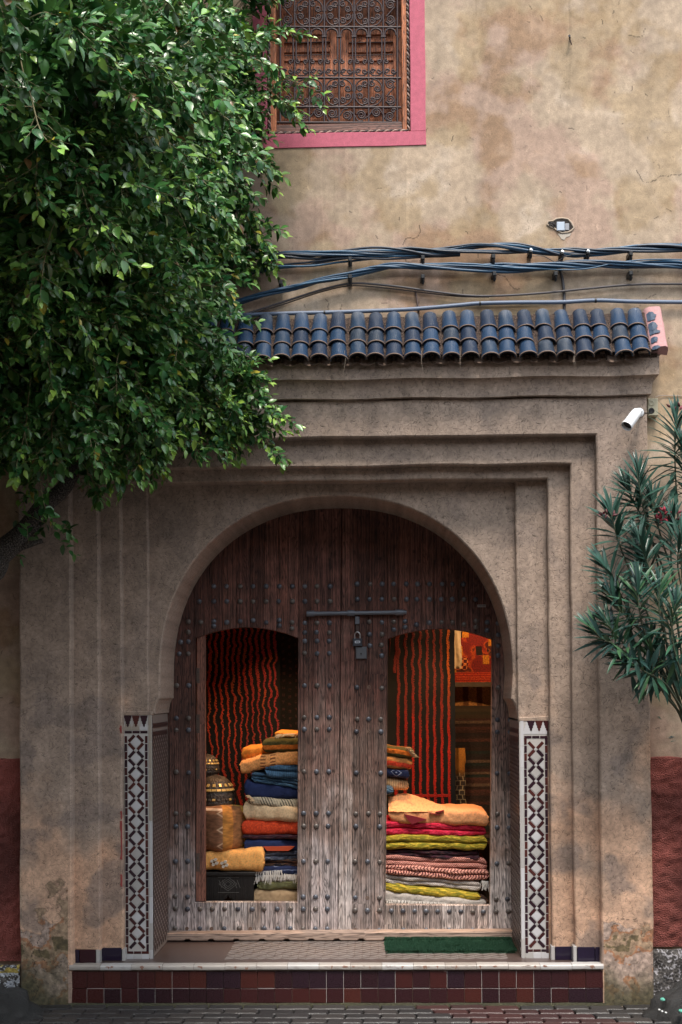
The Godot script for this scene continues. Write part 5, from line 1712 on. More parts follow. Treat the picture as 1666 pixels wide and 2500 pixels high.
	# the drooping orange one: its left end hangs
	var dr := folded("folded_blanket", "pale orange dashed blanket whose end droops over the left pile", "blanket", z + 0.015, 400 + 648 / 3.484, 400 + 1260 / 3.484, 1780 + 262 / 3.484, 1780 + 392 / 3.484, 1780 + 196 / 3.484, 1780 + 304 / 3.484, orange, 1, 0.40, gl, -0.018)
	L.call("folded_blanket", "golden orange cloth tucked behind the drooping dashed blanket", 664, 150, 262, 140, 230, gold, 1, 0.0, 1000, -0.06)
	L.call("folded_blanket", "small olive and black kilim near the very top of the left pile", 842, 76, 192, 66, 190, olive_k, 1, 0.0, 1260, 0.01)
	var tp = L.call("folded_blanket", "orange striped cloth with cream fringe on top of the left pile", 948, 20, 78, 40, 80, gold, 1, 0.0, 1260, -0.01)
	var creamf := mat("cream yarn", lin(0.50, 0.40, 0.27), 0.95)
	var whitef := mat("white yarn", lin(0.58, 0.55, 0.52), 0.95)
	fringe(tp, P(678, 1793, z + 0.02), P(728, 1790, z + 0.02), 26, 0.035, Vector3(-0.6, -0.4, 0.4), creamf)
	fringe(f1, P(622, 2128, z + 0.03), P(690, 2124, z + 0.03), 34, 0.075, Vector3(0, -1, 0.15), whitef)
	fringe(f1, P(690, 2132, z + 0.028), P(727, 2138, z + 0.028), 14, 0.045, Vector3(0, -1, 0.2), whitef)
	fringe(dg, P(610, 1942, z + 0.01), P(624, 1956, z + 0.02), 26, 0.03, Vector3(-0.8, 0.2, 0.6), creamf)
	b = MB.new()                                                   # orange patch on the navy blanket
	var pp := PackedVector2Array()
	for q in [[845, 998], [1112, 1000], [1088, 1020], [1060, 1036], [880, 1036]]:
		var p := P(400 + q[0] / 3.484, 1780 + q[1] / 3.484, z + 0.016); pp.append(Vector2(p.x, p.y))
	b.prism(pp, z - 0.02, z + 0.0165)
	part("orange_patch", b, mat("orange red weave", lin(0.50, 0.075, 0.025), 0.95), nv)

	# --- right pile, from the bottom
	var gr := "blankets piled in the right opening"
	var Rr := func(called, label, lx, rx, lt, lb, rt, rb, m, layers := 2, sag := 0.0, zo := 0.0) -> Node3D:
		return folded(called, label, "blanket", z + zo, 850 + lx / 3.484, 850 + rx / 3.484, 1780 + lt / 3.484, 1780 + lb / 3.484, 1780 + rt / 3.484, 1780 + rb / 3.484, m, layers, 0.42, gr, sag)
	var w1 = Rr.call("folded_blanket", "white shaggy fringed blanket at the very bottom of the right pile", 240, 1175, 1372, 1505, 1452, 1512, white, 1, 0.0, 0.02)
	Rr.call("folded_blanket", "thin sloping olive yellow blanket low in the right pile", 240, 1122, 1290, 1374, 1392, 1464, olive, 1, 0.006, 0.006)
	Rr.call("folded_blanket", "brown cloth end sticking out beside the sloping olive blanket", 1116, 1192, 1405, 1470, 1440, 1492, dark, 1, 0.0, -0.01)
	var g3 = Rr.call("folded_blanket", "pale grey herringbone blanket between the pink and the sloping olive ones", 240, 1132, 1222, 1300, 1300, 1376, greyst, 2, 0.004, 0.0)
	Rr.call("folded_blanket", "pink blanket with dark braided edges above the pale grey one", 240, 1196, 1150, 1236, 1196, 1292, pink, 2, 0.002, 0.012)
	Rr.call("folded_blanket", "pink zigzag blanket, upper one of the two pink ones", 240, 1180, 1066, 1156, 1100, 1200, pink2, 2, 0.0, 0.0)
	Rr.call("folded_blanket", "thin burgundy and black kilim under the olive yellow blanket", 240, 1122, 1026, 1076, 1040, 1120, burg, 2, 0.0, 0.004)
	Rr.call("folded_blanket", "thick olive yellow streaked blanket under the crimson one", 240, 1180, 900, 1028, 912, 1032, olive, 2, -0.003, 0.012)
	Rr.call("folded_blanket", "crimson streaked blanket under the peach one", 240, 1172, 770, 906, 826, 912, crimson, 2, 0.0, 0.008)
	var pe = Rr.call("folded_blanket", "peach blanket with dark red triangles on top of the right pile", 352, 1198, 664, 798, 694, 828, peach, 1, 0.004, 0.02)
	# the peach cloth is thrown up at the back
	b = MB.new()
	var rows := []; var uvs := []
	var nf := FastNoiseLite.new(); nf.seed = 77; nf.frequency = 5.0
	for i in 15:
		var f := i / 14.0
		var row := []; var ur := []
		for j in 31:
			var g := j / 30.0
			var sx := lerpf(850 + 345 / 3.484, 850 + 985 / 3.484, g)
			var top := lerpf(1780 + 545 / 3.484, 1780 + 690 / 3.484, ss(0.05, 1.0, g)) + (14.0 * ss(0.25, 0.0, g))
			var p := P(sx, lerpf(1780 + 700 / 3.484, top, f), z)
			row.append(Vector3(p.x, p.y + 0.006 * nf.get_noise_2d(g * 3.0, f), z + 0.012 - 0.16 * f + 0.018 * sin(g * 7.0 + f * 3.0)))
			ur.append(Vector2(p.x, p.y))
		rows.append(row); uvs.append(ur)
	b.grid(rows, uvs)
	part("thrown_back_flap", b, peach, pe)
	var redm := mat("dark red weave", lin(0.20, 0.012, 0.020), 0.95)
	for q in [[[478, 722], [668, 768], [610, 786], [545, 810], [510, 775]], [[690, 714], [790, 726], [760, 731]], [[745, 706], [820, 690], [790, 710]]]:
		pp = PackedVector2Array()
		for k in q:
			var p := P(850 + k[0] / 3.484, 1780 + k[1] / 3.484, z + 0.03); pp.append(Vector2(p.x, p.y))
		b = MB.new(); b.prism(pp, z - 0.0, z + 0.0335 if q.size() > 3 else z + 0.031)
		part("red_triangle", b, redm, pe)
	fringe(g3, P(1176, 2150, z + 0.02), P(1194, 2152, z + 0.02), 16, 0.06, Vector3(0.1, -1, 0.2), whitef)
	fringe(w1, P(943, 2196, z + 0.03), P(1130, 2206, z + 0.03), 90, 0.035, Vector3(-0.1, -1, 0.5), whitef)
	# kilim bundle leaning at the left of this opening
	for q in [["cream ribbed cloth end under the striped bundle beside the door's middle stile", 255, 512, 400, 505, 432, 525, cream_r, 0.0], ["black band of a folded kilim in the bundle beside the middle stile", 255, 522, 326, 404, 352, 424, navy, 0.006], ["tan and olive striped kilim in the bundle beside the middle stile", 255, 545, 222, 332, 250, 352, kil, 0.012], ["rust striped kilim with a knotted fringe, top of the bundle beside the middle stile", 255, 560, 140, 232, 172, 256, olive_k, 0.004]]:
		var o := folded("folded_kilim", q[0], "kilim", z - 0.10 + q[8], 850 + q[1] / 3.484, 850 + q[2] / 3.484, 1780 + q[3] / 3.484, 1780 + q[4] / 3.484, 1780 + q[5] / 3.484, 1780 + q[6] / 3.484, q[7], 1, 0.30, "folded kilims in the bundle")
		if q[8] == 0.004: fringe(o, P(990, 1826, z - 0.08), P(1010, 1850, z - 0.08), 34, 0.04, Vector3(0.8, 0.1, 0.5), creamf)
	folded("rolled_cloth", "dark teal cloth roll peeping out under the kilim bundle", "cloth", z - 0.03, 850 + 240 / 3.484, 850 + 382 / 3.484, 1780 + 476 / 3.484, 1780 + 560 / 3.484, 1780 + 486 / 3.484, 1780 + 556 / 3.484, blue, 1, 0.2)

	# --- carved stool with hides, pouf and pierced lanterns
	var Z := func(x, y, zz) -> Vector3: return P(400 + x / 3.484, 1780 + y / 3.484, zz)
	var zs := -0.93
	var s0: Vector3 = Z.call(300, 1478, zs); var s1: Vector3 = Z.call(766, 1222, zs)
	var stool := thing("carved_stool", "dark carved wooden stool with a keyhole cut in its side, under the yellow hide", "stool", Vector3((s0.x + s1.x) / 2, s0.y, zs - 0.15))
	b = MB.new(); b.bevel_box(Vector3(s0.x - 0.06, s1.y - 0.02, zs - 0.34), Vector3(s1.x + 0.012, s1.y + 0.006, zs + 0.012), 0.005); part("seat", b, M.dark_wood, stool)
	var poly := PackedVector2Array()
	for q in [[300, 1700], [300, 1226], [766, 1226], [766, 1700], [690, 1700], [690, 1500], [598, 1500], [598, 1462], [578, 1446], [556, 1440], [548, 1412], [540, 1440], [520, 1446], [508, 1462], [508, 1500], [420, 1500], [420, 1700]]:
		var p: Vector3 = Z.call(q[0], q[1], zs); poly.append(Vector2(p.x, p.y))
	b = MB.new(); b.prism(poly, zs - 0.025, zs, 0.003, true); part("front_panel", b, M.dark_wood, stool)
	b = MB.new(); b.box(Vector3(s1.x - 0.03, s0.y - 0.17, zs - 0.32), Vector3(s1.x - 0.002, s1.y - 0.022, zs - 0.03)); part("side_panel", b, M.dark_wood, stool)
	b = MB.new(); b.box(Vector3(s0.x - 0.05, s0.y - 0.17, zs - 0.32), Vector3(s0.x - 0.022, s1.y - 0.022, zs - 0.03)); part("side_panel", b, M.dark_wood, stool)
	var carve := MB.new()
	var cl := func(ax, ay, ex, ey):
		var p: Vector3 = Z.call(ax, ay, zs + 0.001); var q: Vector3 = Z.call(ex, ey, zs + 0.001)
		carve.tube([p, p.lerp(q, 0.5), q], 0.0016, 4)
	for k in 3:
		var c := 547.0; var cy := 1318.0; var d := 78.0 - k * 24.0
		cl.call(c - d, cy, c, cy - d * 0.75); cl.call(c, cy - d * 0.75, c + d, cy); cl.call(c + d, cy, c, cy + d * 0.75); cl.call(c, cy + d * 0.75, c - d, cy)
	for y in [1262, 1390]: cl.call(462, y, 640, y)
	for x in [470, 500, 595, 625]: cl.call(x, 1285, x + 26, 1352)
	part("carving", carve, mat("worn carving edges", lin(0.10, 0.095, 0.09), 0.6), stool)
	var hd := folded("folded_hide", "yellow orange folded hide lying on the dark carved stool", "hide", zs + 0.02, 400 + 250 / 3.484, 400 + 852 / 3.484, 1780 + 1050 / 3.484, 1780 + 1196 / 3.484, 1780 + 1012 / 3.484, 1780 + 1216 / 3.484, hide, 1, 0.30, "", 0.0)
	var motif := mat("faded white print", lin(0.55, 0.47, 0.38), 0.95)
	for q in [[430, 1133], [515, 1150]]:
		b = MB.new()
		for k in 4:
			var cc: Vector3 = Z.call(q[0] + 22 * cos(k * PI / 2 + 0.4), q[1] + 22 * sin(k * PI / 2 + 0.4), zs + 0.031)
			var pl := PackedVector2Array()
			for i in 8: pl.append(Vector2(cc.x + 0.011 * cos(i * TAU / 8), cc.y + 0.010 * sin(i * TAU / 8)))
			b.prism(pl, zs, zs + 0.0325)
		part("white_rosette", b, motif, hd)
	# leather pouf: a soft cuboid turned so that two painted faces show
	var w2 := 256
	var nb := noise(w2, w2, 0.05, 431, 3)
	var d := PackedByteArray(); d.resize(w2 * w2 * 3)
	for i in w2 * w2:
		var u := float(i % w2) / w2; var v := float(i / w2) / w2
		var c := Color(0.66, 0.40, 0.24)
		var fu := fposmod(u * 4.0, 1.0)
		var face := int(u * 4.0) % 4
		if face % 2 == 0:
			c = Color(0.58, 0.40, 0.29)
			if absf(absf(fposmod(v * 3.0, 1.0) - 0.5) + absf(fposmod(fu * 1.5, 1.0) - 0.5) - 0.2) < 0.05: c = Color(0.82, 0.68, 0.55)
			if v < 0.12 and v > 0.07: c = Color(0.85, 0.72, 0.62)
		else:
			c = Color(0.72, 0.48, 0.22)
			if fu > 0.78 - 0.16 * absf(fposmod(v * 7.0, 1.0) - 0.5): c = Color(0.78, 0.62, 0.28)
			elif fu > 0.30: c = Color(0.60, 0.40, 0.24)
		c = c * (0.8 + 0.4 * nb[i] / 255.0)
		d[i * 3] = clampi(int(c.r * 255), 0, 255); d[i * 3 + 1] = clampi(int(c.g * 255), 0, 255); d[i * 3 + 2] = clampi(int(c.b * 255), 0, 255)
	var pm := mat("painted leather", Color.WHITE, 0.95)
	pm.albedo_texture = colour(w2, w2, d)
	var pb: Vector3 = Z.call(500, 1040, zs - 0.13); var ptop: Vector3 = Z.call(500, 630, zs - 0.13)
	var pouf := thing("leather_pouf", "tan and orange painted leather pouf sitting on the yellow hide", "pouf", pb)
	b = MB.new()
	var prow := []; var puv := []
	var hh := ptop.y - pb.y
	var n2 := FastNoiseLite.new(); n2.seed = 9; n2.frequency = 9.0
	for i in 17:
		var f := i / 16.0
		var k := pow(maxf(0.0, 1.0 - pow(absf(f * 2.0 - 1.0), 5.0)), 0.3)
		var row := []; var ur := []
		for j in 49:
			var t := -TAU * j / 48.0
			var e := 4.5
			var rad: float = 0.145 / pow(pow(absf(cos(t)), e) + pow(absf(sin(t)), e), 1.0 / e) * (0.06 + 0.94 * k)
			var wv := 1.0 + 0.05 * n2.get_noise_2d(j * 0.05, f)
			var q := Vector3(cos(t) * rad * wv, f * hh, sin(t) * rad * wv).rotated(Vector3.UP, 0.98)
			row.append(pb + Vector3(q.x - 0.01, q.y, q.z)); ur.append(Vector2(fposmod(-t / TAU + 0.125, 1.0001), 1.0 - f))
		prow.append(row); puv.append(ur)
	b.grid(prow, puv, true)
	part("body", b, pm, pouf)
	# pierced lanterns with pale gold plates
	var lm := mat("dark pierced metal", lin(0.085, 0.062, 0.048), 0.5, 0.4)
	bump(lm, M.spots, 0.5)
	var gm := mat("gold plate", lin(0.55, 0.36, 0.12), 0.4, 0.2)
	for q in [[446, 640, 0.128, "large domed lantern of dark pierced metal with gold plates above the leather pouf", -1.12], [372, 372, 0.082, "small domed lantern standing behind the large one near the wicket edge", -1.22]]:
		var at: Vector3 = Z.call(q[0], q[1], q[4])
		var rad: float = q[2]
		var ln := thing("pierced_lantern", q[3], "lantern", at, "pierced lanterns")
		b = MB.new()
		var prof := []
		for i in 13:
			var t := i / 12.0
			prof.append(Vector2(rad * (0.94 * sqrt(maxf(0.0, 1.0 - pow(t, 2.6))) + 0.04) * (1.0 + 0.03 * sin(t * 26.0)), t * rad * 1.55))
		prof.push_front(Vector2(rad * 0.90, -0.004))
		prof.push_front(Vector2(rad * 0.80, -0.03))
		b.lathe(prof, at, 40)
		part("dome", b, lm, ln)
		for ring in [[0.30, 26, 0.022, 0.016, 0], [0.78, 22, 0.030, 0.020, 1], [1.02, 16, 0.020, 0.026, 2]]:
			var hgt: float = ring[0] * rad
			var t: float = hgt / (rad * 1.55)
			var rad2: float = rad * (0.94 * sqrt(maxf(0.0, 1.0 - pow(t, 2.6))) + 0.04)
			var slope: float = 0.25 + 0.75 * t
			for k in ring[1]:
				var an: float = TAU * k / float(ring[1])
				var tb := Basis(Vector3.UP, an) * Basis(Vector3.RIGHT, -slope)
				inst("gold_plate" if ring[4] != 0 else "dark_plate", tile_mesh(ring[2] * rad / 0.128, ring[3] * rad / 0.128, 0.006, 0.002), gm if ring[4] != 0 or k % 4 == 0 else lm, ln, Transform3D(tb, at + Vector3(0, hgt, 0) + tb.z * 0.004 + Vector3(sin(an), 0, cos(an)) * rad2))

# ---------------------------------------------------------------- upper window
func make_window() -> void:
	var w := thing("grilled_window", "shuttered upper window with a curly iron grille inside a pink painted border", "window", P(830, 340, ZW))
	var xl := P(618, 180, ZW).x; var xr := P(1039, 180, ZW).x; var yb := P(830, 359.5, ZW).y
	var il := P(652, 180, ZW).x; var ir := P(1002, 180, ZW).x; var ib := P(830, 325, ZW).y
	var top := P(830, -60, ZW).y
	var zp := ZW + 0.006
	for r in [[xl, yb, xr, ib, "lower_border"], [xl, ib, il, top, "side_border"], [ir, ib, xr, top, "side_border"]]:
		var pl := wobble(PackedVector2Array([Vector2(r[0], r[1]), Vector2(r[2], r[1]), Vector2(r[2], r[3]), Vector2(r[0], r[3])]), 0.004, 31)
		var b := MB.new(); b.prism(pl, ZW - 0.10, zp, 0.002)
		part(r[4], b, M.pink, w)
	# wooden frame: rope moulding, then a flat strip
	var zf := ZW - 0.012
	var b := MB.new()
	for r in [[il - 0.004, ib - 0.004, ir + 0.004, ib + 0.022], [il - 0.004, ib + 0.022, il + 0.026, top], [ir - 0.026, ib + 0.022, ir + 0.004, top]]:
		b.box(Vector3(r[0], r[1], ZW - 0.12), Vector3(r[2], r[3], zf - 0.006))
	part("outer_frame", b, M.frame_wood, w)
	var pale_rope := wood("highlight rope moulding", Color(0.80, 0.70, 0.66), 0.6)  # pale strand: the rope's highlights put into its colour
	var rope := func(a: Vector3, e: Vector3):
		var rm := MB.new()
		for s in 2:
			var path := []
			var n := int(a.distance_to(e) / 0.004)
			for i in n + 1:
				var f := float(i) / n
				var an := f * a.distance_to(e) / 0.048 * TAU + s * PI
				var ax := (e - a).normalized()
				var u := ax.cross(Vector3.BACK).normalized()
				path.append(a.lerp(e, f) + (u * cos(an) + Vector3.BACK * sin(an)) * 0.0045)
			rm.tube(path, 0.0058, 6)
			part("rope_strand", rm, M.moulding if s else pale_rope, w)
			rm = MB.new()
	var rz := zf + 0.002
	rope.call(Vector3(il + 0.011, ib + 0.010, rz), Vector3(ir - 0.011, ib + 0.010, rz))
	rope.call(Vector3(ir - 0.011, ib + 0.015, rz), Vector3(ir - 0.011, top, rz))
	rope.call(Vector3(il + 0.011, ib + 0.015, rz), Vector3(il + 0.011, top, rz))
	var gl := P(675, 200, ZW - 0.05).x; var gr := P(982, 200, ZW - 0.05).x
	b = MB.new(); b.off = Vector2(0.2, 0); b.bevel_box(Vector3(il + 0.024, ib + 0.020, ZW - 0.13), Vector3(gl, top, zf - 0.010), 0.003); part("side_strip", b, M.frame_wood, w)
	b = MB.new(); b.off = Vector2(0.5, 0); b.bevel_box(Vector3(gr, ib + 0.020, ZW - 0.13), Vector3(ir - 0.024, top, zf - 0.010), 0.003); part("side_strip", b, M.frame_wood, w)
	b = MB.new(); b.off = Vector2(0.1, 0.4)
	var sy := P(830, 306, ZW - 0.05).y
	b.bevel_box(Vector3(gl, ib + 0.021, ZW - 0.13), Vector3(gr, sy, zf - 0.014), 0.003)
	for k in b.uv.size(): b.uv[k] = Vector2(b.uv[k].y, b.uv[k].x)
	part("bottom_rail", b, wood("brown rail wood", Color(0.55, 0.40, 0.36), 0.6), w)
	# shutters behind the iron
	var zs := ZW - 0.115
	var G := func(zx: float, zy: float, z: float) -> Vector3: return P(600.0 + zx / 3.136, zy / 3.136, z)
	var box := func(x0, y0, x1, y1, za, zb, called, m, parent, off := Vector2.ZERO):
		var p: Vector3 = G.call(x0, y1, zb); var q: Vector3 = G.call(x1, y0, zb)
		var bb := MB.new(); bb.off = off
		bb.bevel_box(Vector3(p.x, p.y, za), Vector3(q.x, q.y, zb), 0.0025)
		return part(called, bb, m, parent)
	for leaf in 2:
		var x0 := 228.0 if leaf == 0 else 721.0; var x1 := 714.0 if leaf == 0 else 1196.0
		var sh: MeshInstance3D = box.call(x0, -170, x1, 962, zs - 0.03, zs - 0.012, "shutter", M.shutter, w, Vector2(0.37 * leaf, 0.2))
		for s in [[x0, -170, x0 + 62, 962], [x1 - 62, -170, x1, 962]]: box.call(s[0], s[1], s[2], s[3], zs - 0.012, zs, "shutter_stile", M.shutter, sh, Vector2(rr(0, 3), rr(0, 3)))
		for s in [[900, 962], [430, 470], [362, 404], [300, 330], [-170, -120]]: box.call(x0 + 62.5, s[0], x1 - 62.5, s[1], zs - 0.012, zs - 0.001, "shutter_rail", M.shutter, sh, Vector2(rr(0, 3), rr(0, 3)))
		for s in [[505, 870], [-60, 270]]:
			box.call(x0 + 92, s[0], x1 - 92, s[1], zs - 0.012, zs - 0.002, "raised_panel", M.shutter, sh, Vector2(rr(0, 3), rr(0, 3)))
		for y in [318, 416]: box.call(x0 + 70, y, x1 - 70, y + 9, zs - 0.001, zs + 0.006, "dark_bead", M.moulding, sh)
	# iron grille
	var zg := ZW - 0.055
	var iron: Material = M.grille
	var bar := func(ax, ay, ex, ey, r, called):
		var p: Vector3 = G.call(ax, ay, zg); var q: Vector3 = G.call(ex, ey, zg)
		var bb := MB.new(); bb.tube([p, p.lerp(q, 0.5), q], r * 1.45, 6)
		part(called, bb, iron, w)
	var xs := [265.0, 375.0, 488.0, 602.0, 716.0, 830.0, 942.0, 1054.0, 1162.0]
	for i in xs.size():
		if i == 0 or i == 8: bar.call(xs[i], -150, xs[i], 942, 0.0048, "upright")
		else:
			bar.call(xs[i], -150, xs[i], 285, 0.0042, "upright")
			bar.call(xs[i] - 11, 285, xs[i] - 11, 462, 0.0036, "upright")
			bar.call(xs[i] + 11, 285, xs[i] + 11, 462, 0.0036, "upright")
			bar.call(xs[i], 462, xs[i], 942, 0.0042, "upright")
	for y in [-12.0, 207.0, 596.0, 820.0, 938.0]: bar.call(240, y, 1190, y + 3, 0.0050, "crossbar")
	var clamps := MB.new()
	for i in range(1, 8):
		var p: Vector3 = G.call(xs[i], 282, zg)
		clamps.bevel_box(p - Vector3(0.015, 0.006, 0.007), p + Vector3(0.015, 0.006, 0.008), 0.002)
	part("collars", clamps, iron, w)
	# a spiral, and the curls made of it
	var spiral := func(turns: float, r0: float) -> ArrayMesh:
		var path := []; var rad := []
		var n := int(turns * 14.0)
		for i in n + 1:
			var f := float(i) / n
			var a := f * turns * TAU
			path.append(Vector3(cos(a), sin(a), 0) * r0 * (1.0 - 0.84 * f))
			rad.append(0.0056 * (1.0 - 0.25 * f))
		var bb := MB.new(); bb.tube(path, rad, 5)
		return bb.mesh()
	var px := 1.0 / 3.136 * 0.00244
	var s_small: ArrayMesh = spiral.call(1.6, 25.0 * px)
	var s_big: ArrayMesh = spiral.call(2.0, 35.0 * px)
	var s_tiny: ArrayMesh = spiral.call(1.3, 19.0 * px)
	var curl := func(mesh, x, y, turn, flip):
		var tb := Basis(Vector3.BACK, turn)
		if flip: tb = tb * Basis(Vector3.UP, PI)
		inst("scroll", mesh, iron, w, Transform3D(tb, G.call(x, y, zg + 0.002)))
	var arc := func(pts: Array, r := 0.0034):
		var path := []
		for q in pts: path.append(G.call(q[0], q[1], zg))
		var bb := MB.new(); bb.tube(smooth_path(path, 5), r * 1.5, 5)
		part("scroll_stem", bb, iron, w)
	for sec in [[708.0, 1.0], [98.0, 1.0]]:                        # rows of medallions
		var cy: float = sec[0]
		for cx in [488.0, 716.0, 942.0]:
			for q in [[-67, -30, 0.4, 0], [-28, -66, 2.0, 1], [28, -66, 1.2, 0], [67, -30, 2.7, 1], [67, 30, 3.6, 0], [28, 64, 5.2, 1], [-28, 64, 4.2, 0], [-67, 30, 5.8, 1]]:
				curl.call(s_small, cx + q[0], cy + q[1], q[2], q[3])
			arc.call([[cx - 104, cy - 10], [cx - 96, cy - 58], [cx - 62, cy - 94], [cx - 8, cy - 108]])
			arc.call([[cx + 104, cy - 10], [cx + 96, cy - 58], [cx + 62, cy - 94], [cx + 8, cy - 108]])
			arc.call([[cx - 104, cy + 10], [cx - 96, cy + 56], [cx - 62, cy + 92], [cx - 8, cy + 106]])
			arc.call([[cx + 104, cy + 10], [cx + 96, cy + 56], [cx + 62, cy + 92], [cx + 8, cy + 106]])
		for cx in [320.0, 1108.0]:
			var s := 1.0 if cx > 700 else -1.0
			curl.call(s_big, cx, cy - 60, 0.5, s < 0); curl.call(s_big, cx, cy + 52, 3.6, s < 0)
			arc.call([[cx + s * 34, cy - 44], [cx + s * 6, cy - 12], [cx - s * 30, cy + 30]])
			arc.call([[cx - s * 36, cy - 66], [cx - s * 30, cy - 96], [cx, cy - 106], [cx + s * 36, cy - 80]])
			arc.call([[cx + s * 36, cy + 56], [cx + s * 30, cy + 88], [cx, cy + 100], [cx - s * 36, cy + 70]])
	for i in 8:                                                     # arcade and its little curls
		var mx: float = (xs[i] + xs[i + 1]) / 2.0
		arc.call([[xs[i] + 10, 270], [xs[i] + 20, 236], [mx, 219], [xs[i + 1] - 20, 236], [xs[i + 1] - 10, 270]], 0.004)
		curl.call(s_tiny, mx - 24, 546, 0.2, false); curl.call(s_tiny, mx + 24, 546, 2.9, true)
		arc.call([[xs[i] + 6, 545], [mx - 32, 572], [mx, 578], [mx + 32, 572], [xs[i + 1] - 6, 545]], 0.003)
		if i > 0:
			curl.call(s_tiny, xs[i] - 26, 472, 1.5, true); curl.call(s_tiny, xs[i] + 26, 472, 1.6, false)
	var lows := [[330, 878], [445, 888], [562, 866], [662, 870], [776, 886], [886, 882], [1002, 864], [1106, 892]]
	for i in lows.size():
		curl.call(s_big, lows[i][0], lows[i][1], 0.6 + i * 1.1, i % 2 == 1)
		if i < lows.size() - 1:
			if i % 2 == 0: arc.call([[lows[i][0] + 20, lows[i][1] - 34], [(lows[i][0] + lows[i + 1][0]) / 2.0, 880], [lows[i + 1][0] - 24, 926], [lows[i + 1][0] + 12, 924]])
			else: arc.call([[lows[i][0] + 18, lows[i][1] + 32], [(lows[i][0] + lows[i + 1][0]) / 2.0, 886], [lows[i + 1][0] - 22, 838], [lows[i + 1][0] + 8, 834]])
	curl.call(s_tiny, 1132, 850, 0.4, false)
	# what lies behind the shutters
	b = MB.new(); b.box(Vector3(il - 0.01, ib - 0.01, ZW - 0.30), Vector3(ir + 0.01, top + 0.01, ZW - 0.16))
	part("dark_reveal", b, M.black, w)

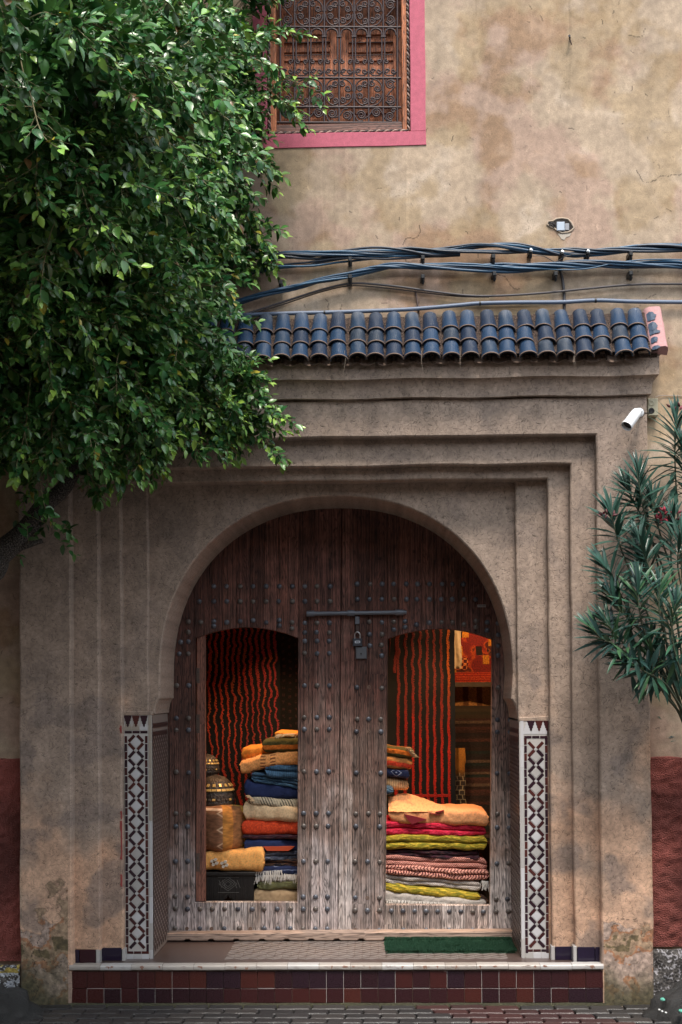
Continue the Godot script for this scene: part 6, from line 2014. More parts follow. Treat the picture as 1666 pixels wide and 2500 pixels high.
# ---------------------------------------------------------------- cables along the wall
func make_cables() -> void:
	var K := func(x, y, z) -> Vector3: return P(560.0 + x / 1.4177, 560.0 + y / 1.4177, z)
	var blue := variants("sky tinted cable sheath", [lin(0.022, 0.065, 0.125), lin(0.022, 0.032, 0.050), lin(0.020, 0.085, 0.165), lin(0.030, 0.038, 0.058), lin(0.022, 0.052, 0.095)], 0.42)  # blue reflection of the sky put into the sheath colours
	var bundle := func(label: String, pts: Array, spread: Array, n: int, twist: float, rad: float, zz: float):
		var path := []; var sp := []
		for q in pts: path.append(K.call(q[0], q[1], zz))
		var sm := smooth_path(path, 10)
		var o := thing("cable_bundle", label, "cable bundle", K.call(700, pts[3][1], zz), "cable bundles on the wall")
		for k in n:
			var line := []
			var phase := TAU * k / n + rr(-0.3, 0.3)
			var tw := twist * rr(0.8, 1.2)
			var rk := rr(0.5, 1.15)
			var nw := FastNoiseLite.new(); nw.seed = k * 7 + n; nw.frequency = 0.9
			for i in sm.size():
				var f := float(i) / (sm.size() - 1)
				var s: float = lerpf(spread[0], spread[1], ss(0.0, 0.5, f)) if f < 0.5 else lerpf(spread[1], spread[2], ss(0.5, 1.0, f))
				var a := phase + tw * f * TAU
				line.append(sm[i] + Vector3(0, cos(a) * s * rk + 0.016 * nw.get_noise_2d(sm[i].x, k * 3.0), sin(a) * 0.013 * rk))
			var b := MB.new(); b.tube(line, rad * rr(0.8, 1.2), 7)
			part("cable", b, blue[rng.randi() % 5], o)
	bundle.call("thick upper bundle of twisted blue black cables crossing the wall", [[-250, 92], [60, 92], [160, 90], [300, 90], [450, 82], [600, 74], [740, 76], [880, 64], [1030, 70], [1150, 78], [1250, 78], [1400, 68], [1568, 62], [1760, 62], [3400, 40]], [0.011, 0.021, 0.020], 10, 3.5, 0.0070, ZW + 0.055)
	bundle.call("loose branch of cables sagging just below the thick upper bundle on the left", [[-250, 175], [60, 150], [160, 132], [270, 120], [400, 102], [540, 96], [660, 90], [800, 84]], [0.012, 0.010, 0.005], 4, 1.5, 0.0058, ZW + 0.045)
	bundle.call("lower bundle of twisted blue black cables, second from the top", [[-100, 300], [90, 236], [200, 206], [300, 180], [420, 156], [520, 133], [600, 127], [750, 131], [900, 133], [1050, 131], [1150, 121], [1250, 119], [1400, 124], [1568, 126], [1760, 128], [3400, 120]], [0.009, 0.016, 0.017], 8, 3.0, 0.0070, ZW + 0.060)
	var single := func(called: String, label: String, pts: Array, r: float, m: Material, zz: float):
		var path := []
		for q in pts: path.append(K.call(q[0], q[1], zz))
		var o := thing(called, label, "cable", K.call(pts[1][0], pts[1][1], zz))
		var b := MB.new(); b.tube(smooth_path(path, 10), r, 8)
		part("cable_run", b, m, o)
		return o
	var greyc := mat("dusty cable", lin(0.075, 0.066, 0.070), 0.6)
	single.call("wall_cable", "dusty grey cable sagging below the lower twisted bundle", [[-60, 330], [60, 292], [200, 247], [330, 206], [430, 187], [560, 195], [700, 214], [830, 229], [950, 229], [1100, 219], [1250, 204], [1400, 191], [1568, 189], [1760, 190], [3400, 200]], 0.0068, greyc, ZW + 0.030)
	single.call("wall_cable", "thin brown cable running just under the dusty grey one", [[-60, 342], [60, 300], [200, 255], [330, 213], [430, 195], [560, 205], [700, 222], [800, 232], [900, 234]], 0.0042, mat("brown cable", lin(0.09, 0.068, 0.062), 0.7), ZW + 0.020)
	single.call("thin_wire", "thin black wire arching between the upper clamps", [[1050, 92], [1085, 92], [1110, 104], [1130, 112], [1160, 96], [1190, 88], [1235, 86]], 0.0022, M.black, ZW + 0.075)
	single.call("thin_wire", "loose thin blue strand crossing under the lower bundle on the right", [[1050, 134], [1150, 140], [1240, 136], [1330, 118], [1420, 106], [1500, 104], [1600, 106]], 0.0040, blue[2], ZW + 0.070)
	# corrugated conduit
	var path := []
	for q in [[-60, 300], [60, 296], [200, 291], [330, 288], [450, 284], [600, 278], [700, 271], [800, 262], [870, 256], [1000, 253], [1150, 252], [1270, 246], [1400, 250], [1568, 252], [1760, 252], [3400, 254]]: path.append(K.call(q[0], q[1], ZW + 0.030))
	var con := thing("corrugated_conduit", "blue grey corrugated conduit running just above the roof tiles", "conduit", K.call(700, 271, ZW + 0.03))
	var sm := smooth_path(path, 44)
	var rad := []
	for i in sm.size(): rad.append(0.0118 + (0.0009 if i % 2 else -0.0007))
	var b := MB.new(); b.tube(sm, rad, 9)
	part("conduit", b, mat("blue grey conduit", lin(0.12, 0.155, 0.23), 0.5), con)
	for q in [[868, 256], [1268, 246], [330, 288]]:
		b = MB.new()
		var p: Vector3 = K.call(q[0], q[1], ZW + 0.030)
		b.tube([p + Vector3(-0.005, 0, 0), p, p + Vector3(0.005, 0, 0)], 0.0145, 10)
		part("cable_tie", b, M.black, con)
	# small pipes that drop to the roof
	var pm := mat("grey drop pipe", lin(0.070, 0.064, 0.068), 0.6)
	for q in [[[1142, 138], [1152, 165], [1157, 200], [1160, 240], [1160, 300], "grey drop pipe coming down behind the conduit to the tiles, thicker of two", 0.0085], [[643, 212], [648, 230], [652, 255], [655, 275], [656, 300], "thin brown drop pipe between the sagging cable and the conduit", 0.0052]]:
		var pp := []
		for k in 5: pp.append(K.call(q[k][0], q[k][1], ZW + 0.012))
		var o := thing("drop_pipe", q[5], "pipe", pp[4])
		b = MB.new(); b.tube(smooth_path(pp, 4), q[6], 8); part("pipe", b, pm if q[6] > 0.006 else mat("brown pipe", lin(0.12, 0.08, 0.07), 0.7), o)
	# clips: a black strap block screwed to the wall, some with a bright screw
	var names := ["on the upper bundle, first from the window side", "on the upper bundle under the window's right border", "on the upper bundle, third from the left", "with a bright screw, left of the three shiny ones", "with a bright screw, middle of the three shiny ones", "with a bright screw, right of the three shiny ones", "on the upper bundle nearest the wall's right end",
		"on the lower bundle, first from the left", "on the lower bundle under the window's right border", "on the lower bundle, third from the left", "on the lower bundle beside the thick drop pipe", "on the lower bundle nearest the wall's right end", "hanging loose beside the tree's leaves"]
	var spots := [[418, 104, 0], [670, 98, 0], [914, 94, 0], [1043, 76, 1], [1152, 82, 1], [1241, 80, 1], [1390, 84, 0], [418, 164, 0], [670, 164, 0], [918, 154, 0], [1130, 154, 0], [1390, 152, 0], [178, 184, 0]]
	for i in spots.size():
		var q: Array = spots[i]
		var p: Vector3 = K.call(q[0], q[1], ZW + 0.075)
		var o := thing("cable_clip", "black cable clip " + names[i], "cable clip", Vector3(p.x, p.y, ZW), "cable clips on the wall")
		b = MB.new()
		b.bevel_box(Vector3(p.x - 0.0115, p.y - 0.012, ZW), Vector3(p.x + 0.0115, p.y + 0.014, ZW + 0.082), 0.004)
		part("block", b, M.black, o)
		b = MB.new()
		b.tube([p + Vector3(0.001, -0.012, 0.0), p + Vector3(0.002, -0.026, -0.006), p + Vector3(0.0, -0.038, -0.014)], [0.0075, 0.009, 0.0065], 8)
		part("wedge", b, M.black, o)
		if q[2]:
			b = MB.new()
			b.lathe([Vector2(0.0105, 0), Vector2(0.0105, 0.002), Vector2(0.006, 0.0025), Vector2(0.0055, 0.005), Vector2(0.0002, 0.006)], Vector3.ZERO, 14)
			inst("washer", b.mesh(), M.steel, o, Transform3D(Basis(Vector3.RIGHT, PI / 2), Vector3(p.x + 0.001, p.y + 0.004, ZW + 0.083)))

# ---------------------------------------------------------------- camera, box in the wall, nail, mat
func make_small_things() -> void:
	# surveillance camera on the gate
	var zc := 0.16
	var front := P(1532, 1038, zc); var rear := P(1556, 1006, zc - 0.05)
	var ax := (front - rear).normalized()
	var c := thing("security_camera", "white bullet security camera with a dark hood mouth, fixed high on the gateway's right pillar", "camera", P(1561, 1010, 0.0))
	var up := ax.cross(Vector3.BACK).normalized(); var sd := up.cross(ax).normalized()
	var tb := Basis(sd, ax, sd.cross(ax)).orthonormalized()
	var b := MB.new()
	b.lathe([Vector2(0.002, -0.012), Vector2(0.020, -0.010), Vector2(0.027, 0.0), Vector2(0.030, 0.012), Vector2(0.031, 0.105), Vector2(0.0325, 0.110), Vector2(0.0325, 0.128), Vector2(0.0295, 0.128), Vector2(0.028, 0.104)], Vector3.ZERO, 24)
	inst("housing", b.mesh(), M.white_paint, c, Transform3D(tb, rear))
	b = MB.new(); b.lathe([Vector2(0.0288, 0.108), Vector2(0.012, 0.110), Vector2(0.0002, 0.113)], Vector3.ZERO, 20)
	inst("lens", b.mesh(), M.black, c, Transform3D(tb, rear))
	b = MB.new(); b.lathe([Vector2(0.028, 0), Vector2(0.028, 0.008), Vector2(0.022, 0.014), Vector2(0.010, 0.018), Vector2(0.009, 0.05), Vector2(0.012, 0.056), Vector2(0.0002, 0.060)], Vector3.ZERO, 20)
	var base_at := P(1560, 1008, 0.0)
	inst("base", b.mesh(), M.white_paint, c, Transform3D(Basis(Vector3.RIGHT, PI / 2), base_at + Vector3(0, 0, 0.001)))
	b = MB.new(); b.tube([base_at + Vector3(0, 0, 0.05), base_at.lerp(rear, 0.6) + Vector3(0, 0, 0.02), rear + ax * 0.01], 0.010, 10); part("arm", b, M.white_paint, c)
	b = MB.new(); b.lathe([Vector2(0.0045, 0), Vector2(0.0045, 0.002), Vector2(0.0002, 0.0026)], Vector3.ZERO, 8)
	var screw := b.mesh()
	for q in [0.6, 2.6, 4.4]: inst("screw", screw, M.iron, c, Transform3D(Basis(Vector3.RIGHT, PI / 2), base_at + Vector3(cos(q) * 0.021, sin(q) * 0.021, 0.009)))
	b = MB.new(); b.tube(smooth_path([base_at + Vector3(0.02, 0, 0.006), P(1575, 1008, 0.004), P(1584, 1008.5, -0.02), P(1588, 1008, ZW + 0.05)], 5), 0.003, 6); part("lead", b, M.black, c)
	# junction box on the wall beside the gate
	var zj := ZW + 0.055
	var j0 := P(1582, 1015, zj); var j1 := P(1607, 972, zj)
	var j := thing("junction_box", "small cream junction box with round knockouts beside the security camera", "junction box", Vector3((j0.x + j1.x) / 2, j0.y, ZW))
	var cr := mat("aged cream plastic", lin(0.40, 0.36, 0.25), 0.5)
	b = MB.new(); b.bevel_box(Vector3(j0.x, j0.y, ZW), Vector3(j1.x, j1.y, zj), 0.004); part("box", b, cr, j)
	b = MB.new(); b.lathe([Vector2(0.017, 0), Vector2(0.017, 0.002), Vector2(0.011, 0.003), Vector2(0.011, 0.0012), Vector2(0.0002, 0.0012)], Vector3.ZERO, 16)
	var kn := b.mesh()
	for q in [984, 1003]: inst("knockout", kn, M.dark_wood if q > 990 else cr, j, Transform3D(Basis(Vector3.RIGHT, PI / 2), P(1591, q, zj)))
	var wire := thing("thin_wire", "thin pale wire running along the wall just above the junction box", "wire", P(1620, 966, ZW))
	b = MB.new(); b.tube(smooth_path([P(1600, 970, ZW + 0.03), P(1612, 966, ZW + 0.01), P(1640, 966, ZW + 0.006), P(1700, 967, ZW + 0.006)], 5), 0.0024, 6); part("wire_run", b, mat("pale wire", lin(0.34, 0.28, 0.24), 0.7), wire)
	# broken hole with a socket box in it
	var hc := P(1374, 550, ZW)
	var h := thing("socket_box", "white plastic socket box set in a ragged dark hole in the upper wall", "socket box", Vector3(hc.x, hc.y - 0.04, ZW))
	var dark := mat("hole shade colour", lin(0.030, 0.024, 0.022), 0.95)
	b = MB.new()
	var ring := PackedVector2Array()
	for q in [[1340, 541], [1349, 540], [1358, 534], [1372, 533], [1388, 535], [1396, 543], [1401, 555], [1396, 562], [1386, 568], [1372, 569], [1360, 564], [1352, 558], [1344, 556], [1337, 550]]:
		var p := P(q[0], q[1], ZW); ring.append(Vector2(p.x, p.y))
	b.prism(ring, ZW - 0.01, ZW + 0.003)
	part("hole", b, dark, h)  # flat near-black patch: the shade inside the hole put into its colour
	var rim := []
	for i in ring.size() + 1: rim.append(Vector3(ring[i % ring.size()].x + rr(-0.003, 0.003), ring[i % ring.size()].y + rr(-0.003, 0.003), ZW + 0.002))
	b = MB.new(); b.tube(rim, 0.0055, 6); part("crumbled_rim", b, mat("pale broken plaster", lin(0.40, 0.32, 0.25), 0.95), h)
	b = MB.new()
	var p0 := P(1360, 563, ZW + 0.012); var p1 := P(1379, 541, ZW + 0.012)
	b.bevel_box(Vector3(p0.x, p0.y, ZW - 0.01), Vector3(p1.x, p1.y, ZW + 0.012), 0.003); part("lid", b, mat("bluish white plastic", lin(0.46, 0.52, 0.62), 0.5), h)
	b = MB.new()
	p0 = P(1380, 562, ZW + 0.008); p1 = P(1390, 545, ZW + 0.008)
	b.bevel_box(Vector3(p0.x, p0.y, ZW - 0.01), Vector3(p1.x, p1.y, ZW + 0.008), 0.002); part("flap", b, mat("greyish plastic", lin(0.30, 0.30, 0.33), 0.6), h)
	for q in [[1342, 546, 1356, 549], [1340, 551, 1354, 556]]:
		b = MB.new(); b.tube([P(q[0], q[1], ZW + 0.008), P((q[0] + q[2]) / 2.0, q[1] - 2, ZW + 0.012), P(q[2], q[3], ZW + 0.006)], 0.0028, 6); part("wire_end", b, M.iron, h)
	b = MB.new()
	var pl := PackedVector2Array()
	for q in [[1362, 571], [1395, 570], [1391, 577], [1383, 579], [1378, 586], [1371, 584], [1367, 577]]:
		var p := P(q[0], q[1], ZW); pl.append(Vector2(p.x, p.y))
	b.prism(pl, ZW - 0.004, ZW + 0.0024); part("spilt_plaster", b, mat("pale filler", lin(0.46, 0.40, 0.34), 0.95), h)
	# nail
	var n := thing("wall_nail", "single rusty hook nail high on the upper wall", "nail", P(1391, 95, ZW))
	b = MB.new(); b.tube([P(1392, 92, ZW - 0.005), P(1391, 90, ZW + 0.03), P(1390.5, 87, ZW + 0.042)], [0.005, 0.006, 0.0075], 8); part("shank", b, M.iron, n)
	b = MB.new(); b.tube([P(1391, 92, ZW + 0.022), P(1393, 100, ZW + 0.02), P(1396, 109, ZW + 0.010)], 0.0035, 6); part("hook", b, mat("rusty hook", lin(0.08, 0.045, 0.035), 0.8), n)
	# green doormat
	var m0 := P(938, 2331, -0.33)
	var x0 := P(943, 2331, -0.34).x; var x1 := P(1262, 2331, -0.34).x
	var dm := thing("green_doormat", "green artificial turf doormat lying against the wooden sill", "doormat", Vector3((x0 + x1) / 2, YSTEP, -0.52))
	b = MB.new()
	var rows := []
	for i in 13:
		var row := []
		for k in 41:
			var x := lerpf(x0 + 0.012 * sin(i * 0.5), x1 - 0.01 * (i % 2), k / 40.0)
			var edge := 0.0 if i == 0 or i == 12 or k == 0 or k == 40 else 0.012
			row.append(Vector3(x, YSTEP - 0.001 + edge + 0.003 * sin(k * 0.7) * sin(i * 0.8) + (0.010 if i > 9 else 0.0), lerpf(-0.335, -0.690, i / 12.0) + 0.004 * sin(k * 1.1)))
		rows.append(row)
	b.grid(rows)
	part("backing", b, mat("green backing", lin(0.010, 0.045, 0.022), 0.95), dm)
	var blade := MB.new()
	for a in 3:
		var d := Vector3(cos(a * 2.1), 0, sin(a * 2.1)) * 0.0022
		var t := Vector3(cos(a * 2.1 + 1.0) * 0.004, 0.014, sin(a * 2.1 + 1.0) * 0.004)
		blade.poly([-d, d, t]); blade.poly([d, -d, t])
	var mm := MultiMesh.new()
	mm.transform_format = MultiMesh.TRANSFORM_3D; mm.use_colors = true
	mm.mesh = blade.mesh(); mm.instance_count = 15000
	for i in 15000:
		var u := rng.randf(); var v := rng.randf()
		mm.set_instance_transform(i, Transform3D(Basis(Vector3.UP, rr(0, TAU)) * Basis(Vector3.RIGHT, rr(-0.5, 0.5)), Vector3(lerpf(x0 - 0.004, x1, u), YSTEP + 0.010 + (0.009 if v > 0.8 else 0.0), lerpf(-0.330, -0.692, v))))
		var s := rr(0.7, 1.2)
		mm.set_instance_color(i, Color(0.042 * s, 0.130 * s, 0.074 * s))
	var mi := MultiMeshInstance3D.new()
	mi.name = "turf"
	mi.multimesh = mm
	mi.material_override = vmat("green turf blade", 0.6)
	dm.add_child(mi); mi.position = -dm.position
	stuff(mi)

func lump(at: Vector3, r: Vector3, amt: float, sd: int, freq := 2.5) -> MB:
	var nf := FastNoiseLite.new(); nf.seed = sd; nf.frequency = freq; nf.fractal_octaves = 4
	var b := MB.new()
	var rows := []; var uvs := []
	for i in 25:
		var ph := -PI / 2 + PI * i / 24.0
		var row := []; var ur := []
		for j in 49:
			var a := -TAU * (j % 48) / 48.0
			var d := Vector3(cos(ph) * cos(a), sin(ph), cos(ph) * sin(a))
			var k := 1.0 + amt * nf.get_noise_3d(d.x, d.y, d.z)
			row.append(at + d * r * k); ur.append(Vector2(j / 48.0 * 2.0, ph))
		rows.append(row); uvs.append(ur)
	b.grid(rows, uvs, true)
	return b

func make_kerbs() -> void:
	# left: painted kerb block against the wall, and a dark boulder in front of it
	var zk := -0.03
	var p0 := P(-60, 2425, zk); var p1 := P(44, 2350, zk)
	var k := thing("painted_kerb", "kerb block with flaking white, blue and yellow paint at the foot of the left wall", "kerb", Vector3(-2.3, 0, zk))
	var nf := FastNoiseLite.new(); nf.seed = 3; nf.frequency = 12.0; nf.fractal_octaves = 3
	for side in 2:
		var o := k if side == 0 else thing("bare_kerb", "grey kerb block with peeling whitewash at the foot of the right wall", "kerb", Vector3(1.8, 0, zk))
		var x0: float = -3.2 if side == 0 else 1.556; var x1: float = GX.al - 0.012 if side == 0 else 3.0
		var yt: float = p1.y if side == 0 else P(1640, 2312, zk).y
		var b := MB.new()
		var rows := []
		for i in 15:
			var row := []
			for j in 91:
				var f := i / 14.0
				var x := lerpf(x0, x1, j / 90.0)
				var y := minf(f * 1.35, 1.0) * yt; var z := zk if f < 0.74 else lerpf(zk, ZW + 0.02, (f - 0.74) / 0.26)
				var n := nf.get_noise_2d(x, f * 0.4)
				row.append(Vector3(x, y - 0.02 + n * 0.015, z + n * 0.025))
			rows.append(row)
		b.grid(rows)
		var tw := 160
		var n1 := noise(tw, tw, 0.035, 700 + side, 4); var n2 := noise(tw, tw, 0.11, 702 + side, 3)
		var kd := PackedByteArray(); kd.resize(tw * tw * 3)
		for i in tw * tw:
			var f1 := n1[i] / 255.0; var f2 := n2[i] / 255.0
			var v := float(i / tw) / tw
			var kc := Color(0.24, 0.23, 0.23).lerp(Color(0.36, 0.34, 0.33), f2)
			if side == 0:
				if f1 * 0.6 + f2 * 0.4 > 0.47 and v < 0.75: kc = Color(0.60, 0.63, 0.70).lerp(Color(0.72, 0.72, 0.72), f2)
				if v < 0.30 and f1 > 0.48: kc = Color(0.66, 0.58, 0.30)
			elif f1 * 0.5 + f2 * 0.5 > 0.58: kc = Color(0.55, 0.54, 0.56)
			kc = kc * (0.8 + 0.4 * f2)
			kd[i * 3] = clampi(int(kc.r * 255), 0, 255); kd[i * 3 + 1] = clampi(int(kc.g * 255), 0, 255); kd[i * 3 + 2] = clampi(int(kc.b * 255), 0, 255)
		for i in b.uv.size(): b.uv[i] = Vector2(b.v[i].x / 0.34, 1.0 - b.v[i].y / (yt + 0.02))
		var km := mat("flaking kerb paint", Color.WHITE, 0.85)
		km.albedo_texture = colour(tw, tw, kd); bump(km, grey(tw, tw, n2), 0.5)
		part("block", b, km, o)
	var s1 := thing("dark_boulder", "dark worn stone lump in the lower left corner beside the gateway's foot", "boulder", Vector3(-2.1, 0, 0.32))
	part("stone", lump(Vector3(-2.22, -0.04, 0.24), Vector3(0.34, 0.20, 0.24), 0.30, 51), M.stone, s1)
	var s2 := thing("dark_boulder", "dark rounded stone lump with pale specks in the lower right corner", "boulder", Vector3(1.75, 0, 0.32))
	part("stone", lump(Vector3(1.86, -0.06, 0.26), Vector3(0.42, 0.28, 0.24), 0.22, 52), M.stone, s2)
	for q in [[1610, 2465, 0], [1617, 2469, 0], [1626, 2472, 0], [1618, 2440, 1], [1663, 2468, 1]]:
		var p := P(q[0], q[1], 0.46)
		var m := mat("pale speck", lin(0.55, 0.56, 0.56), 0.7) if q[2] == 0 else mat("green scrap", lin(0.10, 0.36, 0.28), 0.5)
		part("speck", lump(p, Vector3(0.006, 0.004, 0.010) * (2.0 if q[2] else 1.0), 0.3, 60), m, s2)

# ---------------------------------------------------------------- plants
func leaf_mesh(l: float, w: float, fold: float, droop: float, pts: Array) -> ArrayMesh:
	# lies along +z from the stalk, upper side +y; pts are [along, half width]
	var b := MB.new()
	var rows := []
	for q in pts:
		var z: float = q[0] * l
		var y: float = -droop * q[0] * q[0] * l
		var hw: float = q[1] * w
		rows.append([Vector3(hw, y + fold * hw, z), Vector3(0, y, z), Vector3(-hw, y + fold * hw, z)])
	rows.reverse()
	b.grid(rows, [], false)
	var flip := []
	return b.mesh()

func frame(dir: Vector3, up: Vector3) -> Basis:
	var z := dir.normalized()
	var x := up.cross(z)
	if x.length_squared() < 1e-6: x = Vector3.RIGHT.cross(z)
	x = x.normalized()
	return Basis(x, z.cross(x), z)

func scatter(called: String, meshes: Array, mats: Array, xf: Array, col: Array, parent: Node3D) -> void:
	for k in meshes.size():
		var ids := []
		for i in range(k, xf.size(), meshes.size()): ids.append(i)
		if ids.is_empty(): continue
		var mm := MultiMesh.new()
		mm.transform_format = MultiMesh.TRANSFORM_3D
		mm.use_colors = true
		mm.mesh = meshes[k]
		mm.instance_count = ids.size()
		for j in ids.size():
			var t: Transform3D = xf[ids[j]]
			t.origin -= parent.position
			mm.set_instance_transform(j, t)
			mm.set_instance_color(j, col[ids[j]])
		var mi := MultiMeshInstance3D.new()
		mi.name = called
		mi.multimesh = mm
		mi.material_override = mats[0]
		parent.add_child(mi, true)
		stuff(mi)

func make_oleander() -> void:
	var root := P(1740, 2300, 0.12)
	var o := thing("oleander", "tall oleander with narrow dark green leaves and a few pink buds beside the gateway", "shrub", Vector3(root.x, 0.0, 0.15))
	var leaf := leaf_mesh(1.0, 1.0, 0.02, 0.16, [[0.0, 0.10], [0.12, 0.55], [0.35, 1.0], [0.6, 0.92], [0.82, 0.5], [1.0, 0.02]])
	var lm := vmat("oleander leaf", 0.42)
	lm.backlight_enabled = true; lm.backlight = Color(0.10, 0.12, 0.05)
	lm.metallic_specular = 0.5
	var greens := []
	lm.roughness = 0.38
	for q in [[0.018, 0.064, 0.046], [0.014, 0.050, 0.041], [0.027, 0.088, 0.050], [0.012, 0.040, 0.036], [0.042, 0.110, 0.048]]:
		var m := mat("oleander leaf green", lin(q[0], q[1], q[2]), 0.40); m.backlight_enabled = true; m.backlight = Color(0.12, 0.14, 0.05); greens.append(m)
	# stems: points from low to tip in the photo, with the distance from the wall
	var stems := [
		[[1690, 1900, 0.05], [1672, 1500, 0.10], [1655, 1250, 0.14], [1648, 1110, 0.16], [1652, 1020, 0.17], 1.0, 15],
		[[1700, 1850, 0.06], [1655, 1600, 0.18], [1600, 1350, 0.24], [1570, 1235, 0.25], [1556, 1150, 0.25], 1.0, 11],
		[[1690, 1850, 0.10], [1620, 1600, 0.22], [1540, 1400, 0.30], [1510, 1320, 0.31], [1490, 1245, 0.32], 1.0, 9],
		[[1690, 1850, 0.12], [1640, 1640, 0.26], [1610, 1460, 0.34], [1580, 1370, 0.36], [1556, 1310, 0.36], 0.95, 9],
		[[1700, 1850, 0.02], [1668, 1620, 0.15], [1645, 1440, 0.24], [1638, 1340, 0.27], [1640, 1265, 0.28], 1.0, 8],
		[[1690, 1850, 0.14], [1640, 1680, 0.30], [1560, 1540, 0.40], [1515, 1490, 0.42], [1490, 1450, 0.42], 0.95, 9],
		[[1690, 1850, 0.16], [1620, 1690, 0.34], [1540, 1590, 0.44], [1500, 1545, 0.46], [1472, 1510, 0.46], 0.9, 10],
		[[1690, 1850, 0.16], [1640, 1660, 0.36], [1580, 1560, 0.46], [1560, 1480, 0.48], [1558, 1420, 0.48], 0.95, 9],
		[[1690, 1850, 0.10], [1660, 1680, 0.34], [1625, 1560, 0.44], [1610, 1490, 0.46], [1610, 1430, 0.46], 0.95, 9],
		[[1690, 1850, 0.06], [1690, 1600, 0.24], [1665, 1440, 0.34], [1655, 1370, 0.36], [1665, 1300, 0.36], 1.0, 8],
		[[1700, 1850, 0.20], [1680, 1700, 0.40], [1650, 1600, 0.50], [1640, 1540, 0.52], [1650, 1470, 0.52], 0.9, 9],
		[[1690, 1850, 0.14], [1640, 1690, 0.38], [1575, 1640, 0.46], [1545, 1620, 0.47], [1520, 1605, 0.47], 0.9, 9],
		[[1690, 1850, 0.04], [1660, 1690, 0.30], [1600, 1640, 0.40], [1590, 1600, 0.42], [1585, 1560, 0.42], 0.95, 8],
		[[1700, 1800, 0.02], [1670, 1500, 0.10], [1620, 1330, 0.14], [1600, 1260, 0.15], [1590, 1210, 0.15], 0.85, 7],
		[[1690, 1850, 0.08], [1640, 1560, 0.20], [1600, 1430, 0.26], [1575, 1390, 0.28], [1560, 1350, 0.28], 1.0, 8],
		[[1690, 1850, 0.12], [1620, 1650, 0.28], [1530, 1480, 0.36], [1495, 1410, 0.38], [1472, 1375, 0.38], 0.95, 8],
		[[1690, 1850, 0.14], [1600, 1660, 0.36], [1510, 1580, 0.46], [1470, 1560, 0.48], [1446, 1535, 0.48], 0.95, 8],
		[[1690, 1850, 0.02], [1650, 1500, 0.10], [1585, 1300, 0.18], [1550, 1230, 0.20], [1528, 1185, 0.20], 0.9, 8],
		[[1720, 1800, 0.02], [1700, 1400, 0.14], [1680, 1220, 0.18], [1672, 1150, 0.18], [1668, 1080, 0.18], 1.0, 10]]
	var xf := []; var col := []; var sizes := []
	var woodm := mat("oleander stem", lin(0.060, 0.070, 0.040), 0.8)
	for s in stems:
		var path := []
		for k in 5: path.append(P(s[k][0], s[k][1], s[k][2]))
		path.push_front(Vector3(root.x + rr(-0.08, 0.08), 0.0, 0.15 + rr(-0.06, 0.06)))
		var sm := smooth_path(path, 8)
		var rad := []
		for i in sm.size(): rad.append(lerpf(0.0085, 0.0028, float(i) / sm.size()))
		var b := MB.new(); b.tube(sm, rad, 6)
		part("stem", b, woodm, o)
		var total := 0.0
		for i in range(1, sm.size()): total += sm[i].distance_to(sm[i - 1])
		var node_n: int = int(s[6] * 1.2) + 2
		for w in node_n:
			# whorls of three, close together at the tip
			var back := 0.003 + 0.017 * w + 0.0003 * w * w
			var run := total - back
			var acc := 0.0
			var at: Vector3 = sm[-1]; var ax := Vector3.UP
			for i in range(1, sm.size()):
				var dd: float = sm[i].distance_to(sm[i - 1])
				if acc + dd >= run:
					at = sm[i - 1].lerp(sm[i], (run - acc) / dd); ax = (sm[i] - sm[i - 1]).normalized(); break
				acc += dd
			var base_turn := rr(0, TAU)
			for k in 3:
				var a := base_turn + k * TAU / 3.0 + rr(-0.3, 0.3)
				var u := ax.cross(Vector3.BACK if absf(ax.z) < 0.9 else Vector3.RIGHT).normalized()
				var v := ax.cross(u)
				var spread := clampf(0.20 + 0.10 * w, 0.2, 1.7) + rr(-0.15, 0.15)
				var dir := (ax * cos(spread) + (u * cos(a) + v * sin(a)) * sin(spread)).normalized()
				if w > 6: dir = (dir + Vector3.DOWN * rr(0.03, 0.07) * (w - 6) * 0.7).normalized()
				var ln: float = rr(0.15, 0.20) * s[5] * (0.72 + 0.09 * mini(w, 4))
				var t := frame(dir, (ax * 0.5 + Vector3.UP * 0.4 + Vector3.BACK * 0.5).normalized())
				t = t * Basis.from_scale(Vector3(ln * 0.060 * rr(0.85, 1.15), ln, ln))
				xf.append(Transform3D(t, at)); sizes.append(ln)
	# drooping older leaves low in the bush
	for i in 60:
		var at := P(rr(1540, 1690), rr(1520, 1655), rr(0.2, 0.5))
		var dir := Vector3(rr(-0.5, 0.35), -1.0, rr(-0.2, 0.4))
		var ln := rr(0.13, 0.18)
		xf.append(Transform3D(frame(dir, Vector3(rr(-0.4, 0.4), 0.2, 1)) * Basis.from_scale(Vector3(ln * 0.075, ln, ln)), at)); sizes.append(ln)
	var order := range(xf.size())
	order.sort_custom(func(a, c): return xf[a].origin.z + (0.5 if Q(xf[a].origin).x < 1675 else 0.0) > xf[c].origin.z + (0.5 if Q(xf[c].origin).x < 1675 else 0.0))
	var rest := []; var rest_c := []
	for n in order.size():
		var i: int = order[n]
		if n < 300: inst("leaf", leaf, greens[rng.randi() % 5], o, xf[i])
		else:
			rest.append(xf[i]); var g := rr(0.7, 1.3); rest_c.append(Color(0.021 * g, 0.066 * g, 0.048 * g))
	if rest.size(): scatter("foliage", [leaf], [lm], rest, rest_c, o)
	# buds and spent flowers
	var bud := MB.new(); bud.lathe([Vector2(0.001, 0), Vector2(0.006, 0.008), Vector2(0.0075, 0.016), Vector2(0.005, 0.026), Vector2(0.001, 0.034)], Vector3.ZERO, 8)
	var bm := bud.mesh()
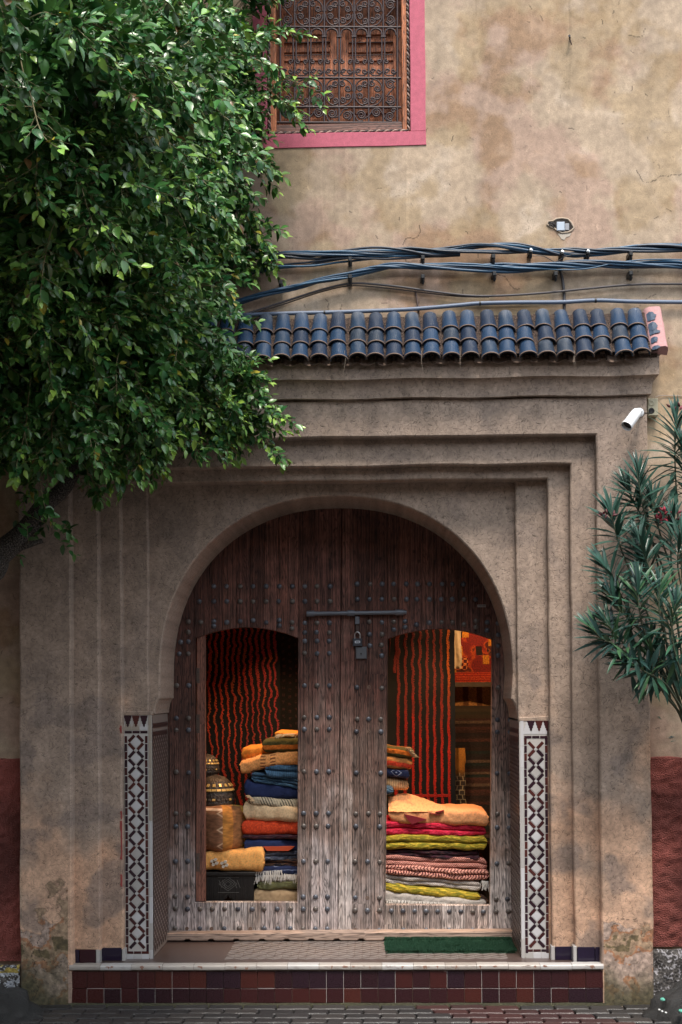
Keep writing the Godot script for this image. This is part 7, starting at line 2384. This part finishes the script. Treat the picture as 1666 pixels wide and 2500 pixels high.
	var budc := variants("oleander bud", [lin(0.42, 0.035, 0.070), lin(0.16, 0.020, 0.035), lin(0.30, 0.03, 0.05), lin(0.09, 0.022, 0.026)], 0.6)
	for q in [[1640, 1262, 0.30, 18, 30], [1478, 1262, 0.34, 6, 12], [1496, 1260, 0.34, 2, 6], [1610, 1268, 0.30, 6, 16], [1648, 1000, 0.18, 4, 14]]:
		for i in q[3]:
			var p := P(q[0] + rr(-q[4], q[4]), q[1] + rr(-q[4], q[4]) * 0.55, q[2] + rr(-0.03, 0.03))
			inst("bud", bm, budc[rng.randi() % 4 if q[0] > 1600 and q[1] > 1100 else 1 + 2 * (rng.randi() % 2)], o, Transform3D(Basis(Vector3(rr(-1, 1), 0.2, rr(-1, 1)).normalized(), rr(0, 1.4)), p))
	# low sprig in front of the shaded wall
	var sp := thing("oleander_sprig", "small sprig with a few narrow leaves against the shaded right wall", "plant", P(1690, 1830, -0.1))
	var twig := MB.new(); twig.tube(smooth_path([P(1720, 1850, -0.1), P(1670, 1800, -0.1), P(1645, 1785, -0.1), P(1622, 1758, -0.1)], 5), 0.0022, 5)
	part("twig", twig, woodm, sp)
	for q in [[1645, 1785, -0.6, 0.9], [1640, 1778, 0.5, 1.0], [1630, 1765, -0.8, 0.6], [1660, 1795, -0.9, -0.1], [1655, 1790, 0.8, 0.1], [1650, 1795, 0.9, -0.2], [1665, 1800, -1.0, -0.3]]:
		inst("leaf", leaf, greens[rng.randi() % 5], sp, Transform3D(frame(Vector3(q[2], q[3], 0.4), Vector3(0, 0.4, 1)) * Basis.from_scale(Vector3(0.006, 0.075, 0.075)), P(q[0], q[1], -0.1)))

func make_tree() -> void:
	var foot := Vector3(-3.35, 0.0, 0.75)
	var tree := thing("ficus_tree", "leafy ficus tree with glossy dark green leaves overhanging the gate from the left", "tree", foot)
	# trunk and limbs
	var bark := mat("grey bark", lin(0.15, 0.125, 0.105), 0.95)
	bark.albedo_texture = M.spots; bark.uv1_scale = Vector3(2, 2, 1); bark.albedo_color = lin(0.28, 0.24, 0.21); bump(bark, M.spots, 0.8)
	var limb := func(called: String, pts: Array, r0: float, r1: float):
		var sm := smooth_path(pts, 8)
		var rad := []
		for i in sm.size(): rad.append(lerpf(r0, r1, float(i) / (sm.size() - 1)))
		var b := MB.new(); b.tube(sm, rad, 12)
		part(called, b, bark, tree)
	limb.call("trunk", [foot + Vector3(0, -0.05, 0), foot + Vector3(0.05, 0.8, 0), foot + Vector3(0.25, 1.7, -0.05), foot + Vector3(0.5, 2.4, -0.1)], 0.15, 0.10)
	limb.call("limb", [foot + Vector3(0.45, 2.3, -0.1), P(-60, 1410, 0.52), P(0, 1352, 0.50), P(60, 1300, 0.48), P(110, 1232, 0.47), P(165, 1180, 0.45), P(230, 1040, 0.45), P(330, 800, 0.5)], 0.085, 0.022)
	limb.call("limb", [P(-20, 1372, 0.52), P(30, 1343, 0.50), P(75, 1328, 0.50), P(104, 1320, 0.48)], 0.030, 0.012)
	limb.call("limb", [foot + Vector3(0.5, 2.4, -0.1), foot + Vector3(0.7, 3.2, 0.2), foot + Vector3(1.0, 4.2, 0.3), foot + Vector3(1.6, 5.4, 0.2)], 0.095, 0.03)
	limb.call("limb", [foot + Vector3(0.5, 2.4, -0.1), foot + Vector3(0.1, 3.4, 0.4), foot + Vector3(-0.4, 4.6, 0.6)], 0.08, 0.03)
	# crown: clumps [photo x, photo y, distance from the gate's face, radius]
	var clumps := []
	for q in [[470, 50, 0.5, 0.34], [400, 190, 0.8, 0.42], [510, 180, 0.25, 0.27], [250, 80, 1.0, 0.46], [80, 40, 1.1, 0.48], [300, 330, 1.0, 0.42], [455, 340, 0.5, 0.34], [100, 260, 1.2, 0.46], [525, 330, 0.15, 0.19], [480, 500, 0.22, 0.25], [360, 520, 0.8, 0.42], [190, 480, 1.2, 0.42], [50, 520, 1.3, 0.46], [390, 690, 0.5, 0.32], [280, 700, 0.9, 0.40], [100, 720, 1.2, 0.46], [420, 820, 0.3, 0.25], [360, 890, 0.6, 0.34], [530, 970, 0.20, 0.20], [230, 900, 0.8, 0.38], [60, 920, 1.0, 0.44], [470, 1010, 0.25, 0.22], [350, 990, 0.4, 0.26], [150, 1010, 0.4, 0.28], [10, 1080, 0.30, 0.24], [500, 620, 0.05, 0.16], [250, 1000, 0.35, 0.22], [565, 60, 0.1, 0.15], [560, 240, 0.1, 0.15]]:
		clumps.append([P(q[0], q[1], q[2]), q[3], 1.0])
	for q in [[230, 60, 2.4, 0.34], [70, 200, 2.5, 0.36], [330, 210, 2.1, 0.32], [40, 20, 2.9, 0.4], [150, 480, 2.3, 0.32], [330, 120, 1.55, 0.36], [170, 330, 1.7, 0.38], [380, 420, 1.35, 0.34], [90, 150, 1.8, 0.38], [60, 430, 1.9, 0.36], [230, 600, 1.6, 0.36], [90, 820, 1.6, 0.36], [300, 800, 1.3, 0.32], [150, 950, 1.3, 0.30], [20, 640, 1.9, 0.36], [420, 780, 0.9, 0.28], [330, 930, 0.9, 0.26]]:
		clumps.append([P(q[0], q[1], q[2]), q[3], 1.0])
	# the inner mass that stops the light, and the crown beyond the frame
	for q in [[380, 620, 0.15, 0.30], [300, 450, 0.3, 0.45], [150, 650, 0.5, 0.5], [420, 250, 0.15, 0.42], [330, 850, 0.15, 0.34], [160, 880, 0.35, 0.45], [120, 400, 0.5, 0.5], [100, 1020, 0.2, 0.3], [250, 200, 0.4, 0.5], [400, 950, 0.1, 0.24]]:
		clumps.append([P(q[0], q[1], q[2]), q[3], 0.75])
	var r2 := RandomNumberGenerator.new(); r2.seed = 55
	for i in 30:
		clumps.append([Vector3(r2.randf_range(-4.9, -2.75), r2.randf_range(3.1, 7.6), r2.randf_range(0.0, 2.1)), r2.randf_range(0.42, 0.6), 0.5])
	for i in 60:                                                    # boughs that reach over the street, left of the view
		var c := Vector3(r2.randf_range(-4.6, -1.7), r2.randf_range(2.9, 6.8), r2.randf_range(0.6, 3.4))
		var q := Q(c)
		if q.x < -1.75 * FOCAL * 0.5 / (EYE.z - c.z) : clumps.append([c, r2.randf_range(0.42, 0.56), 0.5])
	for i in 18:
		clumps.append([Vector3(r2.randf_range(-2.9, -0.95), r2.randf_range(6.35, 8.3), r2.randf_range(0.2, 1.9)), r2.randf_range(0.4, 0.55), 0.5])
	var leaves := [leaf_mesh(1.0, 0.295, 0.35, 0.18, [[0.0, 0.06], [0.14, 0.55], [0.36, 0.92], [0.6, 0.82], [0.82, 0.42], [1.0, 0.0]]), leaf_mesh(1.0, 0.265, 0.25, 0.32, [[0.0, 0.05], [0.2, 0.7], [0.42, 0.95], [0.66, 0.75], [0.86, 0.34], [1.0, 0.0]]), leaf_mesh(1.0, 0.31, 0.5, 0.06, [[0.0, 0.06], [0.16, 0.6], [0.4, 0.96], [0.62, 0.80], [0.84, 0.36], [1.0, 0.0]])]
	var xf := []; var col := []; var shell := []
	var twigs := MB.new()
	var grow := func(at: Vector3, axis: Vector3, n: int, young: float, size: float, gap: float, show: float):
		var p := at
		var ax := axis.normalized()
		var path := [p]
		var turn := rr(0, TAU)
		var tone := rr(0.55, 1.25)
		for i in n:
			ax = (ax + Vector3(rr(-0.16, 0.16), rr(-0.14, 0.12), rr(-0.16, 0.16))).normalized()
			p += ax * gap
			path.append(p)
			turn += 2.4 + rr(-0.4, 0.4)
			var u := ax.cross(Vector3.UP if absf(ax.y) < 0.9 else Vector3.RIGHT).normalized(); var v := ax.cross(u)
			var f := float(i + 1) / n
			var open := lerpf(1.15, 0.45, f)
			var dir := ax * cos(open) + (u * cos(turn) + v * sin(turn)) * sin(open) + Vector3.DOWN * rr(-0.28, 0.25)
			var up := (Vector3.UP * rr(0.4, 1.0) + Vector3(rr(-0.6, 0.6), 0, rr(0.0, 1.1))).normalized()
			var l := size * rr(0.5, 1.4) * lerpf(1.0, 0.7, f * f)
			var b := frame(dir, up)
			xf.append(Transform3D(b * Basis.from_scale(Vector3.ONE * l), p))
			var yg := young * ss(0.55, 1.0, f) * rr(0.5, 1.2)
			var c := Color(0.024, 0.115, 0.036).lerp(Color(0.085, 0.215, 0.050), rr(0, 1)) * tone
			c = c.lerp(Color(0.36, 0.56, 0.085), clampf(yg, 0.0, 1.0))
			var odd := rng.randf()
			if odd < 0.008: c = Color(0.42, 0.36, 0.05)
			elif odd < 0.014: c = Color(0.16, 0.085, 0.03)
			col.append(Color(c.r, c.g, c.b))
			shell.append(show)
		if show > 0.0: twigs.tube(path, 0.0016, 3)
	var spray := func(at: Vector3, axis: Vector3, length: float, show: float, bright: float):
		# an arching branchlet with side twigs to the left and right of it
		var ax := axis.normalized()
		var steps := 9
		var p := at
		var path := [p]
		for i in steps:
			ax = (ax + Vector3(rr(-0.10, 0.10), -0.075 + rr(-0.08, 0.06), rr(-0.08, 0.08))).normalized()
			p += ax * length / steps
			if p.z < ZW + 0.10: p.z = ZW + 0.10
			path.append(p)
			if i < 2: continue
			var flat := ax.cross(Vector3.UP).normalized()
			var f := float(i) / steps
			var sd := 1.0 if i % 2 else -1.0
			var dir := (ax * 0.75 + flat * sd * rr(0.5, 1.0) + Vector3(0, rr(-0.35, 0.25), 0)).normalized()
			grow.call(p, dir, 6 + (rng.randi() % 3), bright * (0.25 + 0.75 * f), 0.055, 0.0185, show)
			if i % 3 == 0: grow.call(p, (ax + Vector3(rr(-0.6, 0.6), rr(-0.2, 0.9), rr(-0.3, 0.8))).normalized(), 4, bright * 0.6, 0.052, 0.018, show)
		grow.call(p, ax, 6, bright, 0.055, 0.0185, show)
		twigs.tube(path, 0.0026, 4)
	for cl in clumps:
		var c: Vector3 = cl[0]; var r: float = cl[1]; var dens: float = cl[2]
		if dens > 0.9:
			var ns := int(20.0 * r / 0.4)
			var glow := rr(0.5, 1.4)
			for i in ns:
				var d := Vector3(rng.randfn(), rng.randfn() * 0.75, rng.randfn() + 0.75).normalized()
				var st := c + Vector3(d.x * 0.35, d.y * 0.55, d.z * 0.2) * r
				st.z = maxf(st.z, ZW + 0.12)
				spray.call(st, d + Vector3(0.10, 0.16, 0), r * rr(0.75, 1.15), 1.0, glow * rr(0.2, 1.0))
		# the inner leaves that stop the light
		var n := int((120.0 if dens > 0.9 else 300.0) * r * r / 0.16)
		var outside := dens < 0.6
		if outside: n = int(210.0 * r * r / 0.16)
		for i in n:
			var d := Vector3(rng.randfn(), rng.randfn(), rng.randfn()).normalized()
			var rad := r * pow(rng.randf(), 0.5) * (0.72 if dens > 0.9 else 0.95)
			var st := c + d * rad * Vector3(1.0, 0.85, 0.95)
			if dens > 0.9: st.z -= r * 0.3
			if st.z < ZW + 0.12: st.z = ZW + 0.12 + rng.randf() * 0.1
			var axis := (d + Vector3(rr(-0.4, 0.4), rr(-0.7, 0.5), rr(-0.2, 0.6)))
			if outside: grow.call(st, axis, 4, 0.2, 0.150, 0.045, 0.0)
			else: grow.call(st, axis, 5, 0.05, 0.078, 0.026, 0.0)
	# long sprays that stand out from the crown's edge
	for q in [[600, 120, 0.2, 0.9, 0.15, 12], [620, 170, 0.2, 0.95, -0.15, 14], [640, 190, 0.22, 0.9, -0.35, 12], [600, 230, 0.2, 0.9, -0.2, 11], [640, 60, 0.1, 0.6, 0.5, 8], [625, 20, 0.1, 0.6, 0.6, 8], [600, 290, 0.15, 0.75, -0.55, 12], [640, 320, 0.2, 0.6, -0.6, 8], [590, 420, 0.2, 0.5, -0.7, 10], [610, 480, 0.1, 0.5, -0.6, 11], [630, 520, 0.1, 0.5, -0.5, 8], [600, 590, 0.0, 0.6, 0.3, 9], [640, 600, 0.0, 0.7, -0.5, 6], [500, 740, 0.2, 0.5, -0.2, 7], [520, 870, 0.25, 0.5, -0.4, 8], [600, 900, 0.25, 0.7, -0.5, 11], [620, 960, 0.25, 0.8, -0.2, 10], [640, 1010, 0.25, 0.6, -0.6, 9], [600, 1030, 0.25, 0.9, 0.1, 9], [245, 955, 0.75, 0.62, -0.9, 13], [320, 1050, 0.72, 0.4, -0.95, 8], [430, 480, 0.75, 0.3, -1.0, 10], [300, 620, 1.2, 0.4, -0.8, 9], [470, 880, 0.5, 0.8, -0.35, 12], [120, 430, 1.6, 0.6, -0.5, 12], [180, 180, 1.4, 0.3, -0.9, 12], [260, 240, 1.3, -0.2, -1.0, 10], [80, 640, 1.6, 0.7, -0.4, 12], [380, 640, 1.0, 0.9, -0.4, 10], [420, 300, 1.0, 0.5, -0.7, 10]]:
		spray.call(P(q[0] - 60, q[1] + rr(-10, 10), q[2]), Vector3(q[3], q[4] + 0.25, rr(-0.1, 0.2)), 0.034 * q[5], 2.0, 0.9)
	# the small low branch before the dark wall
	for i in 11:
		grow.call(P(60 + rr(-70, 130), 1300 + rr(-60, 30), 0.42 + rr(-0.1, 0.15)), Vector3(rr(-0.3, 0.9), rr(-1, 0.3), rr(-0.2, 0.5)), 6, 0.1, 0.058, 0.022, 0.6)
	part("twigs", twigs, mat("green brown twig", lin(0.24, 0.21, 0.11), 0.8), tree).set_meta("kind", "stuff")
	# the leaves that show largest become pieces of their own
	var lm := vmat("ficus leaf", 0.31)
	lm.backlight_enabled = true; lm.backlight = Color(0.16, 0.20, 0.04)
	var score := []
	for i in xf.size():
		var s := Q(xf[i].origin)
		var t: Transform3D = xf[i]
		var face := absf(t.basis.y.normalized().z)
		var v := -9.0
		if s.x > 5 and s.x < 1660 and s.y > 5 and shell[i] > 0.9: v = t.basis.z.length() * (0.4 + face) * 20.0 + t.origin.z * 0.6 + (3.0 if shell[i] > 1.5 else 0.0)
		score.append(v)
	var order := range(xf.size())
	order.sort_custom(func(a, c): return score[a] > score[c])
	var own := {}
	var tones := {}
	for n in 300:
		var i: int = order[n]
		own[i] = true
		var c: Color = col[i]
		var key := "%d %d" % [int(c.g * 40.0), int(c.r * 40.0)]
		if not tones.has(key):
			tones[key] = mat("ficus leaf green", c.linear_to_srgb(), 0.36)
			tones[key].backlight_enabled = true; tones[key].backlight = Color(0.16, 0.20, 0.04)
		inst("leaf", leaves[i % 3], tones[key], tree, xf[i])
	var rx := []; var rc := []
	for i in xf.size():
		if not own.has(i): rx.append(xf[i]); rc.append(col[i])
	scatter("foliage", leaves, [lm], rx, rc, tree)
